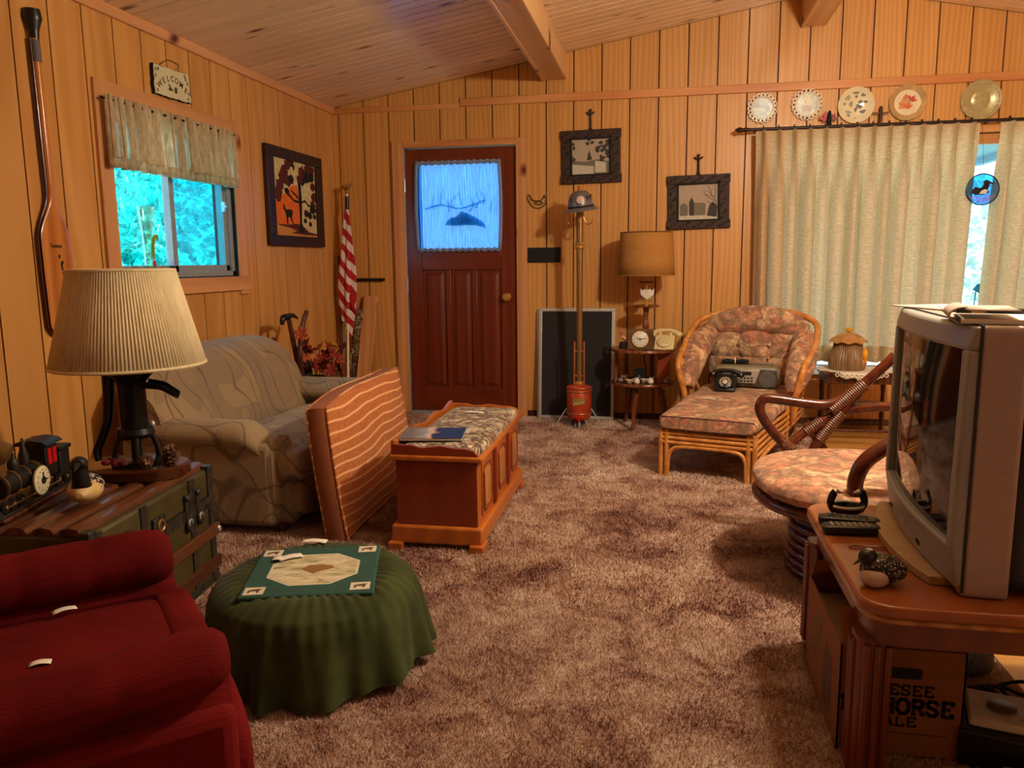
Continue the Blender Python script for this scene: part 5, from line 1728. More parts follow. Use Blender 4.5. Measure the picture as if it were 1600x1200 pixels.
rotary('rotary_phone', 'cream rotary telephone beside the clock on the lamp table', (.012, 5.665, .5725), math.radians(-8), plain('cream_plastic', srgb(214, 196, 146), .3, var=.04), plain('cream_dial', srgb(196, 180, 136), .4), .92)
tag_note = slip('paper_slip', 'small white paper slip under the cream telephone', (-.01, 5.565, .5735), .06, .02, 0)
fg_ = thing('bird_figurine', 'small pink bird figurine on dark stump beside the clock', 'figurine', (-.282, 5.66, .5725))
part('stump', MB().lathe([(.028, 0), (.03, .02), (.022, .05), (.0, .052)], 12), M['matte_black'], fg_)
part('bird_body', MB().tube([(.028, 0, .05), (.015, 0, .072), (-.01, 0, .085), (-.025, 0, .092)], [.006, .016, .014, .004], 10, sub=3), plain('pink_glaze', srgb(196, 130, 104), .4), fg_)
part('bird_body', MB().tube([(-.005, 0, .09), (-.012, 0, .11), (-.006, 0, .126), (.01, 0, .128)], [.008, .013, .011, .003], 10, sub=3), plain('pink_glaze_dark', srgb(170, 100, 80), .4), fg_)

fz = .3325
white_gl = plain('white_glaze', srgb(224, 218, 206), .25)
brown_gl = plain('brown_glaze', srgb(110, 76, 54), .3)
jug = [(.014, 0), (.022, .012), (.018, .03), (.010, .036), (.013, .044), (0, .044)]
for i, (x, y, kind, lab) in enumerate([(-.33, 5.66, 0, 'tiny brown figurine at the left end of the lower table shelf'), (-.295, 5.63, 1, 'tiny grey bird figurine second from left on the lower shelf'), (-.262, 5.655, 0, 'tiny purple grey pot third from left on the lower shelf'),
                                       (-.232, 5.61, 2, 'tiny pale bowl left of the white jug on the lower shelf'), (-.178, 5.585, 3, 'tiny white jug at the front of the lower shelf'), (-.130, 5.65, 2, 'tiny tan bowl behind the white jug on the lower shelf'),
                                       (-.082, 5.60, 3, 'tiny white and brown jug right of centre on the lower shelf'), (.022, 5.60, 1, 'tiny pink bird figurine at the right end of the lower shelf')]):
    t = thing('shelf_miniature', lab, 'figurine', (x, y, fz), group='miniatures on the lower lamp table shelf')
    mt = [brown_gl, plain('grey_glaze_%d' % i, srgb(120, 106, 110), .35), plain('pale_glaze_%d' % i, srgb(196, 178, 150), .35), white_gl][kind]
    if kind == 0:
        part('body', MB().lathe([(.014, 0), (.016, .02), (.010, .034), (.013, .05), (0, .056)], 12), mt, t)
        part('foot_ring', MB().torus((0, 0, .003), .013, .003, 14, 5), brown_gl, t)
    elif kind == 1:
        part('body', MB().sup((0, 0, .018), (.020, .013, .017)), mt, t)
        part('head', MB().sup((.012, 0, .042), (.011, .010, .013)), mt, t)
        part('beak', MB().cyl((.02, 0, .043), (.032, 0, .041), .004, .001, 8), brown_gl, t)
    elif kind == 2:
        part('bowl', MB().lathe([(.012, 0), (.024, .016), (.026, .026), (.022, .024), (.010, .006), (0, .005)], 14), mt, t)
        part('foot_ring', MB().torus((0, 0, .003), .012, .003, 14, 5), mt, t)
    else:
        part('body', MB().lathe(jug, 14), mt, t)
        part('spout', MB().cyl((.012, 0, .034), (.024, 0, .05), .006, .004, 8), brown_gl, t)
        part('handle', MB().torus((-.02, 0, .025), .010, .003, 12, 5, ax='y'), mt, t)
bc = thing('black_cube', 'small black cube speaker on the lower shelf of the lamp table', 'speaker', (-.165, 5.73, fz))
part('case', MB().box(-.04, .04, -.03, .03, 0, .085), M['matte_black'], bc, bevel=.006)
part('stand', MB().cyl((0, -.032, 0), (0, -.032, .045), .003, n=8), M['steel'], bc)

# ------------------------------------------------------------------ curtain rod, drapes, plates
M['drape'] = cloth_thin('drape_slub', srgb(230, 208, 172), .36, 0, (.35, 1, 2.4), srgb(204, 178, 140))
cr2 = thing('curtain_rod', 'long dark curtain rod with leaf finial over the picture window', 'curtain rod', (0, 0, 0))
M['rod'] = plain('rod_bronze', srgb(48, 32, 30), .45, .4)
part('rod', MB().cyl((.55, 5.90, 2.082), (3.55, 5.90, 2.082), .011), M['rod'], cr2)
part('finial', MB().tube([(.56, 5.90, 2.082), (.535, 5.90, 2.082), (.515, 5.90, 2.082), (.49, 5.90, 2.082), (.46, 5.90, 2.084)], [.010, .016, .012, .020, .003], 12, sub=4), M['rod'], cr2)
for x in (.60, 2.08, 3.5):
    part('bracket', MB().box(x - .008, x + .008, 5.90, 5.985, 2.072, 2.086), M['rod'], cr2, bevel=.002)


def drape(label, x0, x1, xb0, xb1, zb, npl, pins=True):
    t = thing('drape', label, 'curtain', (0, 0, 0), group='tan drapes at the picture window')

    def f(u, q):
        ph = u * npl
        k = ph - math.floor(ph)
        pin = math.exp(-((k - .5) / .10) ** 2)           # pinched pleat in the heading
        hang = .5 + .5 * math.cos(2 * PI * (k - .5))
        top = max(0, 1 - q / .10)
        lo_q = min(1, max(0, (q - .06) / .25))
        d = top * (.055 * pin - .012 * math.cos(2 * PI * k)) + (1 - top) * lo_q * ((.085 + .035 * math.sin(math.floor(ph) * 2.3 + 1)) * (hang ** 1.4 - .42) + .010 * math.sin(u * 47 + 2 * q) + .006 * math.sin(u * 90)) + (1 - top) * (1 - lo_q) * .055 * pin
        a = x0 + (x1 - x0) * u
        b = xb0 + (xb1 - xb0) * u
        x = a + (b - a) * q ** .8
        x += (1 - top) * lo_q * .020 * math.sin(2 * PI * (k - .5)) * (1 if math.floor(ph) % 2 else .5)
        return (x, 5.875 - d, 2.065 - q * (2.065 - zb))

    part('drape_cloth', MB().grid(f, npl * 16, 36), M['drape'], t)
    part('hem', MB().grid(lambda u, q: tuple(Vector(f(u, .93 + .069 * q)) + Vector((0, -.0015, 0))), npl * 16, 2), M['drape'], t)
    if pins:
        for k in range(npl):
            u = (k + .5) / npl
            x = x0 + (x1 - x0) * u
            part('pleat_hook', MB().box(x - .004, x + .004, 5.886, 5.912, 2.04, 2.105).torus((x, 5.90, 2.084), .016, .003, 12, 5, ax='x'), M['rod'], t)
    return t


drape('long tan pleated drape on the left half of the picture window', .60, 2.02, .63, 1.985, .475, 14)
drape('long tan drape cut off by the right edge of the photo', 2.145, 3.45, 2.09, 3.42, .475, 12)

sc_ = thing('loon_suncatcher', 'round blue stained glass loon suncatcher hung in the drape gap', 'suncatcher', M=BW(2.033, 1.632, 5.80))
part('glass_disc', MB().lathe([(.098, 0), (.098, .004), (0, .004)], 40), glassy('blue_glass', (.05, .60, .95, 1), .12, .1), sc_)
part('lead_rim', MB().torus((0, 0, .002), .099, .004, 40, 8), M['iron'], sc_)
part('loon_figure', MB().prism([(-.07, -.02), (-.05, .015), (-.01, .01), (.005, .03), (.0, .05), (.02, .062), (.038, .05), (.075, .03), (.04, .035), (.032, .0), (.04, -.02), (.01, -.035), (-.04, -.035)], .004, .007), plain('loon_glass_black', srgb(18, 24, 30), .3), sc_, smooth=False)
part('water_glass', MB().prism([(-.085, -.04), (-.02, -.045), (.03, -.04), (.085, -.035), (.06, -.07), (.0, -.09), (-.06, -.07)], .004, .0055), glassy('pale_glass', (.5, .75, .9, 1), .3, .2), sc_, smooth=False)
part('belly_glass', MB().prism([(-.02, -.03), (.02, -.03), (.034, -.005), (.01, .0), (-.01, -.012)], .007, .0085), plain('loon_glass_white', srgb(190, 206, 214), .4), sc_, smooth=False)
part('hang_wire', MB().cyl((0, .098, .002), (0, .44, -.09), .001, n=5), M['iron'], sc_)
db = plain('blue_film', srgb(20, 130, 190), .4)
dd = thing('duck_decal', 'small blue duck cling on the window glass below the suncatcher', 'decal', M=BW(2.205, 1.09, 6.058))
part('duck_shape', MB().prism([(-.06, .02), (-.03, .035), (-.015, .03), (-.005, -.01), (.03, .0), (.06, .03), (.055, -.02), (.02, -.045), (-.02, -.04), (-.035, 0), (-.03, .015)], 0, .002), db, dd, smooth=False)
part('duck_neck', MB().prism([(-.034, -.01), (-.01, -.02), (-.012, .02), (-.03, .02)], 0, .0025), db, dd, smooth=False)
fd = thing('flower_decal', 'small blue flower cling on the glass just above the television', 'decal', M=BW(2.16, .92, 6.058))
part('blossom', MB().prism([(-.05, .05), (-.02, .09), (.02, .09), (.05, .04), (.02, .05), (.0, .02), (-.03, .04)], 0, .002), db, fd, smooth=False)
part('stalk', MB().prism([(-.03, .04), (-.022, .04), (-.035, -.12), (-.043, -.12)], 0, .002), db, fd, smooth=False)

por = plain('cream_porcelain', srgb(226, 214, 180), .2, var=.04)
wpor = plain('white_porcelain', srgb(228, 222, 206), .2, var=.03)


def plate_base(t, r, mat, deep=.014):
    return part('dish', MB().lathe([(.0, .006), (r * .62, .006), (r * .68, .010), (r * .97, deep + .004), (r, deep + .006), (r * .99, deep), (r * .6, .0), (0, 0)], 44), mat, t)


def lattice(label, x, z, r, art):
    t = thing('lattice_plate', label, 'plate', M=BW(x, z, 5.988) @ RX(.06), group='decorative plates on the back wall')
    part('dish', MB().lathe([(.0, .008), (r * .70, .008), (r * .76, .012), (r * .77, .006), (0, .0)], 40), wpor, t)
    lk_ = MB()
    n = 20
    for k in range(n):
        a = 2 * PI * k / n
        lk_.torus((r * .875 * math.cos(a), r * .875 * math.sin(a), .014), r * .115, r * .035, 14, 6)
    part('pierced_rim', lk_, wpor, t)
    part('gold_beads', MB().torus((0, 0, .0165), r * .775, r * .02, 40, 6), wpor, t)
    art(t, r)


pic_blue = two('plate_picture_blue', srgb(96, 112, 118), srgb(186, 190, 170), 26, (.35, .65), .3, (.4, 1, 1))
pic_grn = two('plate_picture_green', srgb(112, 120, 104), srgb(196, 190, 160), 22, (.35, .65), .3)


def la1(t, r):
    part('printed_picture', MB().lathe([(r * .66, .008), (r * .66, .0092), (0, .0092)], 36), pic_blue, t)
    part('printed_boat', MB().prism([(.02, -.02), (.045, -.02), (.045, .015), (.03, .02), (.02, .0)], .009, .0098), plain('boat_blue', srgb(70, 86, 110), .3), t, smooth=False)


def la2(t, r):
    part('printed_picture', MB().lathe([(r * .66, .008), (r * .66, .0092), (0, .0092)], 36), pic_grn, t)
    part('printed_tower', MB().prism([(-.008, .06), (.018, .06), (.022, -.005), (-.008, -.005)], .009, .0098), plain('tower_tan', srgb(190, 160, 80), .3), t, smooth=False)
    part('printed_dome', MB().prism([(-.028, -.015), (0, -.005), (.026, -.015), (.03, -.045), (-.03, -.045)], .009, .0099), plain('dome_red', srgb(140, 84, 58), .3), t, smooth=False)


lattice('pierced white plate with blue harbour picture, leftmost on the wall', .648, 2.236, .100, la1)
lattice('pierced white plate with red domed tower picture, second from left', .945, 2.248, .104, la2)
t = thing('souvenir_plate', 'large cream souvenir plate printed with small grey scenes', 'plate', M=BW(1.261, 2.229, 5.985) @ RX(.06), group='decorative plates on the back wall')
plate_base(t, .119, por)
pg = plain('print_grey', srgb(96, 96, 78), .4)
pdk = plain('print_dark', srgb(40, 42, 38), .4)
pgn = plain('print_olive', srgb(140, 138, 90), .4)
random.seed(8)
for (x, y, w, h, mt) in ((-.005, .085, .028, .018, pg), (-.055, .05, .022, .022, pgn), (.045, .065, .018, .016, pg), (.065, .02, .020, .008, pdk), (-.075, .01, .010, .010, pg), (-.03, .01, .014, .022, pgn), (-.028, .015, .004, .016, pdk), (-.055, -.045, .034, .012, pgn), (-.05, -.07, .022, .010, pg), (.055, -.045, .034, .016, pg), (0, -.09, .016, .012, pgn), (.02, -.01, .024, .018, pg), (.0, -.03, .01, .022, pg), (.03, .02, .02, .012, pg), (.0, .055, .008, .01, pdk)):
    pts = [(x + w * math.cos(k * .63) * random.uniform(.6, 1.1), y + h * math.sin(k * .63) * random.uniform(.6, 1.1)) for k in range(10)]
    zb_ = .0062 if math.hypot(x, y) < .074 else .0102
    part('printed_scene', MB().prism(pts, zb_ - .001, zb_ + .0012), mt, t, smooth=False)
t = thing('maple_leaf_plate', 'cream plate with orange maple leaves and shiny copper rim', 'plate', M=BW(1.588, 2.232, 5.985) @ RX(.07), group='decorative plates on the back wall')
part('dish', MB().lathe([(0, .005), (.082, .006), (.083, .004), (0, 0)], 44), por, t)
part('metal_rim', MB().lathe([(.081, .0055), (.09, .010), (.106, .020), (.114, .024), (.118, .022), (.11, .010), (.08, .0)], 48), plain('rim_gold', srgb(206, 176, 126), .2, .35), t)


def mleaf(cx, cy, s_, rot):
    prof = [(0, -1.0), (.05, -.35), (.5, -.5), (.42, -.25), (.95, .05), (.8, .15), (.85, .42), (.52, .3), (.3, .15), (.38, .62), (.2, .55), (0, 1.0)]
    full = prof + [(-x, y) for x, y in prof[-2:0:-1]]
    c, d = math.cos(rot), math.sin(rot)
    return [(cx + s_ * (x * c - y * d), cy + s_ * (x * d + y * c)) for x, y in full]


lor = [plain('leaf_orange', srgb(206, 92, 36), .4), plain('leaf_red', srgb(180, 60, 32), .4), plain('leaf_light', srgb(216, 120, 60), .4)]
for i, (cx, cy, s_, ro) in enumerate(((-.008, .035, .024, .3), (.03, .018, .032, -.5), (-.028, -.018, .036, .9), (.008, -.025, .030, -.1))):
    part('printed_leaf', MB().prism(mleaf(cx, cy, s_, ro), .005, .0068 + .0003 * i), lor[i % 3], t, smooth=False)
t = thing('pewter_plate', 'embossed pewter plate in pale gold tone, rightmost whole plate', 'plate', M=BW(2.043, 2.228, 5.985) @ RX(.05), group='decorative plates on the back wall')
part('dish', MB().lathe([(0, .012), (.045, .010), (.06, .004), (.075, .010), (.088, .014), (.124, .020), (.127, .018), (.12, .012), (.07, 0), (0, 0)], 52), M['pewter'], t)
em = MB()
for k in range(36):
    a = 2 * PI * k / 36
    em.sup((.107 * math.cos(a), .107 * math.sin(a), .018), (.007, .007, .004), 1, 1, 8, 5)
for k in range(3):
    a = PI / 2 + k * 2.094
    em.lathe([(.016, .017), (.016, .023), (0, .024)], 14, (.112 * math.cos(a), .112 * math.sin(a), 0))
part('embossed_rim', em, M['pewter'], t)
random.seed(6)
em = MB()
for k in range(24):
    em.sup((random.uniform(-.035, .035), random.uniform(-.03, .03), .012), (.008, .006, .004), 1, 1, 8, 5)
part('embossed_centre', em, M['pewter'], t)
t = thing('edge_plate', 'dark rimmed plate cut off by the right photo edge', 'plate', M=BW(2.435, 2.235, 5.985) @ RX(.05), group='decorative plates on the back wall')
plate_base(t, .115, plain('brown_plate', srgb(130, 84, 50), .3))
part('plate_rim', MB().torus((0, 0, .018), .113, .004, 44, 6), M['oldbrass'], t)

lf = thing('leaf_ornament', 'small red maple leaf ornament with dark figure on the curtain rod', 'ornament', M=BW(1.086, 2.145, 5.955))
part('leaf', MB().prism(mleaf(-.018, .002, .05, .15), -.003, .003), plain('leaf_deep_red', srgb(170, 40, 34), .5), lf, smooth=False)
part('leaf', MB().prism(mleaf(.03, .0, .036, -.2), -.003, .003), plain('leaf_brown_red', srgb(120, 34, 34), .5), lf, smooth=False)
part('figure', MB().tube([(.0, -.045, .008), (.0, .0, .009), (.002, .03, .008), (.002, .05, .008)], [.018, .014, .012, .006], 10, sub=3), M['matte_black'], lf)
tm = thing('totem_pole', 'small carved totem pole with outspread wings on the curtain rod', 'ornament', M=BW(1.418, 2.158, 5.955))
part('pole', MB().lathe([(.013, -.052), (.014, -.03), (.011, -.026), (.014, -.01), (.011, -.005), (.014, .015), (.011, .02), (.013, .04), (.006, .052), (0, .052)], 12, (0, 0, 0), RX(-PI / 2)), plain('totem_brown', srgb(58, 36, 26), .5), tm)
part('wings', MB().prism([(-.055, .016), (-.02, .012), (.02, .012), (.055, .016), (.05, .006), (.015, .002), (-.015, .002), (-.05, .006)], -.003, .004), plain('totem_wing', srgb(90, 50, 34), .5), tm, smooth=False)
part('beak', MB().cyl((0, .035, .01), (0, .030, .022), .005, .001, 8), plain('totem_beak', srgb(150, 110, 50), .5), tm)

# ------------------------------------------------------------------ rattan chaise
M['rattan'] = two('honey_rattan', srgb(176, 108, 46), srgb(214, 150, 78), 18, (.35, .65), .3, (1, 1, 1), .1)
M['floral'] = fabric_floral('floral_peach', [srgb(212, 150, 114), srgb(230, 190, 148), srgb(140, 130, 98), srgb(210, 130, 102), srgb(176, 158, 122), srgb(128, 94, 76)], 9)
lg = thing('rattan_chaise', 'honey rattan chaise longue with peach floral cushions', 'chaise', (.24, 4.33, 0), math.radians(-16.3))
R = .0145
for sx in (-1, 1):
    for i, (dx, dy) in enumerate(((0, 0), (-.032, .0), (0, .034))):
        part('leg', MB().cyl((sx * (.255 + dx), .012 + dy, 0), (sx * (.255 + dx), .012 + dy, .262), R * .9), M['rattan'], lg)
    part('leg', MB().cyl((sx * .30, .82, 0), (sx * .30, .82, .30), R), M['rattan'], lg)
    part('leg', MB().tube([(sx * .27, 1.42, 0), (sx * .28, 1.40, .3), (sx * .30, 1.38, .5)], R, 10, sub=3), M['rattan'], lg)
    for z in (.150, .185, .220, .255):
        part('side_rail', MB().tube([(sx * .258, .02, z), (sx * .275, .45, z), (sx * .305, .85, z), (sx * .32, 1.38, z)], R * .8, 10, sub=3), M['rattan'], lg)
    part('side_brace', MB().tube([(sx * .262, .06, .05), (sx * .27, .12, .12), (sx * .285, .45, .135), (sx * .30, .74, .125), (sx * .302, .80, .05)], R * .8, 10, sub=4), M['rattan'], lg)
    part('arm_strut', MB().tube([(sx * .315, .95, .26), (sx * .36, .86, .40), (sx * .385, .90, .55)], R * .8, 10, sub=3), M['rattan'], lg)
    part('arm_strut', MB().tube([(sx * .32, 1.2, .26), (sx * .37, 1.12, .44), (sx * .40, 1.10, .64)], R * .8, 10, sub=3), M['rattan'], lg)
for z in (.190, .216, .242):
    part('front_rail', MB().cyl((-.25, .012, z), (.25, .012, z), R * .8), M['rattan'], lg)
part('front_arch', MB().tube([(-.215, .012, 0), (-.213, .012, .10), (-.19, .012, .150), (-.14, .012, .168), (0, .012, .172), (.14, .012, .168), (.19, .012, .150), (.213, .012, .10), (.215, .012, 0)], R * .8, 10, sub=4), M['rattan'], lg)
hoop = [(-.335, .86, .20), (-.345, .82, .34), (-.375, .80, .47), (-.39, .84, .545), (-.405, 1.0, .60), (-.415, 1.18, .68), (-.38, 1.36, .775), (-.22, 1.46, .83), (0, 1.48, .845), (.22, 1.46, .83), (.38, 1.36, .775), (.415, 1.18, .68), (.405, 1.0, .60), (.39, .84, .545), (.375, .80, .47), (.345, .82, .34), (.335, .86, .20)]
part('back_hoop', MB().tube(hoop, .020, 12, sub=5), M['rattan'], lg)
part('rear_rail', MB().cyl((-.29, 1.41, .12), (.29, 1.41, .12), R), M['rattan'], lg)
part('seat_deck', MB().box(-.25, .25, .02, 1.36, .258, .268), M['rattan'], lg)


def seat(u, q, top):
    a, b = 2 * u - 1, q
    hw = .268 + .055 * b
    e = (1 - abs(a) ** 8) * (1 - abs(2 * b - 1) ** 14)
    x = a * hw
    y = -.012 + b * 1.30
    z = (.268 + .052 * (e ** .5) + .018 * e + .010 * math.sin(b * 7) * (1 - a * a)) if top else (.268 + .0 * e)
    return (x, y, z)


sm = MB()
secs = []
for j in range(41):
    b = j / 40
    hw = .270 + .050 * b
    y = -.014 + b * 1.33
    hz = .036 + .010 * math.sin(b * PI)
    ee = .5 if 0 < j < 40 else .5
    k_ = 1 if 0 < j < 40 else .93
    secs.append([(hw * k_ * math.copysign(abs(math.cos(a)) ** .35, math.cos(a)), y, .306 + hz * k_ * math.copysign(abs(math.sin(a)) ** .45, math.sin(a)) + .004 * math.sin(b * 16)) for a in [2 * PI * i / 32 for i in range(32)]])
st = part('seat_cushion', MB().loft(secs), M['floral'], lg)
part('piping', MB().tube([(-.255, -.010, .337), (-.1, -.012, .340), (.1, -.012, .340), (.255, -.010, .337)], .004, 8, sub=3).tube([(-.255, -.010, .275), (0, -.012, .271), (.255, -.010, .275)], .004, 8, sub=3), plain('piping_brown', srgb(92, 56, 46), .8), st)


def roll(name, pts, rs, flat=1.0):
    return part(name, MB().tube(pts, rs, 20, sub=6, flat=flat), M['floral'], lg)


roll('head_roll', [(-.33, 1.37, .71), (-.25, 1.38, .745), (-.12, 1.39, .775), (0, 1.395, .785), (.12, 1.39, .775), (.25, 1.38, .745), (.33, 1.37, .71)], [.04, .080, .094, .096, .094, .080, .04])
for sx in (-1, 1):
    roll('side_bolster', [(sx * .325, .84, .37), (sx * .335, .90, .45), (sx * .345, 1.02, .525), (sx * .345, 1.16, .60), (sx * .325, 1.28, .665), (sx * .29, 1.36, .70)], [.035, .072, .086, .090, .078, .04])
bp_ = MB()
for i in range(3):
    for j in range(2):
        bp_.sup((-.20 + i * .20, 1.375 + .01 * abs(i - 1), .45 + j * .16), (.125, .075, .11), .75, .75, 22, 14)
part('back_pad', bp_, M['floral'], lg)
bt = MB()
for x, z in ((-.1, .53), (.1, .53), (-.1, .62), (.1, .62)):
    bt.sup((x, 1.305, z), (.012, .01, .012), 1, 1, 10, 6)
part('tuft_button', bt, M['floral'], lg)


def L2W(x, y, z):
    return lg.matrix_basis @ Vector((x, y, z))


bpy.context.view_layer.update()
# boombox
SZ = .3535
p = L2W(-.012, 1.15, SZ)
bx_ = thing('boombox', 'silver grey portable stereo resting on the chaise seat', 'stereo', (p.x, p.y, SZ), math.radians(-6))
M['bb_grey'] = plain('stereo_olive_grey', srgb(120, 112, 88), .4)
M['bb_silver'] = plain('stereo_silver', srgb(176, 170, 158), .35, .3)
M['bb_dark'] = plain('stereo_dark', srgb(64, 60, 58), .5)
part('case', MB().sup((0, .02, .073), (.215, .085, .073), .35, .3, 44, 16), M['bb_grey'], bx_)
for sx in (-1, 1):
    pn = part('speaker_panel', MB().prism([(.055, .005), (.185, .005), (.20, .06), (.188, .118), (.088, .122)] if sx > 0 else [(-.055, .005), (-.185, .005), (-.20, .06), (-.188, .118), (-.088, .122)], 0, .02, T(0, -.060, 0) @ RX(PI / 2)), M['bb_dark'], bx_, bevel=.005)
    part('speaker_cone', MB().lathe([(.052, .0), (.054, .006), (.046, .008), (.02, .003), (0, .004)], 30, (0, 0, 0), T(sx * .130, -.079, .060) @ RX(PI / 2)), plain('cone_grey_%d' % sx, srgb(84, 80, 76), .6), pn)
fc = part('front_panel', MB().prism([(-.085, .122), (.085, .122), (.05, .02), (-.05, .02)], 0, .018, T(0, -.060, 0) @ RX(PI / 2)), M['bb_silver'], bx_, bevel=.003)
part('display', MB().box(-.035, .03, -.0795, -.077, .085, .108), M['black'], fc)
bts = MB()
for i in range(4):
    for j in range(2):
        bts.box(-.04 + i * .022, -.025 + i * .022, -.081, -.078, .040 + j * .02, .052 + j * .02)
part('buttons', bts, plain('button_grey', srgb(60, 58, 56), .4), fc)
part('tape_slot', MB().box(-.05, .05, -.0795, -.076, .022, .032), M['matte_black'], fc)
part('carry_handle', MB().tube([(-.17, .03, .138), (-.15, .03, .150), (0, .03, .153), (.15, .03, .150), (.17, .03, .138)], .007, 8, sub=4), M['bb_grey'], bx_)
cb_ = thing('cable_bundle', 'tied black power cable lying on the stereo top', 'cable', (p.x - .075, p.y + .015, SZ + .158), math.radians(-6))
random.seed(9)
for k in range(6):
    z = .004 + .006 * (k // 3)
    y = -.014 + .012 * (k % 3)
    part('cable_loop', MB().tube([(-.085, y, z), (-.05, y + .008, z + .008), (0, y * .4, z + .003), (.05, y + .008, z + .008), (.085, y, z), (.05, y - .010, z), (0, y * .4 - .004, z), (-.05, y - .010, z)], .004, 6, closed=True, sub=4), M['matte_black'], cb_)
part('cable_tie', MB().torus((0, -.004, .010), .017, .004, 14, 6, ax='x'), M['white'], cb_)
p2 = L2W(-.105, .955, SZ)
rotary('rotary_phone', 'black rotary telephone with silver dial on the chaise', (p2.x, p2.y, .3515), math.radians(-10), M['black'], M['chrome'], .88)
p3 = L2W(-.125, .56, 0)
slip('paper_slip', 'white paper slip lying on the chaise seat', (p3.x, p3.y, .3525), .085, .032, -.2)

# ------------------------------------------------------------------ side table with doily and mushroom canister
sdt = thing('side_table', 'small dark wooden table with turned legs beside the chaise', 'table', (1.28, 5.62, 0))
part('top', MB().box(-.24, .26, -.17, .17, .435, .455), M['darkwood'], sdt, bevel=.004)
part('apron', MB().box(-.21, .23, -.15, .15, .375, .437), M['darkwood'], sdt, bevel=.003)
lprof = [(.010, 0), (.014, .03), (.011, .05), (.017, .12), (.011, .18), (.015, .20), (.012, .26), (.017, .33), (.013, .37), (.018, .40)]
for x in (-.19, .21):
    for y in (-.13, .13):
        part('leg', MB().lathe(lprof, 12, (x, y, 0)), M['darkwood'], sdt)
part('lower_shelf', MB().box(-.20, .22, -.14, .14, .205, .22), M['maple'], sdt, bevel=.003)
for y in (-.13, .13):
    part('stretcher', MB().cyl((-.19, y, .06), (.21, y, .06), .009), M['darkwood'], sdt)
dy = thing('lace_doily', 'white scalloped lace doily on the small dark table', 'doily', (1.27, 5.60, .456))
n = 96


def doil(u, q):
    a = 2 * PI * u
    r = .22 * q * (1 + .05 * q * math.cos(a * 16))
    x, y = 1.15 * r * math.cos(a), r * math.sin(a)
    drop = max(0, -y - .172) * .9
    yy = max(y, -.178) if y < -.172 else y
    return (x, max(yy, -.176 - .0), .0015 - (max(0, -y - .172)))


part('lace_cloth', MB().grid(doil, n, 16, True), plain('lace_white', srgb(214, 206, 190), .9), dy)
ed_ = MB()
for k in range(11):
    x = -.15 + k * .03
    ed_.torus((x, -.181, -.012 - .010 * math.sin((k + .5) / 11 * PI)), .011, .0035, 12, 5, ax='y')
part('lace_edge', ed_, plain('lace_edge_white', srgb(220, 214, 200), .9), dy)
M['mush'] = two('mushroom_brown', srgb(112, 84, 58), srgb(150, 118, 84), 30, (.35, .65), .45, (1, 1, .12))
jr = thing('mushroom_canister', 'brown ceramic canister with frilled lid and yellow mushrooms', 'canister', (1.215, 5.60, .459))
part('jar_body', MB().grid(lambda u, q: ((.108 - .02 * q + .018 * math.sin(min(1, q * 1.4) * PI) + .0018 * math.cos(2 * PI * u * 40)) * math.cos(2 * PI * u), (.108 - .02 * q + .018 * math.sin(min(1, q * 1.4) * PI) + .0018 * math.cos(2 * PI * u * 40)) * math.sin(2 * PI * u), q * .185), 160, 16, True).lathe([(.106, 0), (0, .001)], 30), M['mush'], jr)
ld_ = part('lid', MB().grid(lambda u, q: ((.118 * (1 - q) ** .8 * (1 + .03 * math.cos(2 * PI * u * 9) * (1 - q))) * math.cos(2 * PI * u), (.118 * (1 - q) ** .8 * (1 + .03 * math.cos(2 * PI * u * 9) * (1 - q))) * math.sin(2 * PI * u), .183 + .062 * math.sin(q * PI / 2) + .006 * math.cos(2 * PI * u * 9) * (1 - q) ** 2), 90, 12, True), two('lid_tan', srgb(150, 104, 56), srgb(182, 134, 80), 14, rough=.4), jr)
part('lid_knob', MB().lathe([(.012, .238), (.010, .25), (.024, .256), (.026, .266), (.016, .276), (0, .279)], 18), plain('knob_yellow', srgb(206, 150, 30), .35), ld_)
ym = plain('mushroom_yellow', srgb(230, 160, 20), .35)
yo = plain('mushroom_orange', srgb(212, 120, 30), .35)
for i, (a, z, s_, mt) in enumerate(((-.55, .105, 1.0, ym), (-.25, .075, .7, yo), (-.75, .055, .6, yo))):
    c, d = math.cos(a), math.sin(a)
    part('mushroom_relief', MB().sup((.112 * c, .112 * d, z), (.020 * s_, .026 * s_, .038 * s_)).cyl((.115 * c, .115 * d, z - .05 * s_), (.115 * c, .115 * d, z), .010 * s_), mt, jr)

# ------------------------------------------------------------------ rattan swivel chair
M['rattan_dark'] = two('dark_rattan', srgb(62, 24, 14), srgb(98, 44, 24), 16, (.35, .65), .25, bump=.1)
M['wrap'] = two('rattan_wrap', srgb(70, 32, 20), srgb(120, 74, 48), 120, (.4, .6), .45, (1, 1, 1))
pc = thing('rattan_swivel_chair', 'dark rattan swivel chair with floral cushions behind the television', 'chair', (.76, 3.13, 0))
cx0, cy0 = .76, 3.13


def rel(p_):
    return (p_[0] - cx0, p_[1] - cy0, p_[2])


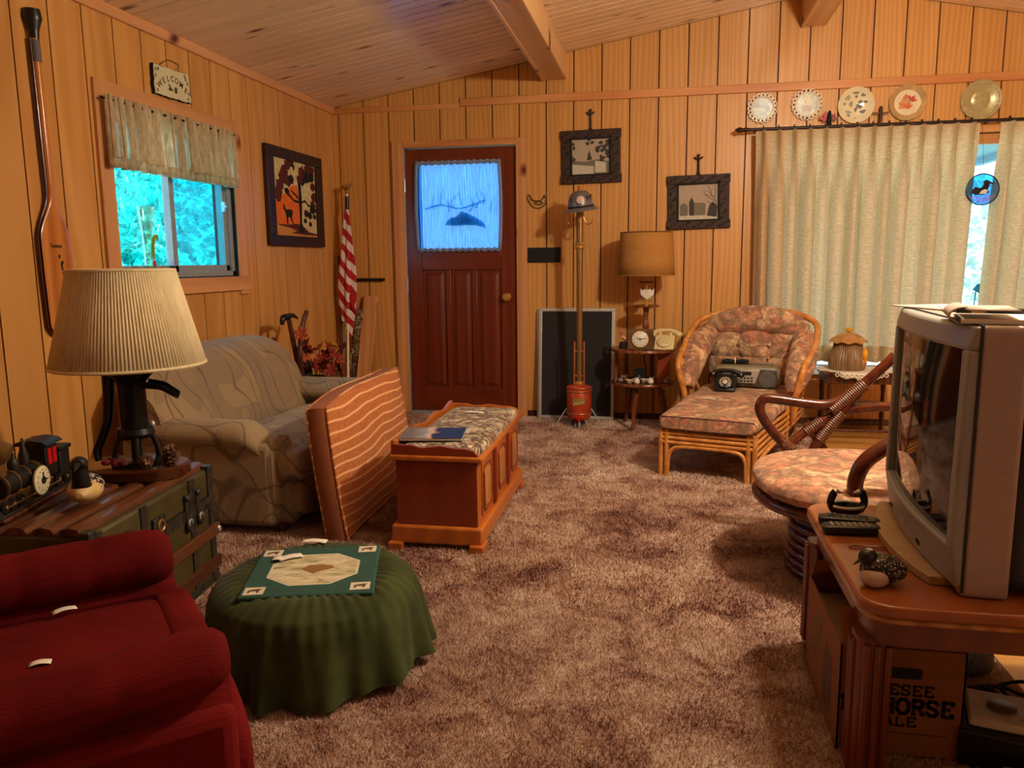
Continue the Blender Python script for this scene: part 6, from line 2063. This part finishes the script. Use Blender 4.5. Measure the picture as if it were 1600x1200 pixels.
for i in range(6):
    part('base_ring', MB().torus((-.045, -.05, .022 + i * .034), .215 + .004 * math.sin(i), .018, 40, 10), M['rattan_dark'], pc)
part('base_top_ring', MB().torus((-.045, -.05, .222), .205, .016, 40, 10), plain('ring_blue_black', srgb(30, 46, 58), .2), pc)
part('swivel_post', MB().cyl((0, -.04, .03), (0, -.02, .285), .05), M['matte_black'], pc)
part('seat_ring', MB().torus((0, 0, .292), .385, .022, 48, 10), M['rattan_dark'], pc)
part('under_ring', MB().torus((0, 0, .262), .30, .018, 44, 10), M['rattan_dark'], pc)
for a in (0, PI / 3, 2 * PI / 3):
    part('cross_bar', MB().cyl((.37 * math.cos(a), .37 * math.sin(a), .285), (-.37 * math.cos(a), -.37 * math.sin(a), .285), .012), M['rattan_dark'], pc)
part('seat_cushion', MB().sup((0, 0, .355), (.405, .395, .068), .8, .85, 44, 16), M['floral'], pc)
part('back_cushion', MB().sup((0, 0, 0), (.10, .33, .30), .75, .7, 36, 20, T(.33, .02, .60) @ RY(.35)), M['floral'], pc)
part('lumbar_cushion', MB().sup((0, 0, 0), (.10, .29, .13), .8, .7, 32, 14, T(.235, .04, .46) @ RY(.3)), M['floral'], pc)
r_ = .021
part('back_frame', MB().tube([(.30, -.36, .30), (.42, -.34, .55), (.50, -.22, .84), (.53, 0, .90), (.50, .22, .84), (.42, .34, .60), (.32, .34, .32)], r_, 12, sub=6), M['rattan_dark'], pc)
far = [(.545, 3.42, .395), (.500, 3.44, .43), (.445, 3.45, .492), (.409, 3.45, .56), (.424, 3.45, .606), (.480, 3.45, .606), (.56, 3.45, .596), (.673, 3.45, .588), (.747, 3.45, .618), (.819, 3.45, .679), (.93, 3.44, .80)]
part('arm_loop', MB().tube([rel(q) for q in far], r_, 12, sub=5), M['rattan_dark'], pc)
near = [(.545, 2.84, .36), (.500, 2.82, .43), (.46, 2.81, .49), (.43, 2.81, .55)]
part('upright', MB().tube([rel(q) for q in [(.615, 3.45, .33), (.645, 3.45, .42), (.70, 3.45, .515), (.80, 3.45, .64)]], r_, 12, sub=4), M['rattan_dark'], pc)
part('brace', MB().tube([rel(q) for q in [(.50, 3.43, .385), (.59, 3.45, .465), (.66, 3.455, .515), (.74, 3.46, .555), (.88, 3.42, .59), (1.05, 3.35, .60)]], r_ * .95, 12, sub=4), M['rattan_dark'], pc)
part('rear_strut', MB().tube([rel(q) for q in [(.60, 3.46, .505), (.66, 3.47, .42), (.735, 3.48, .30)]], r_ * .9, 12, sub=3), M['rattan_dark'], pc)
part('arm_loop', MB().tube([rel(q) for q in [(.73, 2.80, .315), (.675, 2.80, .36), (.655, 2.80, .42), (.675, 2.80, .495), (.73, 2.80, .550), (.82, 2.81, .60), (.95, 2.86, .66), (1.1, 2.92, .74)]], .027, 12, sub=5), M['rattan_dark'], pc)
for q0, q1, rr in (((.70, 3.45, .565), (.82, 3.45, .675), .030), ((.655, 3.45, .44), (.735, 3.45, .555), .027), ((.60, 3.45, .47), (.66, 3.455, .515), .026), ((.515, 3.435, .415), (.545, 3.42, .395), .028)):
    a, b = Vector(rel(q0)), Vector(rel(q1))
    L = (b - a).length
    nn_ = int(L / .009)
    wr = MB()
    for k in range(nn_ + 1):
        c = a + (b - a) * k / max(nn_, 1)
        ax = (b - a).normalized()
        Mr = Matrix.Translation(c) @ ax.to_track_quat('Z', 'Y').to_matrix().to_4x4()
        wr.torus((0, 0, 0), rr - .006, .0052, 16, 6, Mr)
    part('cane_wrapping', wr, M['wrap'], pc)

# ------------------------------------------------------------------ television stand
M['stand'] = wood('stand_oak', srgb(136, 72, 32), srgb(160, 92, 44), (1, .08, 1), 9, .25, coat=.4, contrast=(0, 1))
M['standv'] = wood('stand_post', srgb(96, 38, 16), srgb(124, 54, 26), (1, 1, .08), 9, .3, coat=.3, contrast=(0, 1))
sd_ = thing('television_stand', 'oak television stand with rounded corners and fluted posts', 'stand', (0, 0, 0))
X0, X1, Y0, Y1 = .437, 1.40, 1.735, 2.50


def rr_poly(x0, x1, y0, y1, r, n=8):
    pts = []
    for cx, cy, a0 in ((x1 - r, y1 - r, 0), (x0 + r, y1 - r, PI / 2), (x0 + r, y0 + r, PI), (x1 - r, y0 + r, 1.5 * PI)):
        for k in range(n + 1):
            a = a0 + PI / 2 * k / n
            pts.append((cx + r * math.cos(a), cy + r * math.sin(a)))
    return pts


tp_ = part('top', MB().prism(rr_poly(X0, X1, Y0, Y1, .075), .418, .448), M['stand'], sd_, bevel=.009, seg=3)
part('top_moulding', MB().prism(rr_poly(X0 + .008, X1 - .008, Y0 + .008, Y1 - .008, .07), .404, .418), M['brass'] if False else wood('moulding_light', srgb(160, 104, 52), srgb(196, 138, 76), (1, 1, .1), 14, .25, coat=.4), tp_, bevel=.004)
part('apron', MB().prism(rr_poly(X0 + .03, X1 - .03, Y0 + .03, Y1 - .03, .06), .345, .404), M['standv'], sd_)
for px, py in ((X0 + .006, Y0 + .05), (X0 + .010, Y1 - .10), (X1 - .10, Y0 + .05), (X1 - .10, Y1 - .10)):
    po = part('post', MB().prism(rr_poly(px, px + .080, py, py + .075, .02, 4), 0, .346), M['standv'], sd_, bevel=.003)
    for k in range(3):
        part('flute', MB().cyl((px + .02 + k * .023, py - .001, .03), (px + .02 + k * .023, py - .001, .335), .008, n=10), M['standv'], po)
    for k in range(2):
        part('flute', MB().cyl((px - .001, py + .025 + k * .025, .03), (px - .001, py + .025 + k * .025, .335), .008, n=10), M['standv'], po)

# television
tv = thing('crt_television', 'big silver grey tube television facing left on the oak stand', 'television', (.64, 1.815, .4485), math.radians(-3.6))
# local: screen faces -x, width along +y (0..0.71), z up
M['tv_grey'] = plain('tv_silver', srgb(150, 154, 150), .4, .2, .05)
M['tv_tan'] = plain('tv_side', srgb(166, 148, 136), .45, .0, .05)
M['tv_dark'] = plain('tv_rear', srgb(34, 36, 44), .5)
TWd, THt = .71, .60


def bulge(y, z=0):
    u = (y / TWd) * 2 - 1
    return -.030 * (1 - u * u)


# front bezel ring
NB = 18
bz = MB()
def brow(y, yin):
    return bulge(y)
outer = [(TWd * k / NB, .035 + .0) for k in range(NB + 1)]
ys = [TWd * k / NB for k in range(NB + 1)]
bot0, bot1, top0, top1 = .020, .105, THt - .052, THt


def strip(mb, z0, z1, ya, yb, off0=0.0, off1=0.0, n=NB):
    secs = []
    for k in range(n + 1):
        y = ya + (yb - ya) * k / n
        b = bulge(y)
        secs.append([(b - off0, y, z0), (b - off1, y, z1), (.022, y, z1), (.022, y, z0)])
    mb.loft(secs)


strip(bz, bot0, bot1 + .012, 0, TWd, -.004, .010)
strip(bz, top0, top1, 0, TWd, .006, -.006)
strip(bz, bot1, top0 + .002, 0, .032, .010, .006, 4)
strip(bz, bot1, top0 + .002, TWd - .050, TWd, .010, .006, 4)
part('bezel', bz, M['tv_grey'], tv, bevel=.008, seg=3)
sm_ = MB()
def scr(u, q):
    y = .028 + u * (TWd - .074)
    z = bot1 + q * (top0 - bot1)
    a, b = 2 * u - 1, 2 * q - 1
    return (bulge(y) * .9 + .008 - .010 * (1 - a * a) * (1 - b * b), y, z)
sm_.grid(scr, 24, 18)
tsn = NT('tube_glass')
M['screen'] = tsn.done((.012, .013, .013, 1), .06, 0, .6)
scn = part('screen', sm_, M['screen'], tv)
part('front_shell', MB().box(.014, .112, -.002, TWd + .002, .0, THt + .002), M['tv_tan'], tv, bevel=.012, seg=3)
part('shell_groove', MB().box(.016, .021, -.0035, TWd + .0035, .012, THt + .0035), M['tv_dark'], tv)
rear = MB()
rear.loft([[(x, y0, z0), (x, TWd - y0, z0), (x, TWd - y0, z1), (x, y0, z1)] for x, y0, z0, z1 in ((.105, .008, .01, THt - .006), (.20, .03, .012, THt - .010), (.30, .07, .02, THt - .022), (.40, .15, .03, THt - .16))])
part('rear_shell', rear, M['tv_dark'], tv, bevel=.03, seg=3)
vs = MB()
for k in range(7):
    vs.box(.215 + k * .011, .220 + k * .011, .26, .46, THt - .030 - k * .0013, THt - .010 - k * .0013)
part('vent', vs, M['matte_black'], tv)
pl_ = []
for k in range(15):
    y = .06 + (TWd - .12) * k / 14
    u = (y / TWd) * 2 - 1
    pl_.append((-.010 - .075 * (1 - u * u), y))
part('base_plinth', MB().prism(pl_ + [(.12, TWd - .06), (.12, .06)], 0, .022), plain('plinth_cream', srgb(170, 140, 96), .35), tv, bevel=.003)
part('badge_mark', MB().box(-.034, -.026, .33, .372, .058, .064), M['steel'], tv)
part('power_button', MB().box(-.027, -.018, .20, .232, .044, .058).box(-.030, -.022, .50, .535, .05, .054), M['matte_black'], tv, bevel=.002)

TVZ = .4485 + THt + .0035
nb = thing('spiral_notebook', 'open notepad with curled back cover on the near television edge', 'notebook', M=T(.735, 1.93, TVZ) @ RZ(math.radians(-14)))
part('pages', MB().box(-.085, .13, -.10, .10, 0.0, .010), M['white'], nb, bevel=.001)
part('curled_cover', MB().grid(lambda u, q: (-.085 - .022 * math.sin(q * PI * 1.15), -.10 + u * .20, .012 - .0115 * math.cos(q * PI * 1.15) + .012 * q), 6, 14).grid(lambda u, q: (-.085 + q * .10 - .022 * math.sin(PI * 1.15), -.10 + u * .20, .0285), 2, 2), plain('pad_back', srgb(176, 156, 140), .7), nb, solid=.002)
pa_ = MB().box(-.10, .10, -.13, .13, 0, .003)
tag(part('papers', pa_, plain('paper_pinkish', srgb(196, 170, 156), .8, var=.04), None, M=T(.80, 2.44, TVZ) @ RZ(.35)), 'loose papers on the far corner of the television top', 'papers')
tag(part('papers', MB().box(-.08, .08, -.11, .11, 0, .002), M['white'], None, M=T(.83, 2.36, TVZ + .0035) @ RZ(-.25)), 'white sheet over the loose papers on the television', 'papers')
bd_ = thing('black_device', 'small black remote box beside the notepad on the television', 'device', M=T(.765, 2.115, TVZ) @ RZ(math.radians(-35)))
part('case', MB().box(-.055, .055, -.02, .02, 0, .022), M['black'], bd_, bevel=.003)
part('sticker', MB().box(-.02, .012, -.0207, -.019, .005, .017), plain('sticker_tan', srgb(170, 130, 80), .5), bd_)
gl_ = thing('cable_coil', 'thin black cable coiled on the television at the right edge', 'cable', M=T(.80, 2.08, TVZ + .004))
for k in range(3):
    part('cable_turn', MB().torus((.012 * k, .005 * k, .002 + .004 * k), .032 - .004 * k, .0035, 20, 6, sx=1.3), M['matte_black'], gl_)

# things on the stand
SZ2 = .4485


def remote(label, loc, rz, L, W, dots):
    t = thing('remote_control', label, 'remote', loc, rz, 'remote controls on the stand')
    part('case', MB().sup((0, 0, .013), (L / 2, W / 2, .013), .4, .35, 28, 10), M['black'], t)
    b = MB()
    for i in range(7):
        for j in range(3):
            b.sup((-L * .33 + i * L * .1, (j - 1) * W * .24, .026), (.0045, .0038, .002), .7, .7, 8, 4)
    part('buttons', b, dots, t)
    return t


remote('black remote control with pale buttons nearest the stand edge', (.515, 2.215, SZ2), math.radians(3), .155, .05, plain('button_pale', srgb(170, 164, 140), .4))
remote('black remote control lying behind the one with pale buttons', (.525, 2.285, SZ2), math.radians(-6), .165, .05, plain('button_dark', srgb(60, 60, 60), .4))
bd2 = thing('silver_duck_dish', 'shiny black and silver double duck dish behind the remotes', 'dish', (.54, 2.385, SZ2), math.radians(10))
bd2.scale = (.66, .66, .8)
M['blackchrome'] = plain('black_chrome', srgb(52, 50, 50), .12, .8)
part('dish', MB().lathe([(.03, 0), (.05, .012), (.058, .034), (.054, .036), (.045, .02), (0, .014)], 28, sx=1.25), M['blackchrome'], bd2)
part('dish_rim', MB().torus((0, 0, .036), .056, .005, 32, 6, sx=1.25), M['chrome'], bd2)
for sx in (-1, 1):
    dk_ = part('duck_neck', MB().tube([(sx * .055, 0, .02), (sx * .075, 0, .045), (sx * .066, 0, .075), (sx * .056, 0, .085)], [.020, .016, .016, .015], 12, sub=4), M['blackchrome'], bd2)
    part('duck_bill', MB().cyl((sx * .05, 0, .088), (sx * .024, 0, .082), .009, .003, 10), M['chrome'], dk_)
part('dish_stand', MB().lathe([(.035, 0), (.03, .006), (0, .008)], 20), M['chrome'], bd2)
M['loon_small'] = speckle('loon_small_back', srgb(22, 20, 20), srgb(200, 180, 140), 170, .28)
ln_ = thing('small_loon_figure', 'small black speckled loon with white breast on the stand corner', 'figurine', (.505, 1.872, SZ2), math.radians(205))
part('body', MB().sup((0, 0, .034), (.05, .036, .034), .85, .9, 26, 14), M['loon_small'], ln_)
part('breast', MB().sup((.024, .010, .022), (.032, .030, .024), .9, .9, 22, 12), plain('loon_white', srgb(190, 170, 150), .4), ln_)
part('wing', MB().sup((-.012, .026, .036), (.036, .014, .024), .8, .9, 20, 10).sup((-.012, -.026, .036), (.036, .014, .024), .8, .9, 20, 10), M['loon_small'], ln_)
hh = part('head', MB().sup((.034, -.004, .064), (.022, .018, .019), .9, .9, 20, 12), M['loon_head'], ln_)
part('bill', MB().cyl((.05, -.004, .062), (.072, -.004, .050), .006, .001, 8), M['loon_head'], hh)
part('crown_spot', MB().sup((.030, -.006, .080), (.009, .009, .004)), plain('loon_spot', srgb(210, 206, 200), .3), hh)
rb = thing('rubber_band', 'thin brown rubber band lying on the stand beside the remotes', 'rubber band', (.535, 2.10, SZ2))
part('band', MB().tube([(-.05, .0, .002), (-.03, .012, .002), (.0, .004, .002), (.04, .010, .002), (.045, -.006, .002), (.0, -.006, .002), (-.035, -.010, .002)], .0016, 6, closed=True, sub=4), plain('band_brown', srgb(120, 60, 30), .6), rb)
del rb

# beer carton under the stand
M['carton'] = plain('carton_brown', srgb(132, 76, 34), .8, var=.08)
bxx = thing('beer_carton', 'open brown beer carton with dark lettering under the television stand', 'box', (.575, 2.115, 0))
bxw, bxd, bxh = .140, .215, .275
side = MB().box(-bxw, bxw, -bxd, -bxd + .004, 0, bxh).box(-bxw, bxw, bxd - .004, bxd, 0, bxh).box(-bxw, -bxw + .004, -bxd, bxd, 0, bxh).box(bxw - .004, bxw, -bxd, bxd, 0, bxh).box(-bxw, bxw, -bxd, bxd, 0, .004)
part('carton_walls', side, M['carton'], bxx)
part('flap', MB().box(-bxw + .003, bxw - .003, 0, .09, -.0015, .0015, T(0, -bxd + .006, bxh) @ RX(.9)), M['carton'], bxx)
part('flap', MB().box(-bxw + .003, bxw - .003, -.09, 0, -.0015, .0015, T(0, bxd - .006, bxh) @ RX(-.9)), M['carton'], bxx)
part('hand_hole', MB().sup((.0, -bxd - .0005, .215), (.045, .0015, .014), .3, .5, 28, 8), M['matte_black'], bxx)
ink = plain('carton_ink', srgb(30, 14, 12), .8)
GL = {'G': [[(4, 5), (3, 6), (1, 6), (0, 5), (0, 1), (1, 0), (3, 0), (4, 1), (4, 2.6), (2.6, 2.6)]], 'E': [[(4, 5), (4, 6), (.6, 6), (.6, 0), (4, 0), (4, 1)], [(.6, 3.1), (2.8, 3.1)]],
      'N': [[(.5, 0), (.5, 6), (3.6, 0), (3.6, 6)]], 'S': [[(4, 4.8), (3, 6), (1, 6), (0, 4.8), (.8, 3.4), (3.2, 2.6), (4, 1.2), (3, 0), (1, 0), (0, 1.2)]],
      'H': [[(.5, 0), (.5, 6)], [(3.7, 0), (3.7, 6)], [(.5, 3), (3.7, 3)]], 'O': [[(1.2, 0), (3, 0), (4.2, 1.4), (4.2, 4.6), (3, 6), (1.2, 6), (0, 4.6), (0, 1.4), (1.2, 0)]],
      'R': [[(.6, 0), (.6, 6), (3, 6), (3.9, 5.2), (3.9, 3.8), (3, 3), (.6, 3)], [(2.4, 3), (4, 0)]], 'A': [[(.2, 0), (2.1, 6), (4, 0)], [(1, 2.1), (3.2, 2.1)]],
      'L': [[(.6, 6), (.6, 0), (3.8, 0), (3.8, 1.2)]], '1': [[(.8, 5), (2, 6), (2, 0)]], '2': [[(0, 4.8), (1, 6), (3, 6), (3.9, 4.6), (0, 0), (4, 0), (4, 1)]]}
SERIF = {'N': [(.5, 0), (.5, 6), (3.6, 6)], 'E': [(.6, 0), (.6, 6)], 'H': [(.5, 0), (.5, 6), (3.7, 0), (3.7, 6)], 'R': [(.6, 0), (.6, 6), (4, 0)], 'A': [(.2, 0), (4, 0)], 'L': [(.6, 6), (.6, 0)], '1': [(2, 0)]}


def slab_text(word_, hgt, wide, x, z, yy, th):
    mb = MB()
    u = hgt / 6.0
    uw = u * wide
    adv = 5.6 * uw
    x0 = x - adv * len(word_) / 2
    for ch_ in word_:
        for pl in GL.get(ch_, []):
            for a, b in zip(pl, pl[1:]):
                A, B = Vector((x0 + a[0] * uw, z + a[1] * u)), Vector((x0 + b[0] * uw, z + b[1] * u))
                d = (B - A).normalized()
                n_ = Vector((-d.y, d.x)) * th
                e = d * th * .7
                mb.prism([tuple(A - e + n_), tuple(A - e - n_), tuple(B + e - n_), tuple(B + e + n_)], 0, .0006, Matrix(((1, 0, 0, 0), (0, 0, -1, yy), (0, 1, 0, 0), (0, 0, 0, 1))))
        for sx, sy in SERIF.get(ch_, []):
            mb.box(x0 + (sx - .95) * uw, x0 + (sx + .95) * uw, yy - .0006, yy, z + sy * u - th * .55, z + sy * u + th * .55)
        x0 += adv
    return mb


for body_, hgt, wide, x, z, th in (('GENESEE', .024, 1.15, -.012, .160, .0028), ('12', .036, .98, -.1055, .112, .0046), ('HORSE', .036, .98, .0435, .112, .0046), ('ALE', .022, 1.25, .005, .080, .0026)):
    part('lettering', slab_text(body_, hgt, wide, x, z, -bxd - .0004, th), ink, bxx, smooth=False)
part('print_line', MB().box(-.11, .11, -bxd - .0008, -bxd, .06, .0615), ink, bxx)
sp_ = MB().prism([(-.14, .05), (-.04, .03), (-.02, .12), (-.05, .2), (-.12, .19)], 0, .0008, Matrix(((0, 0, -1, -bxw), (1, 0, 0, 0), (0, 1, 0, 0), (0, 0, 0, 1))))
part('side_print', sp_, plain('carton_side_print', srgb(92, 66, 60), .8), bxx, smooth=False)
sp_ = MB()
random.seed(12)
for k in range(14):
    x, y = random.uniform(.02, .17), random.uniform(.10, .23)
    sp_.prism([(x + .016 * math.cos(j), y + .018 * math.sin(j)) for j in range(6)], 0, .0007 + .00002 * k, Matrix(((0, 0, -1, -bxw), (1, 0, 0, 0), (0, 1, 0, 0), (0, 0, 0, 1))))
part('horse_print', sp_, plain('carton_horse_print', srgb(110, 84, 50), .8), bxx, smooth=False)
mg = MB().box(-.12, .12, -.19, .19, .20, .205)
tag(part('folded_papers', mg, plain('paper_tan', srgb(150, 130, 96), .8), None, M=T(.575, 2.115, .03)), 'tan papers lying inside the open beer carton', 'papers')

# clutter on the floor right of the carton
bl = thing('black_case', 'low black plastic case on the floor under the stand', 'case', (.83, 1.95, 0), math.radians(-18))
part('case_body', MB().box(-.10, .13, -.10, .10, 0, .095), M['black'], bl, bevel=.006)
part('case_lid_line', MB().box(-.101, .131, -.101, .101, .06, .063), M['matte_black'], bl)
cdp = thing('disc_player', 'off white flat device with dark round dial on the black case', 'device', (.82, 1.955, .0955), math.radians(-14))
part('case', MB().box(-.075, .085, -.075, .075, 0, .022), plain('aged_white', srgb(196, 188, 158), .5), cdp, bevel=.006)
part('dial_disc', MB().lathe([(.032, .0), (.032, .006), (.026, .009), (0, .009)], 28, (.0, .0, .021)), plain('dial_brown', srgb(92, 80, 68), .35), cdp)
part('label_marks', MB().box(.03, .055, -.045, -.04, .0218, .0225).box(.045, .06, -.02, -.016, .0218, .0225), plain('mark_grey', srgb(140, 134, 116), .5), cdp)
cbs = thing('floor_cables', 'tangle of black cables on the floor behind the flat device', 'cables', (.90, 2.14, 0.004))
random.seed(21)
for k in range(6):
    pts = [(-.20 + .03 * k + random.uniform(-.02, .02), random.uniform(-.05, .05), .012 + .006 * k)]
    for j in range(5):
        pts.append((-.12 + j * .08 + random.uniform(-.03, .03), random.uniform(-.09, .09), random.uniform(.006, .07)))
    part('cable', MB().tube(pts, .005, 7, sub=5), M['matte_black'], cbs)
ub = thing('usb_cable', 'grey cable hanging under the stand apron down to the carton', 'cable', (0, 0, 0))
part('cable', MB().tube([(.70, 2.12, .345), (.705, 2.11, .30), (.73, 2.10, .24), (.765, 2.11, .16), (.775, 2.13, .06), (.76, 2.20, .008)], .007, 8, sub=5), plain('grey_cord', srgb(96, 98, 98), .5), ub)
part('plug', MB().box(.692, .708, 2.112, 2.128, .33, .352), M['white'], ub)
wb = thing('wood_block', 'small tan wooden block on the carpet by the black case', 'block', (.805, 1.80, 0), math.radians(-5))
part('block', MB().box(-.03, .03, -.02, .02, 0, .05), plain('block_tan', srgb(150, 116, 60), .7), wb, bevel=.003)
part('block_label', MB().box(-.022, .022, -.0212, -.0195, .01, .04), plain('block_label', srgb(120, 90, 44), .7), wb)
gb = thing('grey_pouch', 'crumpled grey cloth pouch on the floor behind the carton', 'pouch', (.86, 2.36, 0))
part('pouch_body', MB().sup((0, 0, .05), (.09, .07, .05), .7, .7, 26, 14), two('grey_cloth', srgb(70, 72, 74), srgb(120, 122, 122), 20, rough=.8), gb)
part('pouch_flap', MB().sup((-.01, -.02, .10), (.05, .03, .012), .7, .7, 20, 10), plain('pale_cloth', srgb(170, 170, 172), .7), gb)
